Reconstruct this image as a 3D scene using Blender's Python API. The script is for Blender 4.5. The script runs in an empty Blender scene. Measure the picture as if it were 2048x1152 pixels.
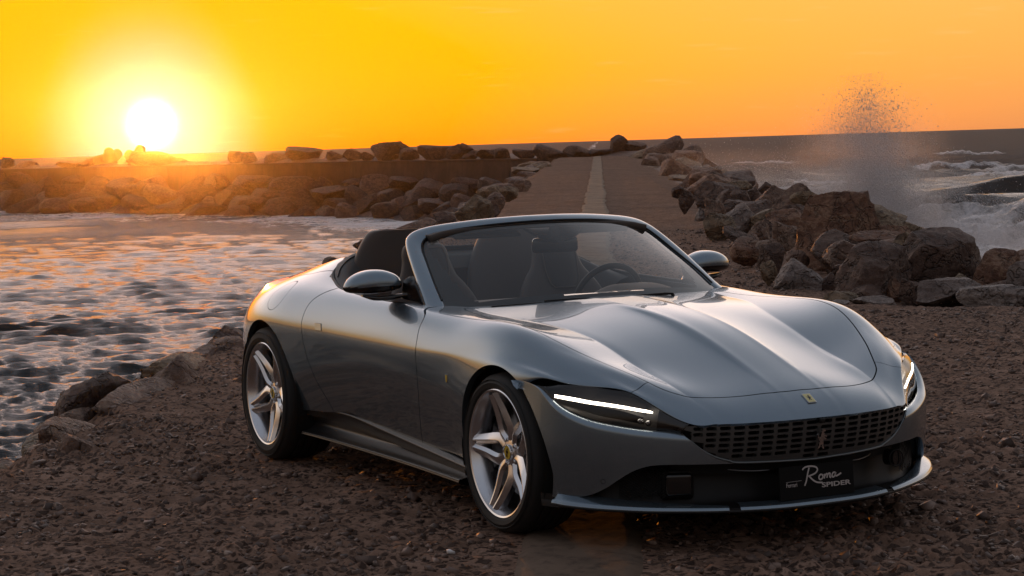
import bpy, bmesh, math, random
import numpy as np
from mathutils import Vector, Matrix
from mathutils import noise as mnoise
# ---------------------------------------------------------------- camera, sky, sun, exposure
sc = bpy.context.scene
COL = sc.collection
CAM_POS = Vector((9.3234, -4.9240, 1.6288))
YAW, PITCH, ROLL, FPX = math.radians(153.0112), math.radians(-3.8421), math.radians(-1.7341), 4304.26
def camera_axes():
    d = Vector((math.cos(YAW)*math.cos(PITCH), math.sin(YAW)*math.cos(PITCH), math.sin(PITCH)))
    r = d.cross(Vector((0, 0, 1))).normalized(); u = r.cross(d)
    c, s = math.cos(ROLL), math.sin(ROLL)
    return c*r+s*u, -s*r+c*u, d
cam = bpy.data.cameras.new('camera'); cam_o = bpy.data.objects.new('camera', cam); COL.objects.link(cam_o)
_r, _u, _d = camera_axes()
cam_o.matrix_world = Matrix(((_r.x, _u.x, -_d.x, CAM_POS.x), (_r.y, _u.y, -_d.y, CAM_POS.y), (_r.z, _u.z, -_d.z, CAM_POS.z), (0, 0, 0, 1)))
cam.sensor_width = 36.0; cam.lens = 36.0*FPX/2048; cam.clip_start = .1; cam.clip_end = 60000
sc.camera = cam_o
SUN_AZ, SUN_EL = math.radians(162.36), math.radians(0.78)
SUN_DIR = Vector((math.cos(SUN_AZ)*math.cos(SUN_EL), math.sin(SUN_AZ)*math.cos(SUN_EL), math.sin(SUN_EL)))
sc.view_settings.view_transform = 'Standard'; sc.view_settings.look = 'None'
sc.view_settings.exposure = 0.2; sc.view_settings.gamma = 1.0; sc.view_settings.use_curve_mapping = False
sc.cycles.max_bounces = 8; sc.cycles.transparent_max_bounces = 16; sc.cycles.use_denoising = True
sc.cycles.volume_bounces = 0; sc.cycles.caustics_reflective = False; sc.cycles.caustics_refractive = False

class NT:
    """small helper to write node trees"""
    def __init__(s, tree): s.t = tree; s.n = tree.nodes; s.l = tree.links
    def node(s, typ, **kw):
        n = s.n.new(typ)
        for k, v in kw.items(): setattr(n, k, v)
        return n
    def val(s, sock, v):
        if isinstance(v, bpy.types.NodeSocket): s.l.new(v, sock)
        elif v is not None: sock.default_value = v
    def math(s, op, a, b=None, c=None, clamp=False):
        n = s.node('ShaderNodeMath', operation=op, use_clamp=clamp); s.val(n.inputs[0], a)
        if b is not None: s.val(n.inputs[1], b)
        if c is not None: s.val(n.inputs[2], c)
        return n.outputs[0]
    def vmath(s, op, a, b=None, out=0):
        n = s.node('ShaderNodeVectorMath', operation=op); s.val(n.inputs[0], a)
        if b is not None: s.val(n.inputs[1], b)
        return n.outputs[out]
    def mix(s, f, a, b, typ='RGBA', blend='MIX'):
        n = s.node('ShaderNodeMix', data_type=typ)
        if typ == 'RGBA': n.blend_type = blend; i = (0, 6, 7); o = 2
        else: i = (0, 2, 3); o = 0
        s.val(n.inputs[i[0]], f); s.val(n.inputs[i[1]], a); s.val(n.inputs[i[2]], b); return n.outputs[o]
    def ramp(s, f, stops, interp='LINEAR'):
        n = s.node('ShaderNodeValToRGB'); cr = n.color_ramp; cr.interpolation = interp
        while len(cr.elements) < len(stops): cr.elements.new(.5)
        for e, (p, c) in zip(cr.elements, stops):
            e.position = p; e.color = (*c, 1) if len(c) == 3 else c
        s.val(n.inputs[0], f); return n.outputs[0]
    def noise(s, vec, scale, detail=4, rough=.55, dim='3D', dist=0, out=0):
        n = s.node('ShaderNodeTexNoise', noise_dimensions=dim); s.val(n.inputs['Vector'], vec)
        n.inputs['Scale'].default_value = scale; n.inputs['Detail'].default_value = detail
        n.inputs['Roughness'].default_value = rough; n.inputs['Distortion'].default_value = dist
        return n.outputs[out]
    def voro(s, vec, scale, feature='F1', out=0, rnd=1.0):
        n = s.node('ShaderNodeTexVoronoi', feature=feature); s.val(n.inputs['Vector'], vec)
        n.inputs['Scale'].default_value = scale; n.inputs['Randomness'].default_value = rnd; return n.outputs[out]
    def bump(s, h, strength=.3, dist=.01, normal=None):
        n = s.node('ShaderNodeBump'); n.inputs['Strength'].default_value = strength; n.inputs['Distance'].default_value = dist
        s.val(n.inputs['Height'], h)
        if normal is not None: s.val(n.inputs['Normal'], normal)
        return n.outputs[0]

# world: low sun over the sea
world = bpy.data.worlds.new('World'); sc.world = world; world.use_nodes = True
def build_world():
    w = NT(world.node_tree); w.n.clear()
    out = w.node('ShaderNodeOutputWorld'); bg = w.node('ShaderNodeBackground'); w.l.new(bg.outputs[0], out.inputs[0])
    dirv = w.vmath('NORMALIZE', w.node('ShaderNodeTexCoord').outputs['Generated'])
    sep = w.node('ShaderNodeSeparateXYZ'); w.l.new(dirv, sep.inputs[0])
    el = w.math('MAXIMUM', sep.outputs[2], 0.0)
    # elevation bands of the clear evening sky
    el_t = w.math('POWER', el, .5)               # sqrt(sin elevation)
    base = w.ramp(el_t, [(0.0, (.62, .25, .095)), (.13, (.66, .29, .09)), (.21, (.71, .335, .08)), (.265, (.73, .365, .08)), (.34, (.88, .65, .49)),
                         (.43, (1.0, .82, .71)), (.54, (.80, .70, .67)), (.68, (.42, .415, .44)), (.84, (.235, .245, .28)), (1.0, (.18, .195, .235))])
    # anti-solar side is dimmer and cooler
    sh = Vector((SUN_DIR.x, SUN_DIR.y, 0)).normalized()
    hz = w.node('ShaderNodeCombineXYZ'); w.l.new(sep.outputs[0], hz.inputs[0]); w.l.new(sep.outputs[1], hz.inputs[1])
    ca = w.vmath('DOT_PRODUCT', w.vmath('NORMALIZE', hz.outputs[0]), tuple(sh), out=1)
    away = w.math('MULTIPLY_ADD', ca, -.5, .5)   # 0 towards the sun, 1 opposite
    anti = w.ramp(el_t, [(0.0, (.065, .054, .056)), (.25, (.105, .084, .084)), (.45, (.165, .142, .146)), (.68, (.20, .198, .22)), (1.0, (.18, .195, .235))])
    mixf = w.ramp(away, [(0.0, (0, 0, 0)), (.06, (.06,)*3), (.30, (.55,)*3), (.6, (.95,)*3), (1.0, (1,)*3)])
    col = w.mix(mixf, base, anti)
    # clear-sky scattering for the same sun
    sk = w.node('ShaderNodeTexSky', sky_type='NISHITA'); sk.sun_disc = False; sk.sun_elevation = SUN_EL; sk.sun_rotation = math.pi/2-SUN_AZ
    ns = w.node('ShaderNodeVectorMath', operation='SCALE'); w.l.new(sk.outputs[0], ns.inputs[0]); ns.inputs['Scale'].default_value = .05; col = w.vmath('ADD', col, ns.outputs[0])
    # aureole round the sun
    cs = w.vmath('DOT_PRODUCT', dirv, tuple(SUN_DIR), out=1)
    ang = w.math('ARCCOSINE', w.math('MINIMUM', cs, .9999999))
    deg = w.math('MULTIPLY', ang, 180/math.pi)
    def glow(width, power=2.0):
        q = w.math('POWER', w.math('DIVIDE', deg, width), power)
        return w.math('EXPONENT', w.math('MULTIPLY', q, -1.0))
    def add(c, g, rgb):
        v = w.node('ShaderNodeVectorMath', operation='SCALE'); v.inputs[0].default_value = rgb; w.l.new(g, v.inputs['Scale'])
        return w.vmath('ADD', c, v.outputs[0])
    col = add(col, glow(14, 2.0), (.03, -.15, -.125))
    col = add(col, glow(6.5, 2.0), (.06, .02, .0))
    col = add(col, glow(3.4, 2.0), (.0, -.13, .0))
    col = add(col, glow(2.05, 2.6), (.05, -.06, .52))
    col = add(col, glow(.50, 3.0), (4., 4., 3.2))
    up = w.math('MULTIPLY', glow(26, 2.0), w.ramp(el, [(.075, (0,)*3), (.17, (1,)*3)])); col = add(col, up, (.55, .47, .50))
    # a few thin wisps of cloud
    wv = w.vmath('MULTIPLY', dirv, (9.0, 9.0, 95.0))
    wn = w.ramp(w.noise(wv, 3.1, 5, .6), [(.60, (0, 0, 0)), (.74, (1, 1, 1))])
    col = w.mix(w.math('MULTIPLY', wn, .10), col, (1.0, .72, .40, 1))
    col = w.vmath('MAXIMUM', col, (0, 0, 0))
    w.l.new(col, bg.inputs[0]); bg.inputs[1].default_value = 1.0
build_world()
sun = bpy.data.lights.new('sun', 'SUN'); sun_o = bpy.data.objects.new('sun', sun); COL.objects.link(sun_o)
sun.energy = .75; sun.angle = math.radians(.53); sun.color = (1.0, .31, .035)
sun_o.rotation_euler = (-SUN_DIR).to_track_quat('-Z', 'Y').to_euler()

# ---------------------------------------------------------------- helpers
def tag(o, label=None, cat=None, group=None, kind=None):
    if label: o['label'] = label
    if cat: o['category'] = cat
    if group: o['group'] = group
    if kind: o['kind'] = kind
    return o
def empty(name, loc=(0, 0, 0), rz=0.0):
    o = bpy.data.objects.new(name, None); COL.objects.link(o); o.location = loc; o.rotation_euler[2] = rz; o.empty_display_size = .1
    return o
def make_obj(name, verts, faces, mat, parent=None, smooth=True, normals=None, sharp=None):
    me = bpy.data.meshes.new(name)
    if isinstance(faces, np.ndarray):
        verts = np.asarray(verts, np.float32); n, k = faces.shape
        me.vertices.add(len(verts)); me.vertices.foreach_set('co', verts.ravel())
        me.loops.add(n*k); me.loops.foreach_set('vertex_index', faces.astype(np.int32).ravel())
        me.polygons.add(n); me.polygons.foreach_set('loop_start', np.arange(0, n*k, k, dtype=np.int32))
        me.update(calc_edges=True)
    else:
        me.from_pydata([tuple(map(float, v)) for v in verts], [], [tuple(int(i) for i in f) for f in faces]); me.update()
    me.validate()
    if smooth: me.shade_smooth()
    if sharp is not None: me.set_sharp_from_angle(angle=math.radians(sharp))
    if normals is not None: me.normals_split_custom_set_from_vertices(np.asarray(normals, np.float32))
    if mat: me.materials.append(mat)
    o = bpy.data.objects.new(name, me); COL.objects.link(o)
    if parent: o.parent = parent
    return o
def from_bm(name, bm, mat, parent=None, smooth=False, sharp=None):
    me = bpy.data.meshes.new(name); bmesh.ops.recalc_face_normals(bm, faces=bm.faces); bm.to_mesh(me); bm.free()
    if smooth: me.shade_smooth()
    if sharp is not None: me.shade_smooth(); me.set_sharp_from_angle(angle=math.radians(sharp))
    if mat: me.materials.append(mat)
    o = bpy.data.objects.new(name, me); COL.objects.link(o)
    if parent: o.parent = parent
    return o
def copy_obj(o, parent=None):
    c = o.copy(); COL.objects.link(c); c.parent = parent; return c
def grid_faces(n, m, closeu=False, closev=False):
    i = np.arange(n if closeu else n-1)[:, None]; j = np.arange(m if closev else m-1)[None, :]
    i2 = (i+1) % n; j2 = (j+1) % m
    return np.stack([(i*m+j), (i2*m+j), (i2*m+j2), (i*m+j2)], -1).reshape(-1, 4)
def catmull(pts, n, closed=False):
    P = np.asarray(pts, float)
    if closed: P = np.concatenate([P[-1:], P, P[:2]])
    else: P = np.concatenate([2*P[:1]-P[1:2], P, 2*P[-1:]-P[-2:-1]])
    k = len(P)-3; t = np.linspace(0, k, n, endpoint=not closed); i = np.minimum(t.astype(int), k-1); f = (t-i)[:, None]
    a, b, c, d = P[i], P[i+1], P[i+2], P[i+3]
    return .5*((2*b)+(-a+c)*f+(2*a-5*b+4*c-d)*f*f+(-a+3*b-3*c+d)*f**3)
def sweep(path, prof, up=(0, 0, 1), closed=False, scale=None, caps=True):
    """sweep a closed 2-D profile (a: sideways, b: up) along a path; returns verts, faces"""
    P = np.asarray(path, float); n = len(P)
    T = np.gradient(P, axis=0) if not closed else (np.roll(P, -1, 0)-np.roll(P, 1, 0))
    T /= np.linalg.norm(T, axis=1, keepdims=True)
    U = np.broadcast_to(np.asarray(up, float), P.shape); A = np.cross(T, U); A /= np.linalg.norm(A, axis=1, keepdims=True)+1e-9
    B = np.cross(A, T); prof = np.asarray(prof, float); m = len(prof)
    s = np.ones((n, 1)) if scale is None else np.asarray(scale, float).reshape(n, -1)
    V = P[:, None]+A[:, None]*(prof[None, :, :1]*s[:, None, :1])+B[:, None]*(prof[None, :, 1:]*s[:, None, -1:])
    F = [tuple(f) for f in grid_faces(n, m, closed, True)]
    if caps and not closed: F += [tuple(range(m))[::-1], tuple((n-1)*m+i for i in range(m))]
    return V.reshape(-1, 3), F
def circle_prof(r, m=10, sy=1.0):
    t = np.arange(m)*2*np.pi/m; return np.stack([np.cos(t)*r, np.sin(t)*r*sy], -1)
def rrect(w, h, r, seg=3):
    out = []
    for cx, cy, a0 in ((w/2-r, h/2-r, 0), (-w/2+r, h/2-r, 90), (-w/2+r, -h/2+r, 180), (w/2-r, -h/2+r, 270)):
        for k in range(seg+1):
            a = math.radians(a0+90*k/seg); out.append((cx+r*math.cos(a), cy+r*math.sin(a)))
    return np.array(out)
def box_bm(bm, c, s, rot=None):
    M = Matrix.Translation(c) @ (rot.to_4x4() if rot else Matrix()) @ Matrix.Diagonal((*s, 1))
    return bmesh.ops.create_cube(bm, size=1, matrix=M)
def rbox(name, c, s, r, mat, parent, rot=None, seg=3):
    bm = bmesh.new(); box_bm(bm, (0, 0, 0), s)
    bmesh.ops.bevel(bm, geom=bm.edges[:], offset=r, segments=seg, affect='EDGES', profile=.6)
    bm.transform(Matrix.Translation(c) @ (rot.to_4x4() if rot else Matrix()))
    return from_bm(name, bm, mat, parent, smooth=True, sharp=50)

def mat(name, col=(.5, .5, .5), rough=.5, metal=0.0, coat=0.0, coat_r=.03, spec=.5, emit=None, es=0.0, sheen=0.0):
    m = bpy.data.materials.new(name); m.use_nodes = True; b = m.node_tree.nodes['Principled BSDF']
    b.inputs['Base Color'].default_value = (*col, 1); b.inputs['Roughness'].default_value = rough; b.inputs['Metallic'].default_value = metal
    b.inputs['Coat Weight'].default_value = coat; b.inputs['Coat Roughness'].default_value = coat_r; b.inputs['Specular IOR Level'].default_value = spec
    b.inputs['Sheen Weight'].default_value = sheen
    if emit: b.inputs['Emission Color'].default_value = (*emit, 1); b.inputs['Emission Strength'].default_value = es
    return m
def glass_mat(name, tint=(.8, .85, .85), refl=1.0, ior=1.5, rough=.02, haze=None):
    """thin clear pane: transparent film with a fresnel reflection"""
    m = bpy.data.materials.new(name); m.use_nodes = True; t = NT(m.node_tree); t.n.clear()
    o = t.node('ShaderNodeOutputMaterial'); tr = t.node('ShaderNodeBsdfTransparent'); tr.inputs[0].default_value = (*tint, 1)
    gl = t.node('ShaderNodeBsdfGlossy'); gl.inputs['Roughness'].default_value = rough; gl.inputs[0].default_value = (refl,)*3+(1,)
    lw = t.node('ShaderNodeLayerWeight'); lw.inputs[0].default_value = .5; f0 = ((ior-1)/(ior+1))**2*1.6
    sch = t.math('MULTIPLY_ADD', t.math('POWER', lw.outputs['Facing'], 5.0), 1-f0, f0)
    under = tr.outputs[0]
    if haze:
        df = t.node('ShaderNodeBsdfDiffuse'); df.inputs[0].default_value = (*haze[1], 1)
        mh = t.node('ShaderNodeMixShader'); mh.inputs[0].default_value = haze[0]; t.l.new(tr.outputs[0], mh.inputs[1]); t.l.new(df.outputs[0], mh.inputs[2]); under = mh.outputs[0]
    mx = t.node('ShaderNodeMixShader'); t.l.new(sch, mx.inputs[0]); t.l.new(under, mx.inputs[1]); t.l.new(gl.outputs[0], mx.inputs[2])
    t.l.new(mx.outputs[0], o.inputs[0]); return m
ROCKS = [
 ('a',(-35.074, 22.296, 0.338, 0.409, 0.308, 0.322),3,'small dark boulder farthest along the right edge of the road','boulders piled right of the road'),
 ('a',(-28.172, 18.219, 0.314, 0.334, 0.287, 0.485),3,'upright dark boulder at the right road edge beside the mist','boulders piled right of the road'),
 ('a',(-24.61, 16.335, 0.211, 0.228, 0.172, 0.262),5,'small pale pink stone at the right road edge','boulders piled right of the road'),
 ('a',(-24.503, 16.577, 0.261, 0.433, 0.327, 0.523),0,'pointed dark brown boulder behind the small pale pink stone','boulders piled right of the road'),
 ('r',(-19.419, 13.422, 0.202, 0.525, 0.396, 0.503),4,'olive brown boulder at the road edge above the far door mirror','boulders piled right of the road'),
 ('a',(-36.893, 25.15, 0.19, 0.745, 0.562, 0.663),4,'tan angular boulder highest at the misty end of the right pile','boulders piled right of the road'),
 ('a',(-37.056, 24.764, 0.098, 0.358, 0.27, 0.303),0,'small brown boulder just left of the tan angular one','boulders piled right of the road'),
 ('a',(-30.974, 21.335, 0.169, 0.52, 0.393, 0.562),3,'dark triangular boulder in front of the tan angular one','boulders piled right of the road'),
 ('r',(-32.451, 22.667, 0.158, 0.339, 0.346, 0.585),3,'dark boulder between the tan angular one and the big pale-topped one','boulders piled right of the road'),
 ('a',(-33.954, 24.022, 0.324, 0.352, 0.266, 0.412),3,'small dark block standing up behind the big rounded boulder','boulders piled right of the road'),
 ('r',(-27.311, 19.828, 0.2, 1.132, 0.855, 0.848),0,'big rounded brown boulder with pale top on the skyline of the right pile','boulders piled right of the road'),
 ('a',(-25.256, 19.109, 0.341, 0.592, 0.447, 0.419),4,'cracked tan-edged boulder beside the largest rust boulder','boulders piled right of the road'),
 ('r',(-21.767, 15.343, 0.177, 0.601, 0.454, 0.624),2,'long grey-mauve boulder lying behind the olive brown one','boulders piled right of the road'),
 ('r',(-21.536, 15.656, 0.18, 0.491, 0.371, 0.408),4,'rounded tan-brown boulder right of the long grey-mauve one','boulders piled right of the road'),
 ('r',(-21.265, 16.056, 0.199, 0.491, 0.371, 0.357),0,'brown boulder in the shadow left of the largest rust boulder','boulders piled right of the road'),
 ('s',(-16.741, 12.003, 0.227, 0.42, 0.317, 0.256),3,'dark flat boulder at the road edge below the olive brown one','boulders piled right of the road'),
 ('r',(-17.393, 12.813, 0.145, 0.364, 0.28, 0.474),0,'round brown boulder in the middle of the right pile','boulders piled right of the road'),
 ('a',(-18.164, 13.484, 0.154, 0.438, 0.331, 0.409),3,'dark notched boulder leaning on the round brown one','boulders piled right of the road'),
 ('a',(-16.344, 12.639, 0.11, 0.537, 0.406, 0.598),0,'brown boulder with a pale sunlit ridge left of the largest rust boulder','boulders piled right of the road'),
 ('s',(-15.021, 10.989, 0.201, 0.448, 0.338, 0.24),0,'low brown slab at the right road edge','boulders piled right of the road'),
 ('s',(-13.325, 9.925, 0.166, 0.439, 0.331, 0.335),1,'wedge shaped rust boulder at the road edge behind the far mirror','boulders piled right of the road'),
 ('r',(-13.998, 10.682, 0.174, 0.326, 0.246, 0.241),0,'brown stone between the wedge boulder and the darkest one','boulders piled right of the road'),
 ('a',(-11.476, 9.055, 0.155, 0.325, 0.285, 0.482),3,'darkest upright boulder in the right pile','boulders piled right of the road'),
 ('r',(-10.232, 8.173, 0.133, 0.191, 0.172, 0.291),4,'small tan stone at the foot of the darkest boulder','boulders piled right of the road'),
 ('r',(-9.713, 8.175, 0.064, 0.573, 0.433, 0.515),2,'grey boulder with a ridged pale top nearest the far wing of the car','boulders piled right of the road'),
 ('a',(-12.133, 9.863, 0.129, 0.31, 0.234, 0.242),0,'dim brown stone behind the grey ridged boulder','boulders piled right of the road'),
 ('a',(-12.788, 10.939, 0.21, 1.141, 0.861, 1.413),1,'largest rust-brown boulder with a steep veined face in the right pile','boulders piled right of the road'),
 ('r',(-14.077, 12.483, 0.395, 0.888, 0.67, 0.599),4,'tan capped boulder sloping down behind the largest rust boulder','boulders piled right of the road'),
 ('r',(-14.515, 13.386, 0.258, 0.317, 0.239, 0.289),4,'small tan boulder on the skyline right of the tan capped one','boulders piled right of the road'),
 ('s',(-11.636, 10.69, 0.298, 0.732, 0.553, 0.322),1,'crumbling red-brown ledge under the tan capped boulder','boulders piled right of the road'),
 ('r',(-10.168, 9.347, 0.159, 0.845, 0.638, 0.595),0,'large rounded mauve-brown boulder below the red-brown ledge','boulders piled right of the road'),
 ('s',(-8.917, 8.446, 0.065, 0.622, 0.469, 0.442),3,'dark flat-topped slab in front of the rounded mauve-brown boulder','boulders piled right of the road'),
 ('a',(-9.466, 8.438, -0.011, 0.299, 0.226, 0.348),3,'dark block between the grey ridged boulder and the flat-topped slab','boulders piled right of the road'),
 ('r',(-8.309, 8.034, -0.011, 0.437, 0.33, 0.248),3,'low dark boulder under the flat-topped slab','boulders piled right of the road'),
 ('r',(-8.187, 7.667, -0.028, 0.361, 0.273, 0.2),4,'small olive boulder at the ground edge behind the far wing','boulders piled right of the road'),
 ('r',(-7.763, 7.341, -0.017, 0.176, 0.133, 0.087),5,'pale flat stone at the ground edge behind the far wing','boulders piled right of the road'),
 ('s',(-7.773, 7.745, -0.026, 0.425, 0.321, 0.124),2,'flat grey stone lying at the foot of the right pile','boulders piled right of the road'),
 ('a',(-10.219, 9.955, 0.177, 0.332, 0.394, 0.666),4,'craggy olive stack between the ledge and the big right block','boulders piled right of the road'),
 ('a',(-9.533, 9.948, 0.046, 1.167, 0.881, 1.0),1,'big rust block with a straight sloping top at the right of the pile','boulders piled right of the road'),
 ('r',(-8.272, 8.366, 0.009, 0.274, 0.207, 0.341),1,'upright rust boulder at the foot of the craggy stack','boulders piled right of the road'),
 ('a',(-7.919, 8.338, 0.018, 0.282, 0.213, 0.314),3,'dark jagged boulder left of the ribbed grey one','boulders piled right of the road'),
 ('a',(-7.623, 8.517, -0.011, 0.699, 0.527, 0.385),2,'ribbed grey-brown boulder at the foot of the big rust block','boulders piled right of the road'),
 ('s',(-7.177, 8.786, -0.019, 0.831, 0.627, 0.286),5,'pale wet slab at the right edge of the picture','boulders piled right of the road'),
 ('a',(-8.123, 9.601, 0.089, 0.551, 0.416, 0.63),1,'mottled rust boulder leaning against the big rust block','boulders piled right of the road'),
 ('a',(-7.478, 9.397, 0.103, 0.417, 0.315, 0.409),2,'grey boulder cut by the right edge of the picture above the pale slab','boulders piled right of the road'),
 ('a',(-7.778, 8.806, 0.122, 0.166, 0.125, 0.158),4,'small knob of tan rock above the ribbed grey boulder','boulders piled right of the road'),
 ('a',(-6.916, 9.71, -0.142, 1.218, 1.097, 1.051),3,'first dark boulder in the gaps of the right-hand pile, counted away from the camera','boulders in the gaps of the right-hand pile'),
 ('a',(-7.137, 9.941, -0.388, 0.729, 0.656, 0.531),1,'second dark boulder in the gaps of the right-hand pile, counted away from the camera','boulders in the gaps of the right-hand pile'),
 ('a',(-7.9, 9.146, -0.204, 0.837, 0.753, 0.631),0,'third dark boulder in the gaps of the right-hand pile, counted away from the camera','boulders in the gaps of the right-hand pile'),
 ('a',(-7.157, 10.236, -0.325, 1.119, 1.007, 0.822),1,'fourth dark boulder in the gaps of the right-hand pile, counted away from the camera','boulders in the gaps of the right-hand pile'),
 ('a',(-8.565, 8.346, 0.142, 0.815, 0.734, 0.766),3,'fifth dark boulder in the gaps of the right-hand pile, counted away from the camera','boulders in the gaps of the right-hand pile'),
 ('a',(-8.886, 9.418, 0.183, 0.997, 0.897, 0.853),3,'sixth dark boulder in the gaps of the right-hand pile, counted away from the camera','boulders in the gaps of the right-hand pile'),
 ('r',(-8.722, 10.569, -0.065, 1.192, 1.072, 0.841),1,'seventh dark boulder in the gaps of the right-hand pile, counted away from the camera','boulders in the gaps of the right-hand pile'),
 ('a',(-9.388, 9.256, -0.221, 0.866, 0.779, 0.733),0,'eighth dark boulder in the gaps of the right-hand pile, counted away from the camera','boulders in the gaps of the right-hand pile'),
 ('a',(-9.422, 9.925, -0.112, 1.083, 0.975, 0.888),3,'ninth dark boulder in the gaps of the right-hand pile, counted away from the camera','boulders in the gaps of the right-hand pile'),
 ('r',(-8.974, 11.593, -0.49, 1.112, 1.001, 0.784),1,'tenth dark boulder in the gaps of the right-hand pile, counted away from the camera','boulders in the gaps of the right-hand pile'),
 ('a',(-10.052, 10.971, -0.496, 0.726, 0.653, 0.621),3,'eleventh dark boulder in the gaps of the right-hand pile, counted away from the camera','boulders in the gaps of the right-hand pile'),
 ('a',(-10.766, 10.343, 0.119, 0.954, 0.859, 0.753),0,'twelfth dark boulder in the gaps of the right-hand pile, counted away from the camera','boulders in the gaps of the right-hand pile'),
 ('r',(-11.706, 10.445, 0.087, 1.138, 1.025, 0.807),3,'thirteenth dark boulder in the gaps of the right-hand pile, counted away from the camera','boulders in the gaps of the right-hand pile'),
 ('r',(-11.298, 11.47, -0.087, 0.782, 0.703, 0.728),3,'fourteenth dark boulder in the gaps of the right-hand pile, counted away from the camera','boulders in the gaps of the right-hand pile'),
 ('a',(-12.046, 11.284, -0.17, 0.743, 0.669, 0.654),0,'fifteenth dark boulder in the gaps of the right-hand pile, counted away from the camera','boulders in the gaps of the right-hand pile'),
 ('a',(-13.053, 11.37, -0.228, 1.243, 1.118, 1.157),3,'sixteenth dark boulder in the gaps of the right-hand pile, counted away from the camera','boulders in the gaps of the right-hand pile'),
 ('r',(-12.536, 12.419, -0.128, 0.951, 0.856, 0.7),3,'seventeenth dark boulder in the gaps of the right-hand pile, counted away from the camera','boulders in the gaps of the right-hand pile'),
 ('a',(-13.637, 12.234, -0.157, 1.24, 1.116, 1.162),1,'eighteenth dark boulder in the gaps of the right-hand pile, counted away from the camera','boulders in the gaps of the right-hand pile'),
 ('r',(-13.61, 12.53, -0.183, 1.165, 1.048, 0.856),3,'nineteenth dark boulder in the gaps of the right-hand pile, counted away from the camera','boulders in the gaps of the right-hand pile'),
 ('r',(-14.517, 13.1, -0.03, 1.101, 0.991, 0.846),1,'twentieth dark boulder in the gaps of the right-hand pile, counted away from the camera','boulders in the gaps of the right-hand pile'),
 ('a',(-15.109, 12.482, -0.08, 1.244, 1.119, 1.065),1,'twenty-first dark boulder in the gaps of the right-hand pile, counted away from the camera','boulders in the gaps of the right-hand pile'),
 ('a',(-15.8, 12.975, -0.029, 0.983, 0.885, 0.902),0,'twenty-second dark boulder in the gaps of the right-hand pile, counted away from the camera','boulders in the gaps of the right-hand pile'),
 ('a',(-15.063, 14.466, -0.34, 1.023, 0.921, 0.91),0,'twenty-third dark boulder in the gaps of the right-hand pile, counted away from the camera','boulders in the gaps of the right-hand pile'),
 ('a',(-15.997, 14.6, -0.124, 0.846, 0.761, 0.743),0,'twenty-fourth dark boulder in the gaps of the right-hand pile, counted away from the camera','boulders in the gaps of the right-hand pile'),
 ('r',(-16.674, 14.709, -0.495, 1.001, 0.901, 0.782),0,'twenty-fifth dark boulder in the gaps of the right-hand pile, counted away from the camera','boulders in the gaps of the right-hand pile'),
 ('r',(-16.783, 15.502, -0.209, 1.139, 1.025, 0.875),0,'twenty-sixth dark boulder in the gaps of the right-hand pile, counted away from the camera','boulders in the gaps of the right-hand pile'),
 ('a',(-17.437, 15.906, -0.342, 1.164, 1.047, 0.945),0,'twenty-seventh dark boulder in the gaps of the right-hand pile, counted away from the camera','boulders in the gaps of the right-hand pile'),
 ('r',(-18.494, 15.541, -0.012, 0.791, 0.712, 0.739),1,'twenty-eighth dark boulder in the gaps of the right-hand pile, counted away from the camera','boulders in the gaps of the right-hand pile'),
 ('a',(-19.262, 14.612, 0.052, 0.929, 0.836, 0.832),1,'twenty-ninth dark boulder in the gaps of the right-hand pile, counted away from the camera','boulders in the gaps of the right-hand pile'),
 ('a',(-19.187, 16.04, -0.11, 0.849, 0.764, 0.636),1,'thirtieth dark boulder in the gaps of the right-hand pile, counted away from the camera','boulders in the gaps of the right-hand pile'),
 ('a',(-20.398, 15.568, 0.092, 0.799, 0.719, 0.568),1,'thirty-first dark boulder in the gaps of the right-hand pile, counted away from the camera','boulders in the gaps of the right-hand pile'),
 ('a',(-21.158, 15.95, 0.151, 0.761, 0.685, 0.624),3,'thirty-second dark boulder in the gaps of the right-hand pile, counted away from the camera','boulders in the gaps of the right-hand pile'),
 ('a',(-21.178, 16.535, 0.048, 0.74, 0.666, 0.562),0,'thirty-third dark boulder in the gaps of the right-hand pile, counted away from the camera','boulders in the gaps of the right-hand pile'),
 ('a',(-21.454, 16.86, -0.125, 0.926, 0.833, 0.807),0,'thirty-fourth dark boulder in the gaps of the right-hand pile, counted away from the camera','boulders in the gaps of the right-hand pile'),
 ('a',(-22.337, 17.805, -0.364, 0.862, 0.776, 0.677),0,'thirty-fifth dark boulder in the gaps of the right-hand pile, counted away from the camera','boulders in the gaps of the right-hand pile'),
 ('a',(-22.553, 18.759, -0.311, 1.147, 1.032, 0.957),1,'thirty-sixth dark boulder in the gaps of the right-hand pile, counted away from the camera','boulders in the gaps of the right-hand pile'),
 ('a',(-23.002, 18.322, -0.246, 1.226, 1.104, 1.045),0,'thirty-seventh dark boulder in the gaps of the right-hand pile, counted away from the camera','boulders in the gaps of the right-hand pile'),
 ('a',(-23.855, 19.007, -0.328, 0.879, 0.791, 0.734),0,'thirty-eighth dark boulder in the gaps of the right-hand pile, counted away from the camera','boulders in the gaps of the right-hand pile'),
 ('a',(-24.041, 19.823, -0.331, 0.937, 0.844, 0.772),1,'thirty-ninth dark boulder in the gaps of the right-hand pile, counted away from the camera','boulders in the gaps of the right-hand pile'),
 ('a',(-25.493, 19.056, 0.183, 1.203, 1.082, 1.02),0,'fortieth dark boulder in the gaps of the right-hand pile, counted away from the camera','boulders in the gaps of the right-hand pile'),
 ('r',(-25.796, 19.338, -0.106, 1.241, 1.117, 1.157),3,'forty-first dark boulder in the gaps of the right-hand pile, counted away from the camera','boulders in the gaps of the right-hand pile'),
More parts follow.
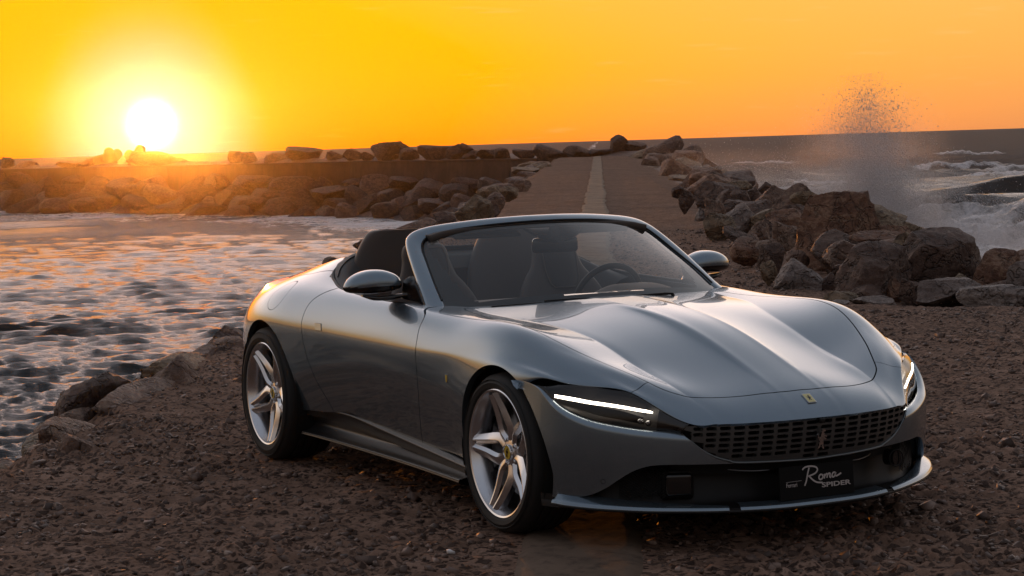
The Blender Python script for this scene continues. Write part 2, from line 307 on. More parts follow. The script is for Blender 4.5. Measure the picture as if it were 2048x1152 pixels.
 ('r',(-26.779, 18.982, 0.03, 0.944, 0.85, 0.67),3,'forty-second dark boulder in the gaps of the right-hand pile, counted away from the camera','boulders in the gaps of the right-hand pile'),
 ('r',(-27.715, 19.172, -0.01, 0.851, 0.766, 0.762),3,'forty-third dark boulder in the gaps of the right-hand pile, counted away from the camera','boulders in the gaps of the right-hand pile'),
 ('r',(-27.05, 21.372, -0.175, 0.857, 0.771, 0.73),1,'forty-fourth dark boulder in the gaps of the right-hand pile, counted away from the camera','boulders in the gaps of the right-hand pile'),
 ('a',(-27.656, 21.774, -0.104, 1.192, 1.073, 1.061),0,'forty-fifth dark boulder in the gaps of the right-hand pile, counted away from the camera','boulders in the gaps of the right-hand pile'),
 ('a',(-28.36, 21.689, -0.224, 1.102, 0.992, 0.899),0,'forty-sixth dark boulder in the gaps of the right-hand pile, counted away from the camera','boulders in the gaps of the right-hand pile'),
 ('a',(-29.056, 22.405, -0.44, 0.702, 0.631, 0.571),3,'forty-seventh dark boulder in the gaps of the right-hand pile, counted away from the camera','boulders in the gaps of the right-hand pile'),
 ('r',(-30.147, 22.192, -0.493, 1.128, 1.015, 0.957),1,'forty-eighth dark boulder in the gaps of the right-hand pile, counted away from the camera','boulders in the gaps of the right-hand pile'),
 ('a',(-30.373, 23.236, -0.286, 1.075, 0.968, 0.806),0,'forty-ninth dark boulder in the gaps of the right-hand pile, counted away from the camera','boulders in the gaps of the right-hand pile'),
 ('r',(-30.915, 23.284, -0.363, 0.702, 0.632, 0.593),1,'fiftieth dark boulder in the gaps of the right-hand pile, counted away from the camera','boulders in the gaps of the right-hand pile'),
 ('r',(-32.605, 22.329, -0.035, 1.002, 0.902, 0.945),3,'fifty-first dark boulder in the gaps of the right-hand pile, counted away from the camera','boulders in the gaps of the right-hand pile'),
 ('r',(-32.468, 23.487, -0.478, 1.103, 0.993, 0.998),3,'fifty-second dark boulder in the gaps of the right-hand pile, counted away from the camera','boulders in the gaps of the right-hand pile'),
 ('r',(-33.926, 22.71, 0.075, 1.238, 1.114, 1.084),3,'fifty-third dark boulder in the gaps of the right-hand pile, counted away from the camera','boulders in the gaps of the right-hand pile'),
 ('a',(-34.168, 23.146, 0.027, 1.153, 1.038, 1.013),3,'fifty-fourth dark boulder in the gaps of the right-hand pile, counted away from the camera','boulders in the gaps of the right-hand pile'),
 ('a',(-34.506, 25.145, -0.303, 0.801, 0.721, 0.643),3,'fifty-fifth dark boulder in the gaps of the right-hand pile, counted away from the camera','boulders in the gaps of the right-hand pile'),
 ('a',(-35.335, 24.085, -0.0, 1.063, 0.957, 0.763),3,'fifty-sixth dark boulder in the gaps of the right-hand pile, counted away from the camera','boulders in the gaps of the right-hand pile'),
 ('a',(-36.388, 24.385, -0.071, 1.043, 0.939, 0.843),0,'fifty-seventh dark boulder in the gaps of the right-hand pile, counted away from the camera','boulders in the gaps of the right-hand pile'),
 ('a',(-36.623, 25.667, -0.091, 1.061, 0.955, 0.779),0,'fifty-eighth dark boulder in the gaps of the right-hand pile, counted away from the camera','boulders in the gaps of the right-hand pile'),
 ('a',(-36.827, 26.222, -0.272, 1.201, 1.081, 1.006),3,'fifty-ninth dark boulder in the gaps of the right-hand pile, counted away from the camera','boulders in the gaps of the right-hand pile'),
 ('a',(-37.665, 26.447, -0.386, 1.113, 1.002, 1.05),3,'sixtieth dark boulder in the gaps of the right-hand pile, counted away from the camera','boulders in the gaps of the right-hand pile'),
 ('r',(-36.568, 26.399, -0.26, 1.453, 1.308, 1.059),4,'first boulder along the right road edge counted from the near pile','boulders along the right road edge'),
 ('a',(-40.322, 26.46, 0.082, 1.668, 1.501, 1.129),1,'second boulder along the right road edge counted from the near pile','boulders along the right road edge'),
 ('r',(-43.023, 28.387, 0.132, 1.877, 1.689, 1.083),0,'third boulder along the right road edge counted from the near pile','boulders along the right road edge'),
 ('a',(-45.556, 30.615, 0.122, 1.385, 1.246, 0.91),3,'fourth boulder along the right road edge counted from the near pile','boulders along the right road edge'),
 ('s',(-48.196, 32.651, -0.104, 1.084, 0.975, 0.653),1,'fifth boulder along the right road edge counted from the near pile','boulders along the right road edge'),
 ('r',(-51.518, 33.479, 0.115, 1.235, 1.112, 0.897),1,'sixth boulder along the right road edge counted from the near pile','boulders along the right road edge'),
 ('r',(-54.366, 35.146, -0.026, 1.723, 1.55, 1.294),1,'seventh boulder along the right road edge counted from the near pile','boulders along the right road edge'),
 ('a',(-56.582, 37.935, -0.054, 1.362, 1.226, 0.944),3,'eighth boulder along the right road edge counted from the near pile','boulders along the right road edge'),
 ('a',(-60.096, 38.421, -0.257, 1.097, 0.987, 0.657),1,'ninth boulder along the right road edge counted from the near pile','boulders along the right road edge'),
 ('r',(-62.413, 41.03, -0.35, 1.481, 1.333, 0.989),1,'tenth boulder along the right road edge counted from the near pile','boulders along the right road edge'),
 ('a',(-65.927, 41.516, -0.273, 1.462, 1.316, 0.862),4,'eleventh boulder along the right road edge counted from the near pile','boulders along the right road edge'),
 ('r',(-68.186, 44.23, -0.274, 1.869, 1.682, 1.147),4,'twelfth boulder along the right road edge counted from the near pile','boulders along the right road edge'),
 ('s',(-71.118, 45.748, -0.232, 1.75, 1.575, 1.174),0,'thirteenth boulder along the right road edge counted from the near pile','boulders along the right road edge'),
 ('r',(-74.529, 46.418, 0.119, 1.752, 1.577, 1.265),1,'fourteenth boulder along the right road edge counted from the near pile','boulders along the right road edge'),
 ('a',(-77.26, 48.294, 0.043, 1.945, 1.751, 1.228),1,'fifteenth boulder along the right road edge counted from the near pile','boulders along the right road edge'),
 ('a',(-79.906, 50.32, -0.333, 1.729, 1.556, 1.26),3,'sixteenth boulder along the right road edge counted from the near pile','boulders along the right road edge'),
 ('s',(-82.801, 51.904, -0.168, 1.618, 1.456, 1.016),1,'seventeenth boulder along the right road edge counted from the near pile','boulders along the right road edge'),
 ('s',(-86.009, 52.933, -0.116, 1.067, 0.96, 0.794),3,'eighteenth boulder along the right road edge counted from the near pile','boulders along the right road edge'),
 ('s',(-88.533, 55.175, -0.046, 1.94, 1.746, 1.42),4,'nineteenth boulder along the right road edge counted from the near pile','boulders along the right road edge'),
 ('s',(-92.16, 55.461, -0.145, 1.061, 0.955, 0.595),4,'twentieth boulder along the right road edge counted from the near pile','boulders along the right road edge'),
 ('a',(-93.981, 58.951, 0.399, 1.717, 1.545, 1.155),1,'twenty-first boulder along the right road edge counted from the near pile','boulders along the right road edge'),
 ('a',(-97.856, 58.796, 0.199, 1.243, 1.119, 0.927),0,'twenty-second boulder along the right road edge counted from the near pile','boulders along the right road edge'),
 ('r',(-100.504, 60.82, 0.27, 1.407, 1.267, 1.082),3,'twenty-third boulder along the right road edge counted from the near pile','boulders along the right road edge'),
 ('r',(-103.464, 62.288, 0.044, 1.509, 1.358, 0.918),4,'twenty-fourth boulder along the right road edge counted from the near pile','boulders along the right road edge'),
 ('a',(-105.649, 65.133, 0.249, 1.087, 0.978, 0.831),3,'twenty-fifth boulder along the right road edge counted from the near pile','boulders along the right road edge'),
 ('r',(-108.711, 66.42, 0.193, 1.441, 1.297, 0.999),1,'twenty-sixth boulder along the right road edge counted from the near pile','boulders along the right road edge'),
 ('a',(-111.702, 67.835, 0.406, 1.133, 1.019, 0.71),1,'twenty-seventh boulder along the right road edge counted from the near pile','boulders along the right road edge'),
 ('s',(-114.16, 70.194, 0.008, 2.0, 1.8, 1.256),0,'twenty-eighth boulder along the right road edge counted from the near pile','boulders along the right road edge'),
 ('r',(-117.161, 71.591, 0.106, 1.263, 1.137, 0.736),0,'twenty-ninth boulder along the right road edge counted from the near pile','boulders along the right road edge'),
 ('r',(-120.384, 72.593, 0.434, 1.697, 1.527, 1.216),4,'thirtieth boulder along the right road edge counted from the near pile','boulders along the right road edge'),
 ('a',(-123.722, 73.391, 0.302, 1.701, 1.531, 1.274),4,'thirty-first boulder along the right road edge counted from the near pile','boulders along the right road edge'),
 ('r',(-125.667, 76.662, 0.14, 1.072, 0.965, 0.796),0,'thirty-second boulder along the right road edge counted from the near pile','boulders along the right road edge'),
 ('a',(-128.53, 78.303, 0.237, 1.654, 1.489, 1.093),0,'thirty-third boulder along the right road edge counted from the near pile','boulders along the right road edge'),
 ('r',(-131.594, 79.587, 0.003, 1.701, 1.531, 1.278),3,'thirty-fourth boulder along the right road edge counted from the near pile','boulders along the right road edge'),
 ('s',(-6.783, 0.426, -0.1, 1.9, 0.55, 0.42),4,'long tan slab sunk along the pier edge below the large rounded boulder','boulders along the left pier edge'),
 ('s',(-5.327, -0.658, -0.1, 1.5, 0.5, 0.5),3,'long dark boulder sunk along the pier edge near the water','boulders along the left pier edge'),
 ('s',(-4.832, -0.593, -0.1, 1.4, 0.45, 0.36),0,'long brown slab sunk along the pier edge in line with the rear wheel','boulders along the left pier edge'),
 ('s',(-3.549, -1.373, -0.1, 1.2, 0.42, 0.34),0,'mottled slab sunk along the pier edge above the round boulder','boulders along the left pier edge'),
 ('s',(-2.836, -2.144, -0.274, 0.823, 0.411, 0.329),4,'first low slab set in the left pier edge counted from the picture corner','slabs set in the left pier edge'),
 ('s',(-3.383, -1.852, -0.297, 0.725, 0.363, 0.29),0,'second low slab set in the left pier edge counted from the picture corner','slabs set in the left pier edge'),
 ('r',(-3.789, -1.309, -0.214, 1.031, 0.515, 0.412),0,'third low slab set in the left pier edge counted from the picture corner','slabs set in the left pier edge'),
 ('r',(-4.474, -1.262, -0.28, 0.872, 0.436, 0.349),4,'fourth low slab set in the left pier edge counted from the picture corner','slabs set in the left pier edge'),
 ('s',(-5.057, -1.034, -0.227, 0.934, 0.467, 0.374),0,'fifth low slab set in the left pier edge counted from the picture corner','slabs set in the left pier edge'),
 ('s',(-5.547, -0.64, -0.255, 0.942, 0.471, 0.377),0,'sixth low slab set in the left pier edge counted from the picture corner','slabs set in the left pier edge'),
 ('r',(-5.984, -0.152, -0.255, 0.747, 0.374, 0.299),3,'seventh low slab set in the left pier edge counted from the picture corner','slabs set in the left pier edge'),
 ('r',(-6.59, 0.036, -0.295, 0.874, 0.437, 0.349),3,'eighth low slab set in the left pier edge counted from the picture corner','slabs set in the left pier edge'),
 ('s',(-7.116, 0.365, -0.29, 1.088, 0.544, 0.435),0,'ninth low slab set in the left pier edge counted from the picture corner','slabs set in the left pier edge'),
 ('s',(-7.626, 0.723, -0.297, 0.783, 0.392, 0.313),3,'tenth low slab set in the left pier edge counted from the picture corner','slabs set in the left pier edge'),
 ('r',(-8.206, 0.956, -0.254, 1.053, 0.526, 0.421),3,'eleventh low slab set in the left pier edge counted from the picture corner','slabs set in the left pier edge'),
 ('r',(-8.786, 1.189, -0.224, 0.78, 0.39, 0.312),3,'twelfth low slab set in the left pier edge counted from the picture corner','slabs set in the left pier edge'),
 ('s',(-9.309, 1.525, -0.238, 1.024, 0.512, 0.409),0,'thirteenth low slab set in the left pier edge counted from the picture corner','slabs set in the left pier edge'),
 ('s',(-9.852, 1.823, -0.251, 0.757, 0.379, 0.303),0,'fourteenth low slab set in the left pier edge counted from the picture corner','slabs set in the left pier edge'),
 ('r',(-10.443, 2.038, -0.21, 0.859, 0.429, 0.344),3,'fifteenth low slab set in the left pier edge counted from the picture corner','slabs set in the left pier edge'),
 ('r',(-10.845, 2.587, -0.232, 1.002, 0.501, 0.401),0,'sixteenth low slab set in the left pier edge counted from the picture corner','slabs set in the left pier edge'),
 ('a',(-14.597, 4.279, -0.479, 0.836, 0.752, 0.519),3,'first low boulder along the left road edge counted from the car','boulders along the left road edge'),
 ('s',(-18.599, 6.549, -0.495, 0.697, 0.627, 0.392),4,'second low boulder along the left road edge counted from the car','boulders along the left road edge'),
 ('s',(-22.759, 8.535, -0.42, 0.961, 0.865, 0.669),0,'third low boulder along the left road edge counted from the car','boulders along the left road edge'),
 ('r',(-26.749, 10.824, -0.308, 1.108, 0.997, 0.559),3,'fourth low boulder along the left road edge counted from the car','boulders along the left road edge'),
 ('a',(-30.881, 12.862, -0.345, 0.78, 0.702, 0.485),4,'fifth low boulder along the left road edge counted from the car','boulders along the left road edge'),
 ('r',(-34.877, 15.14, -0.314, 1.231, 1.108, 0.673),0,'sixth low boulder along the left road edge counted from the car','boulders along the left road edge'),
 ('r',(-38.666, 17.787, -0.321, 1.126, 1.013, 0.718),3,'seventh low boulder along the left road edge counted from the car','boulders along the left road edge'),
 ('a',(-42.806, 19.81, -0.452, 0.846, 0.761, 0.588),4,'eighth low boulder along the left road edge counted from the car','boulders along the left road edge'),
 ('r',(-46.857, 21.99, -0.424, 0.817, 0.735, 0.531),3,'ninth low boulder along the left road edge counted from the car','boulders along the left road edge'),
 ('r',(-50.611, 24.698, -0.435, 1.175, 1.057, 0.785),4,'tenth low boulder along the left road edge counted from the car','boulders along the left road edge'),
 ('r',(-54.943, 26.38, -0.439, 0.909, 0.818, 0.503),0,'eleventh low boulder along the left road edge counted from the car','boulders along the left road edge'),
 ('s',(-58.633, 29.203, -0.417, 0.968, 0.871, 0.52),0,'twelfth low boulder along the left road edge counted from the car','boulders along the left road edge'),
 ('s',(-62.801, 31.176, -0.324, 1.26, 1.134, 0.813),4,'thirteenth low boulder along the left road edge counted from the car','boulders along the left road edge'),
 ('s',(-66.975, 33.139, -0.319, 1.199, 1.08, 0.672),4,'fourteenth low boulder along the left road edge counted from the car','boulders along the left road edge'),
 ('r',(-71.054, 35.27, -0.463, 1.474, 1.327, 0.746),0,'fifteenth low boulder along the left road edge counted from the car','boulders along the left road edge'),
 ('s',(-74.958, 37.712, -0.463, 1.293, 1.164, 0.696),0,'sixteenth low boulder along the left road edge counted from the car','boulders along the left road edge'),
 ('s',(-78.793, 40.275, -0.485, 1.405, 1.265, 0.97),3,'seventeenth low boulder along the left road edge counted from the car','boulders along the left road edge'),
 ('r',(-82.708, 42.698, -0.462, 1.607, 1.446, 0.954),4,'eighteenth low boulder along the left road edge counted from the car','boulders along the left road edge'),
 ('s',(-86.671, 45.036, -0.377, 1.152, 1.037, 0.76),0,'nineteenth low boulder along the left road edge counted from the car','boulders along the left road edge'),
 ('a',(-91.132, 46.488, -0.481, 1.474, 1.326, 0.782),0,'twentieth low boulder along the left road edge counted from the car','boulders along the left road edge'),
 ('r',(-94.859, 49.246, -0.337, 1.341, 1.207, 0.886),0,'twenty-first low boulder along the left road edge counted from the car','boulders along the left road edge'),
 ('a',(-98.969, 51.321, -0.159, 1.627, 1.464, 0.935),4,'twenty-second low boulder along the left road edge counted from the car','boulders along the left road edge'),
 ('a',(-102.718, 54.037, -0.151, 1.779, 1.601, 1.225),4,'twenty-third low boulder along the left road edge counted from the car','boulders along the left road edge'),
 ('s',(-106.979, 55.846, -0.008, 1.177, 1.059, 0.62),0,'twenty-fourth low boulder along the left road edge counted from the car','boulders along the left road edge'),
 ('s',(-110.928, 58.209, -0.186, 1.822, 1.64, 1.188),4,'twenty-fifth low boulder along the left road edge counted from the car','boulders along the left road edge'),
 ('r',(-115.171, 60.049, -0.05, 1.737, 1.563, 0.936),4,'twenty-sixth low boulder along the left road edge counted from the car','boulders along the left road edge'),
 ('r',(-118.998, 62.627, -0.072, 1.368, 1.232, 0.894),0,'twenty-seventh low boulder along the left road edge counted from the car','boulders along the left road edge'),
 ('r',(-122.911, 65.053, -0.011, 1.395, 1.255, 0.715),4,'twenty-eighth low boulder along the left road edge counted from the car','boulders along the left road edge'),
 ('a',(-127.176, 66.854, -0.146, 1.515, 1.364, 0.976),3,'twenty-ninth low boulder along the left road edge counted from the car','boulders along the left road edge'),
 ('r',(-131.075, 69.304, -0.114, 1.279, 1.151, 0.685),4,'thirtieth low boulder along the left road edge counted from the car','boulders along the left road edge'),
 ('r',(-5.37, -0.143, -0.038, 0.461, 0.392, 0.467),0,'large rounded brown boulder standing over the water left of the rear wheel','boulders along the left pier edge'),
 ('r',(-7.516, 0.941, -0.075, 0.302, 0.256, 0.245),3,'dark boulder half hidden behind the rear of the car','boulders along the left pier edge'),
 ('a',(-7.739, 1.153, -0.071, 0.267, 0.227, 0.275),0,'brown boulder touching the rear wheel arch in view','boulders along the left pier edge'),
 ('s',(-4.815, -0.595, -0.083, 0.24, 0.203, 0.182),3,'low dark boulder at the waterline between two brown slabs','boulders along the left pier edge'),
 ('r',(-2.317, -1.71, -0.057, 0.249, 0.211, 0.327),0,'round dark brown boulder at the lower left pier edge','boulders along the left pier edge'),
 ('a',(-2.245, -1.88, -0.087, 0.071, 0.08, 0.139),3,'small dark stone beside the round boulder at lower left','boulders along the left pier edge'),
 ('s',(-1.517, -2.278, -0.081, 0.192, 0.163, 0.169),3,'flat wet boulder at the left edge of the picture','boulders along the left pier edge'),
 ('r',(-23.313, 10.464, 0.31, 0.434, 0.328, 0.313),3,'dark boulder just above the windscreen frame at left','boulders along the left pier edge'),
 ('a',(-24.934, 11.832, 0.37, 0.721, 0.544, 0.771),4,'craggy sunlit tan boulder on the left road edge above the windscreen','boulders along the left pier edge'),
 ('a',(-31.859, 15.737, 0.377, 0.396, 0.299, 0.45),0,'brown boulder on the left road edge behind the craggy tan one','boulders along the left pier edge'),
 ('s',(-40.662, 20.53, 0.309, 0.496, 0.375, 0.426),4,'low tan boulder on the left road edge, second behind the craggy one','boulders along the left pier edge'),
 ('s',(-54.715, 28.219, 0.173, 0.567, 0.428, 0.47),0,'small brown boulder on the left road edge farthest from the car','boulders along the left pier edge'),
 ('a',(-28.343, 13.832, 0.37, 0.414, 0.312, 0.396),3,'dark boulder between road and the craggy tan boulder','boulders along the left pier edge'),
 ('a',(-254.731, 60.521, 0.693, 1.807, 1.364, 2.304),6,'first boulder from the left along the top of the far sea wall','boulders on the far sea wall'),
 ('a',(-251.152, 61.739, 0.466, 3.567, 2.692, 1.75),3,'second boulder from the left along the top of the far sea wall','boulders on the far sea wall'),
 ('a',(-240.183, 64.565, 0.514, 3.817, 2.88, 1.432),6,'third boulder from the left along the top of the far sea wall','boulders on the far sea wall'),
 ('a',(-236.994, 65.176, 0.669, 2.518, 1.9, 1.751),6,'fourth boulder from the left along the top of the far sea wall','boulders on the far sea wall'),
 ('a',(-221.387, 69.833, 0.594, 7.6, 5.736, 2.753),6,'fifth boulder from the left along the top of the far sea wall','boulders on the far sea wall'),
 ('a',(-205.237, 72.346, 0.718, 1.739, 1.312, 2.08),3,'sixth boulder from the left along the top of the far sea wall','boulders on the far sea wall'),
 ('s',(-202.296, 72.844, 0.633, 1.885, 1.423, 1.836),6,'seventh boulder from the left along the top of the far sea wall','boulders on the far sea wall'),
 ('a',(-198.017, 74.352, 0.614, 3.108, 2.346, 1.589),6,'eighth boulder from the left along the top of the far sea wall','boulders on the far sea wall'),
 ('a',(-194.519, 75.699, 0.796, 3.767, 2.843, 2.423),6,'ninth boulder from the left along the top of the far sea wall','boulders on the far sea wall'),
 ('a',(-189.11, 77.322, 0.644, 2.586, 1.952, 1.678),6,'tenth boulder from the left along the top of the far sea wall','boulders on the far sea wall'),
 ('a',(-186.089, 77.923, 0.699, 2.555, 1.929, 1.865),6,'eleventh boulder from the left along the top of the far sea wall','boulders on the far sea wall'),
 ('s',(-183.233, 77.98, 0.645, 1.547, 1.167, 1.297),6,'twelfth boulder from the left along the top of the far sea wall','boulders on the far sea wall'),
 ('a',(-179.212, 78.33, 0.898, 3.39, 2.559, 2.547),6,'thirteenth boulder from the left along the top of the far sea wall','boulders on the far sea wall'),
 ('s',(-176.56, 78.291, 1.525, 1.953, 1.474, 1.26),6,'fourteenth boulder from the left along the top of the far sea wall','boulders on the far sea wall'),
 ('a',(-174.263, 78.335, 0.718, 2.18, 1.645, 1.706),6,'fifteenth boulder from the left along the top of the far sea wall','boulders on the far sea wall'),
 ('a',(-169.103, 78.453, 0.777, 3.191, 2.409, 1.921),6,'sixteenth boulder from the left along the top of the far sea wall','boulders on the far sea wall'),
 ('s',(-164.133, 78.285, 0.825, 1.986, 1.499, 1.879),6,'seventeenth boulder from the left along the top of the far sea wall','boulders on the far sea wall'),
 ('a',(-161.607, 78.182, 1.307, 1.449, 1.094, 0.991),6,'eighteenth boulder from the left along the top of the far sea wall','boulders on the far sea wall'),
 ('a',(-160.862, 78.163, 0.627, 1.769, 1.335, 1.11),6,'nineteenth boulder from the left along the top of the far sea wall','boulders on the far sea wall'),
 ('a',(-157.228, 78.044, 0.643, 2.24, 1.691, 1.09),6,'twentieth boulder from the left along the top of the far sea wall','boulders on the far sea wall'),
 ('a',(-154.158, 77.821, 0.763, 1.532, 1.156, 1.134),6,'twenty-first boulder from the left along the top of the far sea wall','boulders on the far sea wall'),
 ('a',(-149.404, 77.521, 0.632, 2.153, 1.625, 1.048),6,'twenty-second boulder from the left along the top of the far sea wall','boulders on the far sea wall'),
 ('a',(-143.783, 77.069, 0.753, 3.154, 2.381, 1.524),6,'twenty-third boulder from the left along the top of the far sea wall','boulders on the far sea wall'),
 ('a',(-141.716, 78.36, 0.696, 2.541, 1.918, 1.347),6,'twenty-fourth boulder from the left along the top of the far sea wall','boulders on the far sea wall'),
 ('a',(-140.773, 79.885, 0.605, 2.118, 1.598, 0.842),6,'twenty-fifth boulder from the left along the top of the far sea wall','boulders on the far sea wall'),
 ('a',(-139.951, 81.244, 0.906, 1.906, 1.439, 2.356),6,'twenty-sixth boulder from the left along the top of the far sea wall','boulders on the far sea wall'),
 ('a',(-139.426, 82.194, 0.718, 2.033, 1.534, 1.683),3,'twenty-seventh boulder from the left along the top of the far sea wall','boulders on the far sea wall'),
 ('a',(-126.321, 77.094, 0.96, 2.724, 2.056, 1.817),3,'tall dark boulder at the end of the road on the right','boulders at the end of the road'),
 ('r',(-119.649, 72.4, 0.194, 1.995, 1.505, 2.131),0,'brown boulder low beside the right end of the road','boulders at the end of the road'),
 ('a',(-120.397, 75.323, -0.086, 2.845, 2.147, 2.571),3,'dark boulder leaning seaward at the right end of the road','boulders at the end of the road'),
 ('r',(-110.737, 68.364, -0.547, 3.517, 2.654, 2.178),4,'broad tan boulder in mist right of the road end','boulders at the end of the road'),
 ('r',(-99.209, 63.713, -0.868, 2.207, 1.665, 1.819),0,'misty brown boulder on the seaward slope','boulders at the end of the road'),
 ('r',(-87.515, 57.927, -0.972, 2.379, 1.795, 1.634),4,'last misty boulder before the near pile','boulders at the end of the road'),
 ('s',(-74.433, 46.566, -0.523, 1.689, 1.275, 0.928),4,'misty flat boulder by the right road edge','boulders at the end of the road'),
 ('s',(-54.671, 34.519, -0.239, 0.924, 0.697, 0.66),0,'misty low boulder by the right road edge nearer the car','boulders at the end of the road'),
 ('r',(-58.499, 37.852, -0.404, 0.985, 0.743, 0.893),0,'misty round boulder between the near pile and the road','boulders at the end of the road'),
 ('r',(-49.72, 32.978, -0.27, 0.862, 0.651, 0.663),3,'hazy dark boulder just behind the near pile','boulders at the end of the road'),
 ('a',(-248.999, 57.831, -1.327, 4.148, 3.522, 3.026),6,'first boulder from the left in the top row below the far sea wall','boulders below the far sea wall'),
 ('s',(-242.546, 59.509, -1.587, 3.898, 3.31, 3.366),6,'second boulder from the left in the top row below the far sea wall','boulders below the far sea wall'),
 ('s',(-237.257, 60.767, -2.254, 3.68, 3.125, 3.477),6,'third boulder from the left in the top row below the far sea wall','boulders below the far sea wall'),
 ('a',(-231.519, 62.114, -1.837, 3.749, 3.183, 2.848),6,'fourth boulder from the left in the top row below the far sea wall','boulders below the far sea wall'),
 ('r',(-225.502, 63.582, -1.781, 3.689, 3.132, 2.511),6,'fifth boulder from the left in the top row below the far sea wall','boulders below the far sea wall'),
 ('a',(-219.985, 65.066, -2.319, 4.63, 3.931, 3.433),3,'sixth boulder from the left in the top row below the far sea wall','boulders below the far sea wall'),
 ('s',(-213.673, 66.529, -1.863, 4.808, 4.083, 2.676),6,'seventh boulder from the left in the top row below the far sea wall','boulders below the far sea wall'),
 ('a',(-206.139, 67.897, -1.969, 3.775, 3.205, 2.813),6,'eighth boulder from the left in the top row below the far sea wall','boulders below the far sea wall'),
 ('a',(-200.466, 68.955, -1.944, 4.214, 3.578, 2.897),6,'ninth boulder from the left in the top row below the far sea wall','boulders below the far sea wall'),
 ('a',(-193.875, 70.011, -1.887, 4.601, 3.906, 2.33),6,'tenth boulder from the left in the top row below the far sea wall','boulders below the far sea wall'),
 ('s',(-187.992, 71.931, -2.313, 4.845, 4.114, 2.827),6,'eleventh boulder from the left in the top row below the far sea wall','boulders below the far sea wall'),
 ('r',(-183.776, 73.028, -2.401, 3.217, 2.731, 2.915),6,'twelfth boulder from the left in the top row below the far sea wall','boulders below the far sea wall'),
 ('a',(-179.185, 74.385, -2.241, 3.516, 2.986, 2.133),6,'thirteenth boulder from the left in the top row below the far sea wall','boulders below the far sea wall'),
 ('r',(-173.737, 74.567, -2.043, 3.256, 2.765, 2.517),3,'fourteenth boulder from the left in the top row below the far sea wall','boulders below the far sea wall'),
 ('a',(-167.287, 74.636, -2.072, 3.02, 2.564, 2.193),6,'fifteenth boulder from the left in the top row below the far sea wall','boulders below the far sea wall'),
 ('r',(-161.174, 74.672, -2.107, 4.045, 3.434, 1.916),3,'sixteenth boulder from the left in the top row below the far sea wall','boulders below the far sea wall'),
 ('r',(-154.648, 74.357, -2.284, 3.085, 2.619, 2.441),3,'seventeenth boulder from the left in the top row below the far sea wall','boulders below the far sea wall'),
 ('a',(-147.286, 73.949, -2.014, 3.57, 3.031, 2.015),3,'eighteenth boulder from the left in the top row below the far sea wall','boulders below the far sea wall'),
 ('a',(-139.292, 73.217, -2.229, 3.827, 3.25, 2.354),6,'nineteenth boulder from the left in the top row below the far sea wall','boulders below the far sea wall'),
 ('s',(-243.537, 57.73, -2.397, 4.615, 3.919, 2.663),6,'first boulder from the left in the second row below the far sea wall','boulders below the far sea wall'),
 ('s',(-237.385, 59.292, -2.652, 4.657, 3.954, 2.961),6,'second boulder from the left in the second row below the far sea wall','boulders below the far sea wall'),
 ('a',(-229.604, 61.161, -2.991, 5.218, 4.43, 3.227),6,'third boulder from the left in the second row below the far sea wall','boulders below the far sea wall'),
 ('a',(-223.098, 62.591, -3.114, 4.537, 3.852, 3.086),3,'fourth boulder from the left in the second row below the far sea wall','boulders below the far sea wall'),
 ('a',(-216.687, 64.239, -2.638, 5.109, 4.338, 2.568),3,'fifth boulder from the left in the second row below the far sea wall','boulders below the far sea wall'),
 ('a',(-208.771, 65.965, -2.742, 5.287, 4.489, 2.719),3,'sixth boulder from the left in the second row below the far sea wall','boulders below the far sea wall'),
 ('a',(-201.519, 67.22, -2.795, 4.507, 3.826, 2.635),6,'seventh boulder from the left in the second row below the far sea wall','boulders below the far sea wall'),
 ('s',(-194.663, 68.285, -2.83, 4.185, 3.553, 2.498),6,'eighth boulder from the left in the second row below the far sea wall','boulders below the far sea wall'),
 ('a',(-188.385, 69.471, -3.272, 3.932, 3.339, 2.617),6,'ninth boulder from the left in the second row below the far sea wall','boulders below the far sea wall'),
 ('a',(-184.066, 70.905, -3.256, 3.961, 3.363, 2.536),6,'tenth boulder from the left in the second row below the far sea wall','boulders below the far sea wall'),
 ('a',(-179.179, 72.483, -3.116, 4.464, 3.79, 2.78),6,'eleventh boulder from the left in the second row below the far sea wall','boulders below the far sea wall'),
 ('a',(-173.635, 73.213, -3.103, 3.529, 2.996, 2.768),6,'twelfth boulder from the left in the second row below the far sea wall','boulders below the far sea wall'),
 ('r',(-167.177, 73.282, -2.959, 2.958, 2.512, 1.949),6,'thirteenth boulder from the left in the second row below the far sea wall','boulders below the far sea wall'),
 ('r',(-160.675, 73.386, -2.917, 4.443, 3.773, 2.146),6,'fourteenth boulder from the left in the second row below the far sea wall','boulders below the far sea wall'),
 ('r',(-153.348, 73.04, -2.479, 3.15, 2.675, 1.82),6,'fifteenth boulder from the left in the second row below the far sea wall','boulders below the far sea wall'),
 ('a',(-145.983, 72.588, -2.394, 3.165, 2.688, 1.726),6,'sixteenth boulder from the left in the second row below the far sea wall','boulders below the far sea wall'),
 ('s',(-137.997, 71.892, -2.485, 3.821, 3.245, 2.002),6,'seventeenth boulder from the left in the second row below the far sea wall','boulders below the far sea wall'),
 ('a',(-239.073, 57.138, -3.461, 3.714, 3.153, 3.164),3,'first boulder from the left in the third row below the far sea wall','boulders below the far sea wall'),
 ('a',(-231.014, 59.388, -3.358, 5.843, 4.961, 2.951),6,'second boulder from the left in the third row below the far sea wall','boulders below the far sea wall'),
 ('s',(-223.068, 60.781, -3.866, 3.664, 3.111, 3.088),6,'third boulder from the left in the third row below the far sea wall','boulders below the far sea wall'),
 ('a',(-217.939, 62.112, -3.891, 4.085, 3.468, 2.8),6,'fourth boulder from the left in the third row below the far sea wall','boulders below the far sea wall'),
 ('a',(-210.119, 64.076, -3.693, 5.482, 4.655, 2.36),6,'fifth boulder from the left in the third row below the far sea wall','boulders below the far sea wall'),
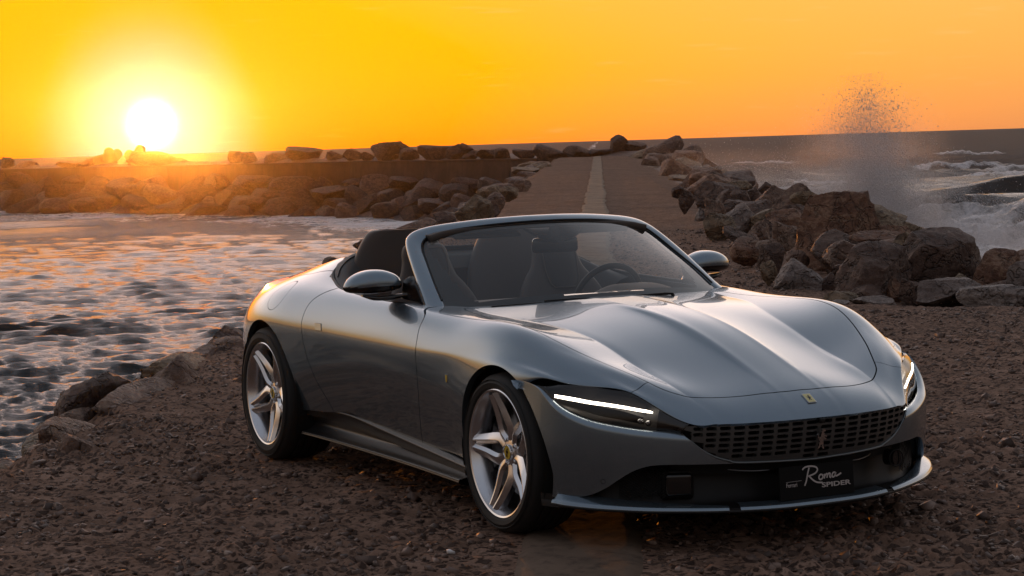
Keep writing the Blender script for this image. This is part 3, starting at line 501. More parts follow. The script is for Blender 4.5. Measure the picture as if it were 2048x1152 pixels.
 ('a',(-202.394, 65.525, -3.698, 4.946, 4.2, 2.714),6,'sixth boulder from the left in the third row below the far sea wall','boulders below the far sea wall'),
 ('r',(-195.433, 66.603, -4.131, 4.262, 3.618, 2.92),3,'seventh boulder from the left in the third row below the far sea wall','boulders below the far sea wall'),
 ('a',(-189.029, 67.543, -3.872, 4.305, 3.655, 2.496),6,'eighth boulder from the left in the third row below the far sea wall','boulders below the far sea wall'),
 ('s',(-183.534, 68.914, -4.258, 3.864, 3.281, 2.932),6,'ninth boulder from the left in the third row below the far sea wall','boulders below the far sea wall'),
 ('s',(-179.724, 70.027, -3.69, 3.23, 2.742, 2.047),6,'tenth boulder from the left in the third row below the far sea wall','boulders below the far sea wall'),
 ('r',(-175.194, 71.427, -3.979, 3.785, 3.214, 2.209),6,'eleventh boulder from the left in the third row below the far sea wall','boulders below the far sea wall'),
 ('s',(-168.771, 72.01, -3.481, 3.817, 3.24, 2.06),6,'twelfth boulder from the left in the third row below the far sea wall','boulders below the far sea wall'),
 ('a',(-160.839, 72.001, -3.804, 3.611, 3.066, 2.34),3,'thirteenth boulder from the left in the third row below the far sea wall','boulders below the far sea wall'),
 ('a',(-154.654, 71.821, -3.785, 3.322, 2.821, 2.104),3,'fourteenth boulder from the left in the third row below the far sea wall','boulders below the far sea wall'),
 ('a',(-147.072, 71.477, -3.389, 3.767, 3.198, 2.284),3,'fifteenth boulder from the left in the third row below the far sea wall','boulders below the far sea wall'),
 ('s',(-138.866, 70.729, -3.397, 3.049, 2.589, 1.828),3,'sixteenth boulder from the left in the third row below the far sea wall','boulders below the far sea wall'),
 ('a',(-233.099, 57.194, -4.209, 4.847, 4.116, 2.804),6,'first boulder from the left in the bottom row below the far sea wall','boulders below the far sea wall'),
 ('s',(-225.107, 59.023, -4.297, 5.01, 4.254, 2.969),3,'second boulder from the left in the bottom row below the far sea wall','boulders below the far sea wall'),
 ('a',(-218.434, 60.415, -4.141, 4.615, 3.918, 2.827),6,'third boulder from the left in the bottom row below the far sea wall','boulders below the far sea wall'),
 ('a',(-210.175, 62.393, -4.477, 5.183, 4.401, 2.471),6,'fourth boulder from the left in the bottom row below the far sea wall','boulders below the far sea wall'),
 ('a',(-202.392, 63.936, -4.802, 5.049, 4.287, 2.833),6,'fifth boulder from the left in the bottom row below the far sea wall','boulders below the far sea wall'),
 ('r',(-194.43, 65.267, -4.546, 4.635, 3.936, 2.596),6,'sixth boulder from the left in the bottom row below the far sea wall','boulders below the far sea wall'),
 ('s',(-187.011, 66.217, -4.795, 3.735, 3.172, 2.611),6,'seventh boulder from the left in the bottom row below the far sea wall','boulders below the far sea wall'),
 ('s',(-181.119, 67.596, -4.31, 3.96, 3.362, 1.964),6,'eighth boulder from the left in the bottom row below the far sea wall','boulders below the far sea wall'),
 ('s',(-177.159, 68.698, -4.584, 3.228, 2.74, 2.097),6,'ninth boulder from the left in the bottom row below the far sea wall','boulders below the far sea wall'),
 ('s',(-173.595, 69.684, -4.746, 2.957, 2.511, 2.635),6,'tenth boulder from the left in the bottom row below the far sea wall','boulders below the far sea wall'),
 ('a',(-168.928, 70.716, -4.567, 4.431, 3.763, 2.784),3,'eleventh boulder from the left in the bottom row below the far sea wall','boulders below the far sea wall'),
 ('s',(-161.817, 70.711, -4.386, 3.642, 3.092, 2.6),6,'twelfth boulder from the left in the bottom row below the far sea wall','boulders below the far sea wall'),
 ('s',(-156.461, 70.549, -4.289, 2.697, 2.29, 1.92),6,'thirteenth boulder from the left in the bottom row below the far sea wall','boulders below the far sea wall'),
 ('a',(-150.555, 70.349, -3.976, 2.714, 2.305, 2.029),6,'fourteenth boulder from the left in the bottom row below the far sea wall','boulders below the far sea wall'),
 ('a',(-144.318, 69.968, -4.119, 2.68, 2.276, 2.438),3,'fifteenth boulder from the left in the bottom row below the far sea wall','boulders below the far sea wall'),
 ('s',(-136.958, 69.403, -4.137, 3.733, 3.169, 2.302),6,'sixteenth boulder from the left in the bottom row below the far sea wall','boulders below the far sea wall'),
]
# ---------------------------------------------------------------- numpy noise
def _hash(ix, iy, seed):
    h = (ix.astype(np.int64)*374761393+iy.astype(np.int64)*668265263+seed*974634777) & 0x7fffffff
    h = (h ^ (h >> 13))*1274126177 & 0x7fffffff; h = (h ^ (h >> 16))*60493 & 0x7fffffff
    return (h % 1000003)/1000003.0
def vnoise(x, y, seed=0):
    ix, iy = np.floor(x).astype(np.int64), np.floor(y).astype(np.int64); fx, fy = x-ix, y-iy
    u, v = fx*fx*fx*(fx*(fx*6-15)+10), fy*fy*fy*(fy*(fy*6-15)+10)
    a, b, c, d = _hash(ix, iy, seed), _hash(ix+1, iy, seed), _hash(ix, iy+1, seed), _hash(ix+1, iy+1, seed)
    return (a*(1-u)+b*u)*(1-v)+(c*(1-u)+d*u)*v
def fbm(x, y, oct=4, seed=0, gain=.5):
    s = np.zeros_like(x); a, t = 1.0, 0.0
    for o in range(oct): s += a*vnoise(x*2**o+13.7*o, y*2**o+7.1*o, seed+o); t += a; a *= gain
    return s/t
def worley(x, y, seed=0):
    ix, iy = np.floor(x).astype(np.int64), np.floor(y).astype(np.int64); d = np.full(x.shape, 9.0); idv = np.zeros(x.shape)
    for dx in (-1, 0, 1):
        for dy in (-1, 0, 1):
            cx, cy = ix+dx, iy+dy; px = cx+_hash(cx, cy, seed); py = cy+_hash(cx, cy, seed+7)
            q = np.hypot(px-x, py-y); m = q < d; d = np.where(m, q, d); idv = np.where(m, _hash(cx, cy, seed+3), idv)
    return d, idv
def full_dist(X, Y, poly):
    P = np.stack([X.ravel(), Y.ravel()], -1); d = np.full(len(P), 1e9)
    for a, b in zip(poly[:-1], poly[1:]):
        ab = b-a; t = np.clip(((P-a)@ab)/(ab@ab), 0, 1); d = np.minimum(d, np.linalg.norm(P-a-t[:, None]*ab, axis=1))
    return d.reshape(X.shape)
def sstep(a, b, x): t = np.clip((x-a)/(b-a), 0, 1); return t*t*(3-2*t)
# road frame: s runs along the pier away from the camera, t across it to the right
RO = np.array((1.98, -.93)); RE = np.array((-.8712, .4909)); RN = np.array((.4909, .8712))
def to_xy(s, t): return RO[0]+RE[0]*s+RN[0]*t, RO[1]+RE[1]*s+RN[1]*t
SEA_Z = -4.5

# ---------------------------------------------------------------- materials of the setting
def ground_material():
    m = bpy.data.materials.new('eroded_pebble_concrete'); m.use_nodes = True; t = NT(m.node_tree); b = t.n['Principled BSDF']
    P = t.node('ShaderNodeTexCoord').outputs['Object']
    big = t.noise(P, .45, 5, .6); mid = t.noise(P, 3.2, 6, .65); fine = t.noise(P, 55, 4, .7)
    matrix = t.ramp(mid, [(.28, (.150, .088, .061)), (.50, (.25, .152, .108)), (.72, (.37, .24, .178))])
    W = t.vmath('ADD', P, t.vmath('MULTIPLY', t.noise(P, 30, 3, .6, out=1), (.03, .03, .03)))
    def flecks(scale, lo, hi, thr):
        d = t.voro(W, scale); idc = t.voro(W, scale, out=1); sel = t.math('GREATER_THAN', t.math('ADD', idc, t.math('MULTIPLY_ADD', t.noise(P, 1.1, 3, .6), .9, -.45)), thr)
        return t.math('MULTIPLY', sel, t.ramp(d, [(lo, (1, 1, 1)), (hi, (0, 0, 0))])), idc, d
    f1, c1, d1 = flecks(19, .34, .50, .42); f2, c2, d2 = flecks(34, .36, .50, .45)
    c = t.mix(f2, matrix, t.ramp(c2, [(0, (.030, .019, .015)), (.6, (.075, .045, .034)), (.9, (.17, .115, .088)), (1, (.26, .19, .15))]))
    c = t.mix(f1, c, t.ramp(c1, [(0, (.025, .016, .013)), (.6, (.060, .037, .029)), (.85, (.13, .085, .066)), (1, (.22, .16, .13))]))
    c = t.mix(t.ramp(big, [(.36, (.6,)*3), (.60, (0,)*3)]), c, t.mix(.5, c, (.060, .036, .026, 1)))
    c = t.mix(t.ramp(fine, [(.30, (.6,)*3), (.50, (0,)*3)]), c, (.030, .020, .016, 1))
    t.val(b.inputs['Base Color'], c); t.val(b.inputs['Roughness'], t.math('MULTIPLY_ADD', mid, .2, .8)); b.inputs['Specular IOR Level'].default_value = .08
    h = t.math('ADD', t.math('MULTIPLY', f1, .8), t.math('ADD', t.math('MULTIPLY', f2, .45), t.math('MULTIPLY', fine, .5)))
    t.val(b.inputs['Normal'], t.bump(h, .8, .018)); return m
def rock_material(i, a, b_, vein):
    m = bpy.data.materials.new('boulder_stone_%s' % ['brown', 'rust', 'grey', 'dark', 'tan', 'pale', 'darkest'][i]); m.use_nodes = True; t = NT(m.node_tree); b = t.n['Principled BSDF']
    tc = t.node('ShaderNodeNewGeometry').outputs['Position']; oi = t.node('ShaderNodeObjectInfo').outputs['Random']
    off = t.node('ShaderNodeCombineXYZ'); t.val(off.inputs[0], t.math('MULTIPLY', oi, 37.0)); t.val(off.inputs[1], t.math('MULTIPLY', oi, 11.0)); P = t.vmath('ADD', tc, off.outputs[0])
    n1 = t.noise(P, 2.2, 7, .64, dist=.5); n2 = t.noise(P, 10, 6, .72); n3 = t.noise(t.vmath('MULTIPLY', P, (1.0, 1.4, 2.6)), 2.4, 6, .66, dist=1.0)
    c = t.mix(t.ramp(n1, [(.32, (0,)*3), (.66, (1,)*3)]), (*a, 1), (*b_, 1))
    c = t.mix(t.ramp(n3, [(.50, (0,)*3), (.57, (.75,)*3), (.64, (0,)*3)]), c, (*vein, 1))
    c = t.mix(t.ramp(n2, [(.28, (.75,)*3), (.50, (0,)*3)]), c, (.025, .018, .015, 1))
    t.val(b.inputs['Base Color'], c); t.val(b.inputs['Roughness'], t.math('MULTIPLY_ADD', n2, .35, .48)); b.inputs['Specular IOR Level'].default_value = .4
    crack = t.voro(t.vmath('ADD', P, t.noise(P, 3, 3, out=1)), 2.3, 'DISTANCE_TO_EDGE')
    h = t.math('ADD', t.math('MULTIPLY', n2, .7), t.math('ADD', t.math('MULTIPLY', n1, 1.2), t.ramp(crack, [(0, (0,)*3), (.05, (.5,)*3)])))
    t.val(b.inputs['Normal'], t.bump(h, 1.0, .13)); return m
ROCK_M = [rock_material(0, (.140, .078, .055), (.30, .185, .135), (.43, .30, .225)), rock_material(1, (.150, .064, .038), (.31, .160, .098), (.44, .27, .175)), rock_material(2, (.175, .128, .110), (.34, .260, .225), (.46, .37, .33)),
          rock_material(3, (.080, .045, .034), (.175, .104, .078), (.27, .18, .14)), rock_material(4, (.165, .104, .062), (.33, .226, .145), (.45, .34, .235)), rock_material(5, (.28, .215, .188), (.46, .375, .335), (.58, .50, .46)), rock_material(6, (.042, .023, .017), (.098, .056, .040), (.17, .105, .08))]  # last tone is the darkest brown, only for the far sea-wall boulders
def concrete_material(name, a, b_):
    m = bpy.data.materials.new(name); m.use_nodes = True; t = NT(m.node_tree); b = t.n['Principled BSDF']; P = t.node('ShaderNodeTexCoord').outputs['Object']
    n1 = t.noise(P, .7, 7, .65); n2 = t.noise(P, 14, 5, .7); st = t.noise(t.vmath('MULTIPLY', P, (1.2, 1.2, .12)), 1.5, 4, .6)
    c = t.mix(t.ramp(n1, [(.3, (0,)*3), (.7, (1,)*3)]), (*a, 1), (*b_, 1)); c = t.mix(t.ramp(st, [(.5, (0,)*3), (.7, (.5,)*3)]), c, (.05, .038, .03, 1)); c = t.mix(t.ramp(n2, [(.3, (.6,)*3), (.5, (0,)*3)]), c, (.04, .03, .026, 1))
    t.val(b.inputs['Base Color'], c); b.inputs['Roughness'].default_value = .9; b.inputs['Specular IOR Level'].default_value = .12; t.val(b.inputs['Normal'], t.bump(t.math('ADD', n2, n1), .25, .02)); return m
GROUND_M = ground_material(); STRIP_M = concrete_material('smooth_concrete_strip', (.19, .142, .104), (.31, .24, .178)); WALL_M = concrete_material('sea_wall_concrete', (.062, .039, .029), (.112, .074, .055))

# ---------------------------------------------------------------- pier deck
def deck_height(s, t):
    """height of the rough deck and its shoulders"""
    edge = (fbm(s*.9, t*.0+3, 3, 5)-.5)*.55+(fbm(s*4, t*4, 2, 9)-.5)*.22
    z = .38*sstep(70, 160, s)
    left = np.clip(-2.95+edge-t, 0, 99); z = z-left*np.where(left < .25, .6, 1.25)+np.where(left > .25, .16, 0)
    bank = np.where(s > 11.2, 1, 0)*sstep(0, 1, s-11.6+.55*(t-2.3)*0)
    rt = np.clip(t-(2.2+edge*.6), 0, 99)*sstep(11.2, 13.2, s+np.clip(t-2.2, 0, 9)*.02)
    z = z+np.where(rt < 2.2, -.10*rt, -.22-(rt-2.2)*.85)
    z = np.maximum(z, SEA_Z-1.5)
    return z, left, rt
def build_deck():
    s = [-9.0]
    while s[-1] < 171:
        d = max(s[-1]+8.5, 3); s.append(s[-1]+max(.026, d*d/3300))
    s = np.array(s)
    t = np.r_[np.arange(-9, -3.6, .22), np.arange(-3.6, 5.6, .030), np.arange(5.6, 14, .3)]
    S, T = np.meshgrid(s, t, indexing='ij'); z, left, rt = deck_height(S, T)
    step = np.gradient(s)[:, None]; lod = np.clip(.07/np.maximum(step, .03), 0, 1)
    on = (left < .3)
    strip = sstep(.36, .26, np.abs(T)+(fbm(S*2.2, T*2.2, 3, 31)-.5)*.14)*np.where(S > -3, 1, 0)
    rough = (fbm(S*1.1, T*1.1, 3, 1)-.5)*.035+(fbm(S*7, T*7, 3, 2)-.5)*.020
    d1, i1 = worley(S/.072, T/.072, 11); d2, i2 = worley(S/.043, T/.043, 12)
    keep = sstep(.40, .58, fbm(S*.8, T*.8, 3, 21))
    pits = -np.where(i2 > .62, 1, 0)*sstep(.42, .20, d2)*.013; studs = np.where(i1 > .38, 1, 0)*np.sqrt(np.clip(1-(d1/.46)**2, 0, 1))*(.006+.014*i1)
    fine = (pits+studs*(.55+.75*keep))*lod*1.25
    z = z+rough*(1-.6*strip)+fine*(1-.97*strip)
    # flat under the tyres
    X, Y = to_xy(S, T)
    for wx, wy in ((1.335, -.826), (-1.335, -.838), (1.335, .826), (-1.335, .838)):
        q = sstep(.35, .12, np.hypot((X-wx)*1.0, (Y-wy)*1.0)); z = z*(1-q)+q*.002
    V = np.stack([X, Y, z], -1).reshape(-1, 3)
    o = make_obj('pier_deck', V, grid_faces(*S.shape)[:, ::-1], GROUND_M); o.data.materials.append(ROCK_M[3])
    sl = ((left > .30) | (rt > .9)); sl = (sl[:-1, :-1] & sl[1:, 1:]).ravel(); o.data.polygons.foreach_set('material_index', sl.astype(np.int32)); return tag(o, kind='structure')
build_deck()
def build_strip(name, s, width, mt, wob):
    t = np.linspace(-.34, .34, 19); S, T = np.meshgrid(s, t, indexing='ij')
    w = 1+(fbm(S*.55, S*0, 3, 41)-.5)*wob+(fbm(S*5, S*0+9, 2, 43)-.5)*.14; wl = 1+(fbm(S*.55, S*0+50, 3, 45)-.5)*wob+(fbm(S*5, S*0+59, 2, 46)-.5)*.16
    T2 = np.where(T > 0, T*w, T*wl)*width; z, _, _ = deck_height(S, np.zeros_like(T))
    z = z+(fbm(S*1.1, T2*1.1, 3, 1)-.5)*.014+.014+.035*sstep(12, 60, S)-sstep(.26, .36, np.abs(T))*.022+(fbm(S*22, T2*22, 2, 4)-.5)*.004
    X, Y = to_xy(S, T2); return tag(make_obj(name, np.stack([X, Y, z], -1).reshape(-1, 3), grid_faces(*S.shape)[:, ::-1], mt), kind='structure')
build_strip('concrete_strip', np.r_[np.arange(13, 22, .06), np.geomspace(22, 160, 160)], .86, STRIP_M, .5)
build_strip('near_concrete_strip', np.arange(-4.5, 13, .06), .76, concrete_material('darker_concrete', (.115, .078, .056), (.205, .145, .107)), .2)  # nearer stretch of the strip, in a darker concrete tone
# loose stones and exposed aggregate, too many to count
def stone_protos(rng, n=10):
    out = []
    for k in range(n):
        bm = bmesh.new(); bmesh.ops.create_icosphere(bm, subdivisions=1, radius=1); V = np.array([v.co[:] for v in bm.verts]); F = np.array([[v.index for v in f.verts] for f in bm.faces]); bm.free()
        for _ in range(5):
            q = rng.normal(size=3); q /= np.linalg.norm(q); dd = np.clip(V@q-rng.uniform(.35, .75), 0, 9); V = V-dd[:, None]*q
        V *= rng.uniform(.8, 1.2, V.shape); out.append((V, F))
    return out
def build_stones():
    rng = np.random.default_rng(4); N = 105000; u = rng.random(N); s = -4.0+(u**1.9)*34; t = rng.uniform(-3.1, 6.4, N)
    dens = fbm(s*.8, t*.8, 3, 21); ok = (rng.random(N) < .25+2.6*np.clip(dens-.36, 0, 1)) & ~(np.abs(t) < .20+.14*rng.random(N)) & ~((s > 11.3) & (t > 2.2)); s, t = s[ok], t[ok]
    z, left, rt = deck_height(s, t); z += (fbm(s*1.1, t*1.1, 3, 1)-.5)*.035+(fbm(s*7, t*7, 3, 2)-.5)*.020; X, Y = to_xy(s, t); ok = left < .15
    for wx, wy in ((1.335, -.826), (-1.335, -.838)): ok &= ~((np.abs(X-wx) < .2) & (np.abs(Y-wy) < .17))
    X, Y, z = X[ok], Y[ok], z[ok]; n = len(X); r = np.exp(rng.normal(math.log(.0098), .48, n)).clip(.006, .045)
    cube = np.array([(-1, -1, -1), (1, -1, -1), (1, 1, -1), (-1, 1, -1), (-1, -1, 1), (1, -1, 1), (1, 1, 1), (-1, 1, 1)])*.7; Fq = np.array([(0, 3, 2, 1), (4, 5, 6, 7), (0, 1, 5, 4), (1, 2, 6, 5), (2, 3, 7, 6), (3, 0, 4, 7)])
    W = cube[None]*rng.uniform(.55, 1.35, (n, 8, 3))*np.array((1.25, .95, .75)); Q, _ = np.linalg.qr(rng.normal(size=(n, 3, 3))+np.eye(3)*1.5); W = np.einsum('nij,nkj->nki', Q, W)*np.array((1, 1, .8))*r[:, None, None]
    Vs = (W+np.stack([X, Y, z+r*.22], -1)[:, None]).reshape(-1, 3); Fs = (Fq[None]+np.arange(n)[:, None, None]*8).reshape(-1, 4)
    m = bpy.data.materials.new('loose_stone'); m.use_nodes = True; t_ = NT(m.node_tree); b = t_.n['Principled BSDF']; P = t_.node('ShaderNodeTexCoord').outputs['Object']
    c = t_.ramp(t_.voro(P, 17, out=1), [(0, (.040, .024, .018)), (.55, (.115, .069, .051)), (.85, (.23, .152, .117)), (1, (.42, .32, .27))]); t_.val(b.inputs['Base Color'], c); b.inputs['Roughness'].default_value = .62
    return tag(make_obj('gravel', Vs, Fs, m, smooth=False), 'loose brown stones strewn over the pier surface', 'gravel', kind='stuff')
build_stones()
# small litter by the front tyre and a pale pebble on the right
def scrap(name, x, y, r, mt, label, cat):
    rng = np.random.default_rng(int(abs(x*100))); V, F = stone_protos(rng, 1)[0]; z = float(deck_height(np.array([0.]), np.array([0.]))[0][0])
    return tag(make_obj(name, V*np.array((1.3, .9, .8))*r+np.array((x, y, r*.6)), F, mt, smooth=False), label, cat)

# ---------------------------------------------------------------- boulders
def rock_mesh(name, seed, style, sub):
    rng = np.random.default_rng(seed); bm = bmesh.new(); bmesh.ops.create_icosphere(bm, subdivisions=sub, radius=1)
    V = np.array([v.co[:] for v in bm.verts]); F = np.array([[v.index for v in f.verts] for f in bm.faces]); bm.free()
    cuts = {'a': 20, 'r': 16, 's': 16}[style]; lo = {'a': .36, 'r': .46, 's': .38}[style]
    if style == 's': V = V*np.array((1, 1, .62))
    for k in range(cuts):
        q = rng.normal(size=3); q /= np.linalg.norm(q); d = rng.uniform(lo, .82)*(.62 if style == 's' and abs(q[2]) > .7 else 1); dd = np.clip(V@q-d, 0, 9); V = V-(dd*.93)[:, None]*q
    off = Vector(rng.uniform(-50, 50, 3)); amp = {'a': .045, 'r': .055, 's': .04}[style]; N = V/np.linalg.norm(V, axis=1, keepdims=True); out = []
    for v, n in zip(V, N):
        p = Vector(v); h = mnoise.fractal(p*1.7+off, 1.0, 2.1, 5)*amp+abs(mnoise.fractal(p*4.2+off, .9, 2.0, 4))*-.05+mnoise.noise(Vector((p.x*2, p.y*2, p.z*9))+off)*.020
        out.append(v+n*h)
    V = np.array(out); V -= (V.max(0)+V.min(0))/2; V /= (V.max(0)-V.min(0))
    me = make_obj(name, V, F, None, sharp=30).data
    bpy.data.objects.remove(bpy.data.objects[-1]) if False else None
    return me
ROCK_LIB = {}
def rock_lib(style, near):
    k = (style, near)
    if k not in ROCK_LIB:
        L = []
        for i in range(7 if near else 5):
            me = rock_mesh('boulder', {'a': 100, 'r': 200, 's': 300}[style]+i+(50 if not near else 0), style, 5 if near else 3); L.append(me)
        for o in [o for o in bpy.data.objects if o.type == 'MESH' and o.data in L]: bpy.data.objects.remove(o)
        ROCK_LIB[k] = L
    return ROCK_LIB[k]
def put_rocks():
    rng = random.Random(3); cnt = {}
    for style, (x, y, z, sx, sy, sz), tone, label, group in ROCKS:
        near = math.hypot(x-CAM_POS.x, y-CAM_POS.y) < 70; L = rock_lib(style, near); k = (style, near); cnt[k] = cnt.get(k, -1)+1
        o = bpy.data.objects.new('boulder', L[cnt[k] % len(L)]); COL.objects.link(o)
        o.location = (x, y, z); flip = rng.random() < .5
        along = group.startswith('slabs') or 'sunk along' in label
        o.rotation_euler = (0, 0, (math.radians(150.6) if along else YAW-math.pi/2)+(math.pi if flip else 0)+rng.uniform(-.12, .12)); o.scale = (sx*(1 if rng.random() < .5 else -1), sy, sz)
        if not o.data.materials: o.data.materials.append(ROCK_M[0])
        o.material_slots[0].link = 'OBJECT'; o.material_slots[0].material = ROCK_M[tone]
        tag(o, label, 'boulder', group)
put_rocks()

# ---------------------------------------------------------------- far sea wall, tetrapods
WALL = [(-133.5, 76.6), (-181.5, 75.3), (-195.1, 70.8), (-231.2, 63.2), (-267.4, 53.2), (-330, 38)]
def build_wall():
    root = empty('sea_wall', (WALL[0][0], WALL[0][1], 0)); tag(root, 'long low concrete sea wall beyond the water at left', 'wall'); c = np.array(WALL); o0 = np.array((WALL[0][0], WALL[0][1], 0))
    seg = np.r_[0, np.cumsum(np.linalg.norm(np.diff(c, axis=0), axis=1))]; n = 0; L = 16.0
    while (n+1)*L < seg[-1]:
        a, b = n*L+.03, (n+1)*L-.03; pa = np.array([np.interp(a, seg, c[:, k]) for k in (0, 1)]); pb = np.array([np.interp(b, seg, c[:, k]) for k in (0, 1)])
        d = (pb-pa)/np.linalg.norm(pb-pa); nn = np.array((d[1], -d[0])); nn = nn if nn@np.array((9.3, -4.9))-nn@pa > 0 else -nn
        V = []
        for q in (pa, pb):
            for off, z in ((.25, -2.6), (.05, .22), (.12, .24), (.12, .36), (-2.6, .36), (-2.6, -2.6)): V.append((*(q+nn*off), z))
        F = [(i, (i+1) % 6, 6+(i+1) % 6, 6+i) for i in range(6)]+[(5, 4, 3, 2, 1, 0), (6, 7, 8, 9, 10, 11)]
        make_obj('wall_block', np.array(V)-o0, F, WALL_M, root, smooth=False); n += 1
build_wall()
# dark core of the breakwater under the boulders
def bank(name, pts, prof):
    c = np.array(pts); T = np.gradient(c, axis=0); N = np.stack([T[:, 1], -T[:, 0]], -1); N /= np.linalg.norm(N, axis=1, keepdims=True); m = N@np.array((9.3, -4.9))-(N*c).sum(1) < 0; N[m] *= -1
    V = np.array([[(*(q+n*a), z) for a, z in prof] for q, n in zip(c, N)]); return tag(make_obj(name, V.reshape(-1, 3), grid_faces(len(c), len(prof)), ROCK_M[3]), kind='structure')
wl = np.stack([np.interp(np.linspace(0, 1, 80), np.linspace(0, 1, len(WALL)), np.array(WALL)[:, k]) for k in (0, 1)], -1)
bank('breakwater_core', wl, [(.26, -2.3), (3, -3.4), (7, -4.9), (12, -7)])
bank('breakwater_seaward', wl, [(-2.5, .3), (-4.5, .75), (-8, .4), (-14, -3), (-18, -6)])
def tetrapod(loc, s, rot, label):
    bm = bmesh.new(); dirs = [Vector((0, 0, 1)), Vector((.943, 0, -.333)), Vector((-.471, .816, -.333)), Vector((-.471, -.816, -.333))]
    for d in dirs:
        M = Matrix.Translation(d*.30) @ d.to_track_quat('Z', 'Y').to_matrix().to_4x4(); bmesh.ops.create_cone(bm, cap_ends=True, segments=14, radius1=.27, radius2=.17, depth=.62, matrix=M)
    bmesh.ops.create_uvsphere(bm, u_segments=16, v_segments=10, radius=.285)
    bmesh.ops.bevel(bm, geom=[e for e in bm.edges if e.calc_face_angle(0) > .9], offset=.03, segments=2, affect='EDGES')
    o = from_bm('tetrapod', bm, WALL_M, None, sharp=40); o.location = loc; o.scale = (s, s, s); o.rotation_euler = rot; tag(o, label, 'tetrapod', 'concrete tetrapods on the far sea wall')
tetrapod((-235.2, 67.6, 1.15), 3.1, (.5, .9, .3), 'concrete tetrapod with two raised stubs on the far sea wall left of the sun')
tetrapod((-226.9, 68.4, 1.0), 3.2, (-.75, .15, 1.1), 'concrete tetrapod with one leg leaning up, directly below the sun')

# ---------------------------------------------------------------- sea
def sea_material():
    m = bpy.data.materials.new('sea_water'); m.use_nodes = True; t = NT(m.node_tree); b = t.n['Principled BSDF']
    P = t.node('ShaderNodeTexCoord').outputs['Object']; at = t.node('ShaderNodeAttribute', attribute_name='foam').outputs['Fac']; lod = t.node('ShaderNodeAttribute', attribute_name='lod').outputs['Fac']
    n = t.noise(t.vmath('MULTIPLY', P, (1, 1, .3)), 1.1, 8, .68, dist=.8); n2 = t.noise(P, 6.0, 5, .7)
    f = t.math('ADD', at, t.math('MULTIPLY_ADD', t.math('ADD', t.math('MULTIPLY', n, .7), t.math('MULTIPLY', n2, .3)), 1.5, -.75)); f = t.ramp(f, [(.42, (0,)*3), (.75, (1,)*3)])
    f = t.math('MULTIPLY', f, t.ramp(at, [(.05, (0,)*3), (.30, (1,)*3)]))
    c = t.mix(f, (.012, .016, .018, 1), (.80, .77, .78, 1)); t.val(b.inputs['Base Color'], c)
    t.val(b.inputs['Roughness'], t.math('MAXIMUM', t.math('MULTIPLY_ADD', f, .6, .07), t.math('MULTIPLY', lod, .48))); b.inputs['IOR'].default_value = 1.34
    mp = t.node('ShaderNodeMapping'); t.l.new(P, mp.inputs[0]); mp.inputs['Rotation'].default_value[2] = -(YAW+math.pi+.31); mp.inputs['Scale'].default_value = (1.0, .42, 0.0); Q = mp.outputs[0]
    w1 = t.noise(Q, 7.0, 6, .70); w2 = t.noise(Q, 1.1, 6, .66)
    h = t.math('ADD', t.math('MULTIPLY', w1, .17), t.math('MULTIPLY', t.math('MULTIPLY', w2, t.math('ADD', lod, .035)), 2.2)); w3 = t.noise(Q, .10, 5, .6); h = t.math('ADD', h, t.math('MULTIPLY', t.math('MULTIPLY', w3, lod), 9.0)); h = t.math('ADD', h, t.math('MULTIPLY', t.math('MULTIPLY', n2, f), .25))
    nb = t.bump(h, 1.0, .55); t.val(b.inputs['Normal'], nb)
    # far off, dark colour mixed in for wave-masked reflections and the water's own body
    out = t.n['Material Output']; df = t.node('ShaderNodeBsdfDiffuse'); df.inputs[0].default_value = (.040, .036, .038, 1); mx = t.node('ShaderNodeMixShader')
    t.val(mx.inputs[0], t.math('MULTIPLY', t.math('MULTIPLY', lod, .60), t.math('SUBTRACT', 1.0, f))); t.l.new(b.outputs[0], mx.inputs[1]); t.l.new(df.outputs[0], mx.inputs[2]); t.l.new(mx.outputs[0], out.inputs[0]); return m
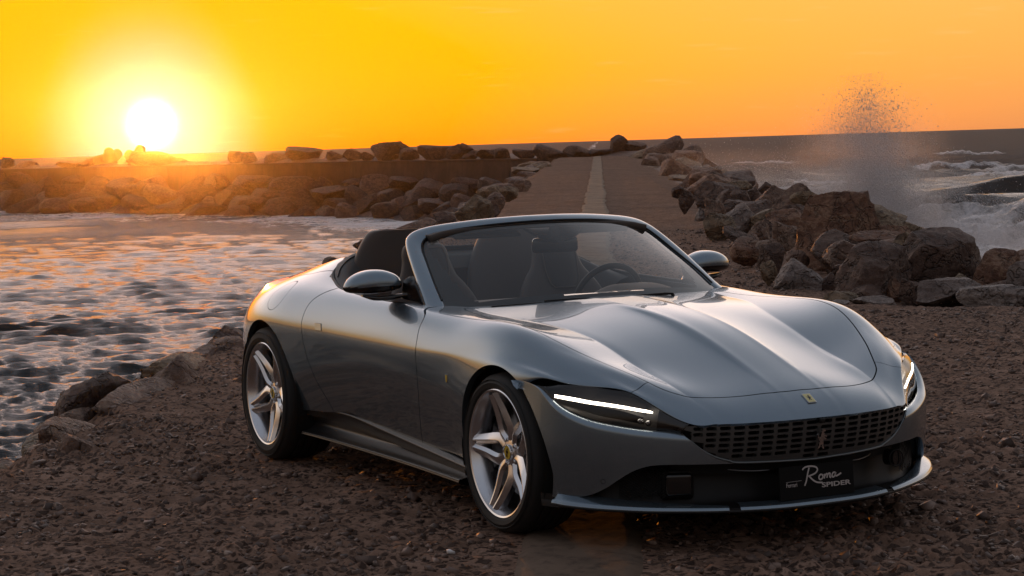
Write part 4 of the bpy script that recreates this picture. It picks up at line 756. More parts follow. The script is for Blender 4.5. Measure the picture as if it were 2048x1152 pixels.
def build_sea():
    rng = np.random.default_rng(12)
    h = CAM_POS.z-SEA_Z; R = [9.0]
    while R[-1] < 45000: R.append(R[-1]+max(.4 if R[-1] < 27 else .07, R[-1]**2/(2152*h)*.55) if R[-1] < 2500 else R[-1]*1.35)
    R = np.array(R); a0 = math.degrees(YAW)
    ang = np.radians(np.r_[np.arange(a0-180, a0-60, 2.5), np.arange(a0-60, a0-16, .35), np.arange(a0-16, a0+16, .06), np.arange(a0+16, a0+75, .25), np.arange(a0+75, a0+179.9, 2.5)])
    RR, AA = np.meshgrid(R, ang, indexing='ij'); X = CAM_POS.x+RR*np.cos(AA); Y = CAM_POS.y+RR*np.sin(AA)
    sp = np.maximum(np.gradient(R)[:, None]*np.ones_like(AA), RR*np.gradient(ang)[None, :])
    s = (X-RO[0])*RE[0]+(Y-RO[1])*RE[1]; t = (X-RO[0])*RN[0]+(Y-RO[1])*RN[1]
    ws = np.array([((x-RO[0])*RE[0]+(y-RO[1])*RE[1], (x-RO[0])*RN[0]+(y-RO[1])*RN[1]) for x, y in WALL]); o_ = np.argsort(ws[:, 1])
    openw = np.maximum(sstep(1, 6, t), sstep(8, 30, s-np.interp(t, ws[o_, 1], ws[o_, 0])))      # open water: right of the pier and beyond the wall
    Z = np.zeros_like(X); DX = np.zeros_like(X); DY = np.zeros_like(X); wind = math.radians(a0+180+18)
    comps = [(l, .056, 0) for l in np.exp(rng.uniform(math.log(.24), math.log(2.2), 110))]+[(l, .062 if l < 10 else .082, 1) for l in np.exp(rng.uniform(math.log(3), math.log(36), 60))]
    for l, ka, typ in comps:
        k = 2*math.pi/l; th = wind+rng.normal(0, .52 if typ == 0 else .34); ph = rng.uniform(0, 6.28); a = ka/k
        A = a*np.exp(-(sp*k/3.0)**2)*(1.0 if typ == 0 else (.13+.87*openw)*sstep(25, 150, RR))
        if A.max() < 1e-4: continue
        q = k*(X*math.cos(th)+Y*math.sin(th))+ph; sn = np.sin(q); cs = np.cos(q); Z += A*sn; DX += A*math.cos(th)*cs*1.15; DY += A*math.sin(th)*cs*1.15
    # gusts modulate the chop
    gust = .70+.6*fbm(X*.09, Y*.09, 3, 77); Z *= gust
    # breaking roller off the right-hand rocks
    u = (t-34-6*np.sin(s*.045))/5.5; roll = np.exp(-u*u)*sstep(46, 70, s)*sstep(200, 120, s); Z += roll*1.25*(.75+.5*fbm(s*.12, t*.12, 3, 5))
    foam = np.zeros_like(X)
    foam = np.maximum(foam, sstep(-.6, 1.0, u+1.6*(fbm(s*.10, t*.25, 3, 8)-.5))*sstep(3.4, .2, u)*sstep(40, 75, s)*sstep(230, 150, s)*.95)
    shore = sstep(46, 9, t)*np.where(t > 2, 1, 0)*sstep(14, 26, s)*sstep(240, 165, s); foam = np.maximum(foam, shore*(.50+.75*fbm(s*.09, t*.16, 4, 3)))
    wx = np.array(WALL); dw = full_dist(X, Y, wx)
    foam = np.maximum(foam, sstep(30, 12, dw)*np.where(t < -2, 1, 0)*(.22+.70*fbm(s*.11, t*.11, 4, 15)))
    foam = np.maximum(foam, sstep(-16, -6.5, t)*np.where(t < -2, 1, 0)*sstep(60, 120, s)*(.25+.6*fbm(s*.2, t*.2, 4, 19)))
    foam = np.maximum(foam, sstep(-9.5, -6.5, t)*np.where(t < -2, 1, 0)*(.18+.6*fbm(s*.8, t*.8, 3, 23)))
    caps = sstep(.55, .95, Z/(.55+.0*X))*openw*sstep(.5, .72, fbm(X*.03, Y*.03, 3, 55)); foam = np.maximum(foam, caps*.75)
    boil = sstep(.25, .7, foam)*np.where(t > 2, .8, .07); Z += boil*((fbm(X*.55, Y*.55, 4, 91)-.5)*1.3+(fbm(X*1.9, Y*1.9, 3, 92)-.5)*.45)*sstep(14, 40, RR)
    V = np.stack([X+DX*gust, Y+DY*gust, SEA_Z+Z], -1).reshape(-1, 3)
    F = grid_faces(*X.shape, False, True)
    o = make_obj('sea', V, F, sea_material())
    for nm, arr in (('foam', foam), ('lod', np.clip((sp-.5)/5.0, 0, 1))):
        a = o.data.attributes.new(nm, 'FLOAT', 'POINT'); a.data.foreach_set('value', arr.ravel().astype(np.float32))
    return tag(o, kind='structure')

# ---------------------------------------------------------------- spray
def spray_material():
    m = bpy.data.materials.new('sea_spray'); m.use_nodes = True; t = NT(m.node_tree); t.n.clear(); o = t.node('ShaderNodeOutputMaterial'); d = t.node('ShaderNodeBsdfDiffuse'); r = t.node('ShaderNodeBsdfTranslucent'); x = t.node('ShaderNodeMixShader')
    d.inputs[0].default_value = (.88, .87, .88, 1); r.inputs[0].default_value = (.88, .87, .88, 1); x.inputs[0].default_value = .78; t.l.new(d.outputs[0], x.inputs[1]); t.l.new(r.outputs[0], x.inputs[2]); t.l.new(x.outputs[0], o.inputs[0]); return m
SPRAY_M = spray_material()
def spray_mesh(name, pts, rad, label, stretch=None):
    rng = np.random.default_rng(8); n = len(pts); T = np.array([(0, 0, 1), (.943, 0, -.333), (-.471, .816, -.333), (-.471, -.816, -.333)]); Fc = np.array([(0, 1, 2), (0, 2, 3), (0, 3, 1), (1, 3, 2)])
    Q = rng.normal(size=(n, 3, 3)); Q, _ = np.linalg.qr(Q); W = np.einsum('nij,kj->nki', Q, T)*rad[:, None, None]
    if stretch is not None: W = W+stretch[:, None]*np.einsum('nki,ni->nk', W, stretch)[..., None]*1.6/np.maximum((stretch**2).sum(1), 1e-9)[:, None, None]
    V = (W+pts[:, None]).reshape(-1, 3); F = (Fc[None]+np.arange(n)[:, None, None]*4).reshape(-1, 3); return tag(make_obj(name, V, F, SPRAY_M, smooth=False), label, 'spray', kind='stuff')
def build_spray():
    rng = np.random.default_rng(21); right = np.array((math.sin(YAW), -math.cos(YAW), 0)); fw = np.array((math.cos(YAW), math.sin(YAW), 0)); k = 95/FPX; base = np.array((-67.05, 51.58, 0))
    def at(px, py): return base+right*((px-1740)*k)[:, None]+np.array((0, 0, 1))*(1.6288-(py-265)*k)[:, None]
    P, R = [], []
    # clumped jets: each jet is a string of droplets on a ballistic arc
    for j in range(620):
        x0 = rng.normal(1752, 34); top = np.clip(rng.normal(285, 62), 178, 400)+abs(x0-1752)*.9; drift = rng.normal(-34, 42)*(410-top)/200; n = rng.integers(20, 90); f = rng.beta(1.5, 1.3, n)
        x = x0+drift*f**1.5+rng.normal(0, 3+11*f, n); y = 440-(440-top)*(1-(1-f)**1.7)+rng.normal(0, 8, n); P.append(np.stack([x, y], -1)); R.append(np.exp(rng.normal(math.log(.0105), .5, n)))
    for j in range(60):
        f = rng.beta(2, 1.3); c = np.array((1752+rng.normal(0, 24)-f*rng.uniform(-50, 60), 330-f*150)); n = rng.integers(6, 46); P.append(c+rng.normal(0, 1, (n, 2))*np.array((7, 4))*rng.uniform(.5, 1.6)+np.outer(rng.normal(0, 9, n), (.7, -.5))); R.append(np.exp(rng.normal(math.log(.017), .5, n)))
    # wind-blown fine spray to the left
    n = 11000; f = rng.random(n); P.append(np.stack([1735-f*95+rng.normal(0, 22, n), 300-rng.beta(2, 2, n)*(115-40*f)+f*rng.uniform(0, 60, n)], -1)); R.append(np.exp(rng.normal(math.log(.0072), .4, n)))
    n = 36000; f = rng.beta(1.6, 1.5, n); P.append(np.stack([1752+rng.normal(0, 1, n)*(16+30*f)-f*22, 400-f*205+rng.normal(0, 10, n)], -1)); R.append(np.exp(rng.normal(math.log(.0058), .3, n)))
    # body of the splash and low mist along the rocks
    n = 90000; h_ = rng.gamma(1.7, 56, n); P.append(np.stack([1768+rng.normal(0, 1, n)*(70-.16*h_).clip(18, 90)-h_*.12, 455-h_], -1)); R.append(np.exp(rng.normal(math.log(.0105), .4, n)))
    n = 52000; x_ = rng.uniform(1560, 2080, n); P.append(np.stack([x_, 400+(x_-1640)*.20+26-rng.gamma(1.6, 17, n)], -1)); R.append(np.exp(rng.normal(math.log(.0105), .4, n)))
    n = 20000; P.append(np.stack([rng.uniform(1390, 1680, n)+rng.normal(0, 20, n), 396-rng.gamma(1.7, 17, n)], -1)); R.append(np.exp(rng.normal(math.log(.0095), .35, n)))
    P = np.concatenate(P); R = np.concatenate(R).clip(.003, .055); ok = P[:, 1] > 150; P, R = P[ok], R[ok]; Q = at(P[:, 0], P[:, 1])+fw*rng.normal(0, 1.6, len(P))[:, None]
    spray_mesh('wave_splash', Q, R, 'tall burst of white spray thrown up by a wave behind the right-hand boulders')

def mist_volume(name, loc, size, rz, dens, scale, label, tilt=(0, 0)):
    """closed block of drifting spray, thinning upwards and towards its sides"""
    m = bpy.data.materials.new(name); m.use_nodes = True; t = NT(m.node_tree); t.n.clear(); o = t.node('ShaderNodeOutputMaterial'); v = t.node('ShaderNodeVolumePrincipled')
    P = t.node('ShaderNodeTexCoord').outputs['Generated']; O = t.node('ShaderNodeTexCoord').outputs['Object']; sp = t.node('ShaderNodeSeparateXYZ'); t.l.new(P, sp.inputs[0])
    def fade(x, a=.30): return t.math('MULTIPLY', t.ramp(x, [(0, (0,)*3), (a, (1,)*3)], 'EASE'), t.ramp(x, [(1-a, (1,)*3), (1, (0,)*3)], 'EASE'))
    e = t.math('MULTIPLY', fade(sp.outputs[0]), t.math('MULTIPLY', fade(sp.outputs[1]), t.ramp(sp.outputs[2], [(0, (1,)*3), (.35, (.6,)*3), (.65, (.14,)*3), (.9, (0,)*3)])))
    n = t.ramp(t.noise(O, scale, 5, .62, dist=.6), [(.40, (0,)*3), (.68, (1,)*3)])
    t.val(v.inputs['Density'], t.math('MULTIPLY', t.math('MULTIPLY', e, n), dens)); v.inputs['Color'].default_value = (.97, .96, .97, 1); v.inputs['Anisotropy'].default_value = .72; t.l.new(v.outputs[0], o.inputs['Volume'])
    bm = bmesh.new(); box_bm(bm, (0, 0, 0), size); ob = from_bm(name, bm, m); ob.location = loc; ob.rotation_euler = (0, 0, rz); return tag(ob, label, 'mist', kind='stuff')
def build_mist():
    rz = math.radians(150.6)
    x, y = to_xy(58, 17); mist_volume('surf_mist', (x, y, -2.6), (80, 22, 5.2), rz, .045, .35, 'pale mist hanging over the surf behind the right-hand boulders')
    x, y = to_xy(86, 11.9); mist_volume('splash_mist', (x, y, .1), (7, 8, 9.2), rz, .42, .8, 'white core of mist inside the tall wave splash')
    x, y = to_xy(88, 6.5); mist_volume('drifting_mist', (x, y, -.2), (60, 9, 3.4), rz, .06, .4, 'thin warm mist drifting over the boulders beside the far road')
# ---------------------------------------------------------------- car body surface (B-spline net)
def bs_mat(n, ts, der=False):
    k = 3
    kn = np.r_[[0]*k, np.arange(n-k+1), [n-k]*k].astype(float)
    ts = np.clip(np.asarray(ts, float), 0, n-k-1e-9)
    def basis(deg):
        m = len(kn)-1
        B = ((ts[:, None] >= kn[None, :-1]) & (ts[:, None] < kn[None, 1:])).astype(float)
        for d in range(1, deg+1):
            Bn = np.zeros((len(ts), m-d))
            for i in range(m-d):
                a = kn[i+d]-kn[i]; b = kn[i+d+1]-kn[i+1]
                if a > 0: Bn[:, i] += (ts-kn[i])/a*B[:, i]
                if b > 0: Bn[:, i] += (kn[i+d+1]-ts)/b*B[:, i+1]
            B = Bn
        return B
    if not der: return basis(k)
    B = basis(k-1); D = np.zeros((len(ts), n))
    for i in range(n):
        a = kn[i+k]-kn[i]; b = kn[i+k+1]-kn[i+1]
        if a > 0: D[:, i] += k/a*B[:, i]
        if b > 0: D[:, i] -= k/b*B[:, i+1]
    return D
def greville(n):
    k = 3; kn = np.r_[[0]*k, np.arange(n-k+1), [n-k]*k].astype(float)
    return np.array([kn[i+1:i+k+1].mean() for i in range(n)])
def fit_net(P, lam=.9, it=6):
    P = np.asarray(P, float); n, m = P.shape[:2]
    Mu = bs_mat(n, greville(n)); Mv = bs_mat(m, greville(m)); C = P.copy()
    for _ in range(it):
        S = np.einsum('ai,ijc,bj->abc', Mu, C, Mv); C = C+lam*(P-S)
    return C
def eval_net(C, nu, nv, us=None, vs=None):
    n, m = C.shape[:2]
    us = np.linspace(0, n-3, nu) if us is None else us
    vs = np.linspace(0, m-3, nv) if vs is None else vs
    U, V, dU, dV = bs_mat(n, us), bs_mat(m, vs), bs_mat(n, us, True), bs_mat(m, vs, True)
    S = np.einsum('ai,ijc,bj->abc', U, C, V)
    Su = np.einsum('ai,ijc,bj->abc', dU, C, V); Sv = np.einsum('ai,ijc,bj->abc', U, C, dV)
    N = np.cross(Sv, Su); N /= np.linalg.norm(N, axis=-1, keepdims=True)+1e-12
    return S, N
# stations front -> rear, rows centre -> sill, y >= 0 half
BODY = [
 # S0 nose lip, headlamp top line, arch
 [(2.322,0,.510),(2.320,.10,.510),(2.313,.19,.510),(2.283,.33,.510),(2.240,.43,.510),(2.192,.510,.510),(2.088,.584,.556),(1.969,.664,.629),(1.865,.750,.649),(1.740,.840,.661),(1.600,.918,.660),(1.46,.945,.50),(1.40,.94,.30)],
 [(2.290,0,.540),(2.288,.10,.540),(2.279,.19,.539),(2.248,.33,.538),(2.203,.43,.536),(2.155,.518,.535),(2.062,.594,.580),(1.950,.671,.640),(1.850,.756,.658),(1.730,.845,.668),(1.594,.922,.664),(1.45,.946,.50),(1.39,.94,.30)],
 [(2.200,0,.596),(2.197,.10,.595),(2.185,.19,.592),(2.150,.33,.585),(2.105,.44,.582),(2.060,.530,.590),(1.975,.615,.628),(1.880,.692,.668),(1.795,.772,.679),(1.690,.853,.683),(1.566,.930,.672),(1.43,.950,.50),(1.38,.94,.30)],
 [(1.990,0,.676),(1.988,.10,.675),(1.980,.165,.663),(1.950,.33,.642),(1.920,.46,.644),(1.880,.590,.677),(1.810,.672,.704),(1.740,.742,.719),(1.680,.810,.719),(1.605,.877,.706),(1.515,.940,.675),(1.40,.953,.50),(1.36,.945,.30)],
 [(1.720,0,.768),(1.718,.10,.766),(1.712,.16,.741),(1.700,.33,.710),(1.680,.47,.698),(1.650,.655,.749),(1.600,.742,.770),(1.560,.803,.778),(1.530,.854,.762),(1.490,.904,.727),(1.445,.949,.676),(1.37,.956,.50),(1.34,.945,.30)],
 [(1.430,0,.842),(1.430,.10,.839),(1.428,.16,.811),(1.420,.33,.786),(1.410,.485,.778),(1.390,.700,.826),(1.365,.798,.846),(1.350,.856,.833),(1.340,.898,.793),(1.335,.932,.740),(1.330,.955,.675),(1.32,.958,.50),(1.31,.945,.30)],
 [(1.130,0,.882),(1.130,.10,.880),(1.130,.16,.861),(1.125,.33,.845),(1.120,.54,.833),(1.115,.740,.862),(1.110,.818,.873),(1.100,.872,.850),(1.100,.911,.803),(1.100,.938,.738),(1.100,.952,.665),(1.10,.950,.48),(1.08,.930,.27)],
 [(.860,0,.900),(.860,.10,.899),(.860,.20,.890),(.860,.36,.875),(.855,.62,.858),(.850,.770,.874),(.850,.838,.868),(.850,.882,.838),(.850,.915,.793),(.850,.940,.736),(.850,.945,.655),(.85,.928,.46),(.85,.895,.27)],
 [(.600,0,.912),(.600,.10,.912),(.600,.21,.908),(.600,.38,.896),(.600,.64,.874),(.600,.772,.882),(.600,.842,.876),(.600,.888,.845),(.600,.918,.797),(.600,.942,.736),(.600,.945,.648),(.60,.918,.45),(.60,.880,.27)],
 [(.250,0,.93),(.250,.12,.93),(.250,.25,.928),(.250,.42,.922),(.250,.64,.910),(.250,.780,.903),(.250,.848,.893),(.250,.892,.858),(.250,.924,.803),(.250,.946,.736),(.250,.945,.640),(.25,.912,.45),(.25,.868,.27)],
 [(-.20,0,.95),(-.20,.12,.95),(-.20,.25,.948),(-.20,.42,.942),(-.20,.64,.930),(-.20,.780,.918),(-.20,.846,.907),(-.20,.894,.868),(-.20,.927,.808),(-.20,.950,.737),(-.20,.946,.638),(-.20,.910,.45),(-.20,.862,.27)],
 [(-.60,0,.98),(-.60,.12,.98),(-.60,.25,.978),(-.60,.42,.970),(-.60,.63,.952),(-.60,.768,.936),(-.60,.840,.922),(-.60,.897,.880),(-.60,.936,.816),(-.60,.960,.740),(-.60,.956,.638),(-.60,.924,.45),(-.60,.872,.27)],
 [(-.95,0,1.085),(-.95,.12,1.085),(-.95,.25,1.084),(-.95,.42,1.078),(-.95,.59,1.055),(-.95,.725,.985),(-.95,.828,.938),(-.95,.900,.890),(-.95,.949,.823),(-.95,.976,.745),(-.95,.975,.640),(-.95,.955,.46),(-.95,.915,.27)],
 [(-1.33,0,1.065),(-1.33,.12,1.065),(-1.33,.25,1.063),(-1.33,.42,1.055),(-1.33,.58,1.030),(-1.33,.718,.974),(-1.33,.820,.934),(-1.33,.900,.888),(-1.33,.954,.823),(-1.33,.984,.747),(-1.33,.986,.645),(-1.33,.980,.48),(-1.33,.960,.28)],
 [(-1.70,0,1.0),(-1.70,.12,1.0),(-1.70,.25,.998),(-1.70,.42,.990),(-1.70,.57,.968),(-1.70,.69,.930),(-1.70,.78,.896),(-1.70,.855,.845),(-1.70,.908,.782),(-1.70,.938,.708),(-1.70,.945,.620),(-1.70,.935,.47),(-1.70,.915,.28)],
 [(-2.02,0,.945),(-2.02,.12,.945),(-2.02,.25,.944),(-2.02,.40,.938),(-2.02,.54,.922),(-2.02,.650,.898),(-2.01,.715,.862),(-2.00,.776,.806),(-1.99,.820,.742),(-1.98,.845,.670),(-1.97,.85,.595),(-1.97,.843,.46),(-1.97,.825,.30)],
 [(-2.25,0,.930),(-2.25,.12,.930),(-2.25,.24,.928),(-2.24,.38,.922),(-2.22,.49,.902),(-2.20,.580,.870),(-2.18,.65,.822),(-2.16,.71,.765),(-2.14,.75,.705),(-2.12,.78,.645),(-2.11,.785,.58),(-2.10,.78,.46),(-2.10,.76,.32)],
 [(-2.33,0,.900),(-2.33,.12,.900),(-2.33,.22,.898),(-2.32,.34,.885),(-2.31,.43,.86),(-2.30,.50,.825),(-2.28,.55,.78),(-2.27,.59,.73),(-2.25,.62,.68),(-2.24,.64,.63),(-2.23,.645,.57),(-2.22,.64,.46),(-2.22,.62,.34)],
 [(-2.34,0,.80),(-2.34,.10,.80),(-2.34,.18,.80),(-2.34,.24,.79),(-2.34,.28,.77),(-2.33,.32,.75),(-2.33,.34,.73),(-2.33,.36,.70),(-2.32,.37,.67),(-2.32,.38,.63),(-2.31,.38,.58),(-2.31,.37,.50),(-2.31,.36,.42)],
 [(-2.33,0,.60),(-2.33,.03,.60),(-2.33,.06,.60),(-2.33,.08,.60),(-2.33,.09,.60),(-2.33,.10,.60),(-2.33,.10,.60),(-2.33,.11,.60),(-2.33,.11,.60),(-2.33,.11,.60),(-2.33,.11,.59),(-2.33,.11,.58),(-2.33,.10,.57)],
]
def body_net():
    B = np.array(BODY, float)
    rows = []
    for i in range(B.shape[1]):          # tighter rows beside the spine and the valley crease of the bonnet
        rows.append(B[:, i])
        if i+1 < B.shape[1]:
            for f in {0: (.70,), 1: (.32, ), 3: (.74,), 4: (.24,)}.get(i, ()): rows.append(B[:, i]*(1-f)+B[:, i+1]*f)
    B = np.stack(rows, 1)
    left = B[:, 1:][:, ::-1].copy(); left[..., 1] *= -1
    return fit_net(np.concatenate([left, B], 1))
# ---------------------------------------------------------------- trimming tools: dense patch -> panels
class Patch:
    def __init__(s, V, N, F): s.V = V; s.N = N; s.F = F       # F: (k,8) int array padded with -1
    @staticmethod
    def grid(S, N):
        n, m = S.shape[:2]; f = grid_faces(n, m)[:, ::-1]; F = np.full((len(f), 8), -1); F[:, :4] = f
        return Patch(S.reshape(-1, 3), N.reshape(-1, 3), F)
    def clip(s, val):
        """keep val <= 0"""
        v = np.asarray(val, float); v = np.where(np.abs(v) < 1e-7, -1e-7, v)
        F = s.F; ok = F >= 0; inside = np.where(ok, v[F] <= 0, True).all(1); outside = np.where(ok, v[F] > 0, True).all(1)
        keep = F[inside]; cross = F[~inside & ~outside]
        V = list(s.V[:0]); base = len(s.V); nv, nn, cache, nf = [], [], {}, []
        def cut(a, b):
            k = (a, b) if a < b else (b, a)
            if k not in cache:
                i, j = k; t = v[i]/(v[i]-v[j]); cache[k] = base+len(nv)
                nv.append(s.V[i]*(1-t)+s.V[j]*t); q = s.N[i]*(1-t)+s.N[j]*t; nn.append(q/np.linalg.norm(q))
            return cache[k]
        for f in cross:
            f = [int(i) for i in f if i >= 0]; o = []
            for a, b in zip(f, f[1:]+f[:1]):
                if v[a] <= 0: o.append(a)
                if (v[a] <= 0) != (v[b] <= 0): o.append(cut(a, b))
            if len(o) >= 3 and len(o) <= 8: nf.append(o+[-1]*(8-len(o)))
        V2 = np.concatenate([s.V, np.array(nv).reshape(-1, 3)]); N2 = np.concatenate([s.N, np.array(nn).reshape(-1, 3)])
        F2 = np.concatenate([keep, np.array(nf, int).reshape(-1, 8)])
        used = np.unique(F2[F2 >= 0]); mp = np.full(len(V2), -1); mp[used] = np.arange(len(used))
        return Patch(V2[used], N2[used], np.where(F2 >= 0, mp[F2], -1))
    def build(s, name, mt, parent, flange=.014, offset=0.0):
        V = s.V+s.N*offset; F = [tuple(int(i) for i in f if i >= 0) for f in s.F]
        cnt = {}
        for f in F:
            for a, b in zip(f, f[1:]+f[:1]):
                k = (a, b) if a < b else (b, a)
                if k in cnt: cnt[k] = None
                else: cnt[k] = (a, b)
        be = [e for e in cnt.values() if e]; N = s.N
        if flange and be:
            vs = sorted({i for e in be for i in e}); mp = {i: k for k, i in enumerate(vs)}; n0 = len(V); k = len(vs)
            Vb = V[vs]; Nb = N[vs]
            # edge outward direction for the return's shading
            out = np.zeros((k, 3))
            for a, b in be:
                d = np.cross(V[b]-V[a], (N[a]+N[b])); d /= np.linalg.norm(d)+1e-12
                out[mp[a]] += d; out[mp[b]] += d
            out /= np.linalg.norm(out, axis=1, keepdims=True)+1e-12
            V = np.concatenate([V, Vb, Vb-Nb*flange]); N = np.concatenate([N, out, out])
            F += [(n0+mp[b], n0+mp[a], n0+k+mp[a], n0+k+mp[b]) for a, b in be]
        return make_obj(name, V, F, mt, parent, normals=N)
def seg_dist(P, poly, closed):
    A = np.asarray(poly, float); B = np.roll(A, -1, 0) if closed else A[1:]
    if not closed: A = A[:-1]
    d = np.full(len(P), 9.); lo = A.min(0)-.12; hi = A.max(0)+.12
    near = ((P > lo) & (P < hi)).all(1)
    if not near.all():
        if near.any(): d[near] = seg_dist(P[near], poly, closed)
        return d
    for a, b in zip(A, B):
        ab = b-a; t = np.clip(((P-a)@ab)/(ab@ab+1e-15), 0, 1); d = np.minimum(d, np.linalg.norm(P-a-t[:, None]*ab, axis=1))
    return d
def poly_sd(P, poly):
    """signed distance to polygon, negative inside"""
    P = np.asarray(P, float); A = np.asarray(poly, float); ins = np.zeros(len(P), bool)
    for a, b in zip(A, np.roll(A, -1, 0)):
        c = (a[1] > P[:, 1]) != (b[1] > P[:, 1])
        with np.errstate(divide='ignore', invalid='ignore'):
            x = (b[0]-a[0])*(P[:, 1]-a[1])/(b[1]-a[1])+a[0]
        ins ^= c & (P[:, 0] < x)
    d = seg_dist(P, A, True); return np.where(ins, -d, d)
def smooth_poly(pts, n=80): return catmull(pts, n)

# ---------------------------------------------------------------- car materials
def paint_material():
    m = mat('metallic_grey_paint', (.235, .295, .345), .27, .85, 1.0, .02)
    t = NT(m.node_tree); b = t.n['Principled BSDF']; tc = t.node('ShaderNodeTexCoord').outputs['Object']
    fl = t.voro(tc, 900, out=1); nb = t.node('ShaderNodeNormalMap')
    col = t.mix(.10, (.235, .295, .345, 1), fl, blend='OVERLAY'); t.val(b.inputs['Base Color'], col)
    dust = t.noise(tc, 7, 6, .65); t.val(b.inputs['Coat Roughness'], t.math('MULTIPLY_ADD', dust, .05, .005))
    return m
PAINT = paint_material()
BLACK = mat('gloss_black', (.008, .008, .009), .18, 0, .6)
SATIN = mat('satin_black_plastic', (.007, .006, .006), .5, spec=.35)
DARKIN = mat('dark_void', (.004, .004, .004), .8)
RUBBER = mat('tyre_rubber', (.016, .015, .014), .72)
ALLOY = mat('silver_alloy', (.82, .82, .84), .24, 1.0)
ALLOYD = mat('dark_alloy', (.30, .30, .31), .35, 1.0)  # darker grey metal for intake strips and steering-wheel spokes
CHROME = mat('chrome', (.75, .75, .76), .12, 1.0)
DISC = mat('brake_disc_steel', (.30, .29, .28), .38, 1.0)
CALIPER = mat('caliper_grey', (.05, .05, .055), .4, .3)
YELLOW = mat('badge_yellow', (.72, .48, .03), .3, 0, .6)
LEATHER = mat('black_leather', (.022, .018, .016), .52, sheen=.1)
LEATHER2 = mat('brown_leather', (.055, .038, .030), .55, sheen=.1)
SEAM = mat('leather_piping', (.10, .075, .06), .6)
LED = mat('led_strip', (1, 1, 1), .4, emit=(1.0, .93, .80), es=9.0)
LENS = glass_mat('headlamp_cover', (.55, .52, .50), ior=1.45)
GLASS = glass_mat('windscreen_glass', (.74, .77, .76), ior=1.52, rough=.015, haze=(.02, (.5, .5, .5)))
PLATE = mat('plate_black', (.006, .006, .006), .7, spec=.2)
PRINT = mat('plate_print', (.55, .50, .48), .5)

car = empty('convertible_sports_car')
tag(car, 'grey metallic open-top two-door sports car with lit headlamps parked on the pebbly pier', 'car')
C_BODY = body_net()
_S, _N = eval_net(C_BODY, 430, 345)
P1 = Patch.grid(_S, _N)
FW, RW = (1.335, .338), (-1.335, .352)         # wheel axle x, z
FAR, RAR = .372, .392                          # arch radii
GAP = .0028
def ay(P): return np.abs(P.V[:, 1])
def XY(P): return np.stack([P.V[:, 0], ay(P)], -1)
def XZ(P): return np.stack([P.V[:, 0], P.V[:, 2]], -1)
HOOD_SIDE = [(2.178, 0), (2.177, .08), (2.166, .16), (2.143, .26), (2.108, .35), (2.063, .436), (2.021, .487), (1.974, .53), (1.915, .561), (1.85, .593), (1.784, .626), (1.715, .657),
             (1.642, .687), (1.566, .715), (1.483, .74), (1.391, .762), (1.286, .779), (1.167, .789), (1.05, .783), (.90, .757), (.70, .718), (.56, .698), (.515, .685)]
HOOD_REAR = [(.51, .66), (.53, .60), (.575, .5), (.62, .38), (.665, .25), (.69, .12), (.70, 0)]
hood_half = np.concatenate([smooth_poly(HOOD_SIDE, 70), smooth_poly(HOOD_REAR, 16)])
hood_poly = np.concatenate([hood_half, (hood_half*np.array([1, -1]))[::-1]])
COCKPIT = [(.50, 0), (.47, .3), (.42, .55), (.36, .70), (.29, .775), (.15, .828), (-.18, .838), (-.48, .823), (-.66, .806), (-.80, .772), (-.93, .732), (-1.02, .665), (-1.07, .55), (-1.09, .3), (-1.09, 0)]
ck_half = smooth_poly(COCKPIT, 60); ck_poly = np.concatenate([ck_half, (ck_half*np.array([1, -1]))[::-1]])
DOOR_F = [(.36, .97), (.40, .90), (.50, .862), (.519, .803), (.541, .717), (.53, .577), (.49, .444), (.44, .32), (.41, .2)]
DOOR_R = [(-.60, .97), (-.66, .932), (-.726, .905), (-.785, .86), (-.80, .79), (-.79, .717), (-.76, .60), (-.70, .47), (-.62, .36), (-.55, .2)]
door_poly = np.concatenate([smooth_poly(DOOR_F, 36), smooth_poly(DOOR_R, 36)[::-1]])
TONNEAU = [(-2.16, 0), (-2.155, .3), (-2.10, .52), (-1.95, .64), (-1.75, .70), (-1.5, .732), (-1.25, .735), (-1.12, .71), (-1.0, .70), (-.9, .70), (-.9, 0)]
tn_half = smooth_poly(TONNEAU, 50); tn_poly = np.concatenate([tn_half, (tn_half*np.array([1, -1]))[::-1]])
FUEL_C, FUEL_R = np.array((-1.225, .872)), (.098, .072)
SILL = lambda x: np.interp(x, [-.95, -.70, -.40, -.13, .43, .92, 1.1], [.30, .31, .335, .300, .262, .235, .23])

body = P1.clip(-(np.hypot(P1.V[:, 0]-FW[0], P1.V[:, 2]-FW[1])-FAR) + np.where(ay(P1) < .6, -9, 0))
body = body.clip(-(np.hypot(body.V[:, 0]-RW[0], body.V[:, 2]-RW[1])-RAR) + np.where(ay(body) < .6, -9, 0))
# low front corner rows inside the arch are dropped, the sill line trims the bottom
body = body.clip(np.where((body.V[:, 0] > FW[0]) & (body.V[:, 2] < .63) & (ay(body) > .7), 1, -1))
rest = body.clip(-poly_sd(XY(body), ck_poly))
hood_p = rest.clip(poly_sd(XY(rest), hood_poly)+GAP)
rest = rest.clip(-poly_sd(XY(rest), hood_poly)+GAP)
top_mask = lambda P: np.where(P.V[:, 2] > .80, 0, 1)
tn_p = rest.clip(poly_sd(XY(rest), tn_poly)+GAP)
rest = rest.clip(-poly_sd(XY(rest), tn_poly)+GAP)
rest = rest.clip(SILL(rest.V[:, 0])-rest.V[:, 2]+np.where((rest.V[:, 0] > -.98) & (rest.V[:, 0] < 1.15), 0, -9))
door_p = rest.clip(np.where(ay(rest) > .5, poly_sd(XZ(rest), door_poly)+GAP, 9))
rest = rest.clip(np.where(ay(rest) > .5, -poly_sd(XZ(rest), door_poly)+GAP, -9))
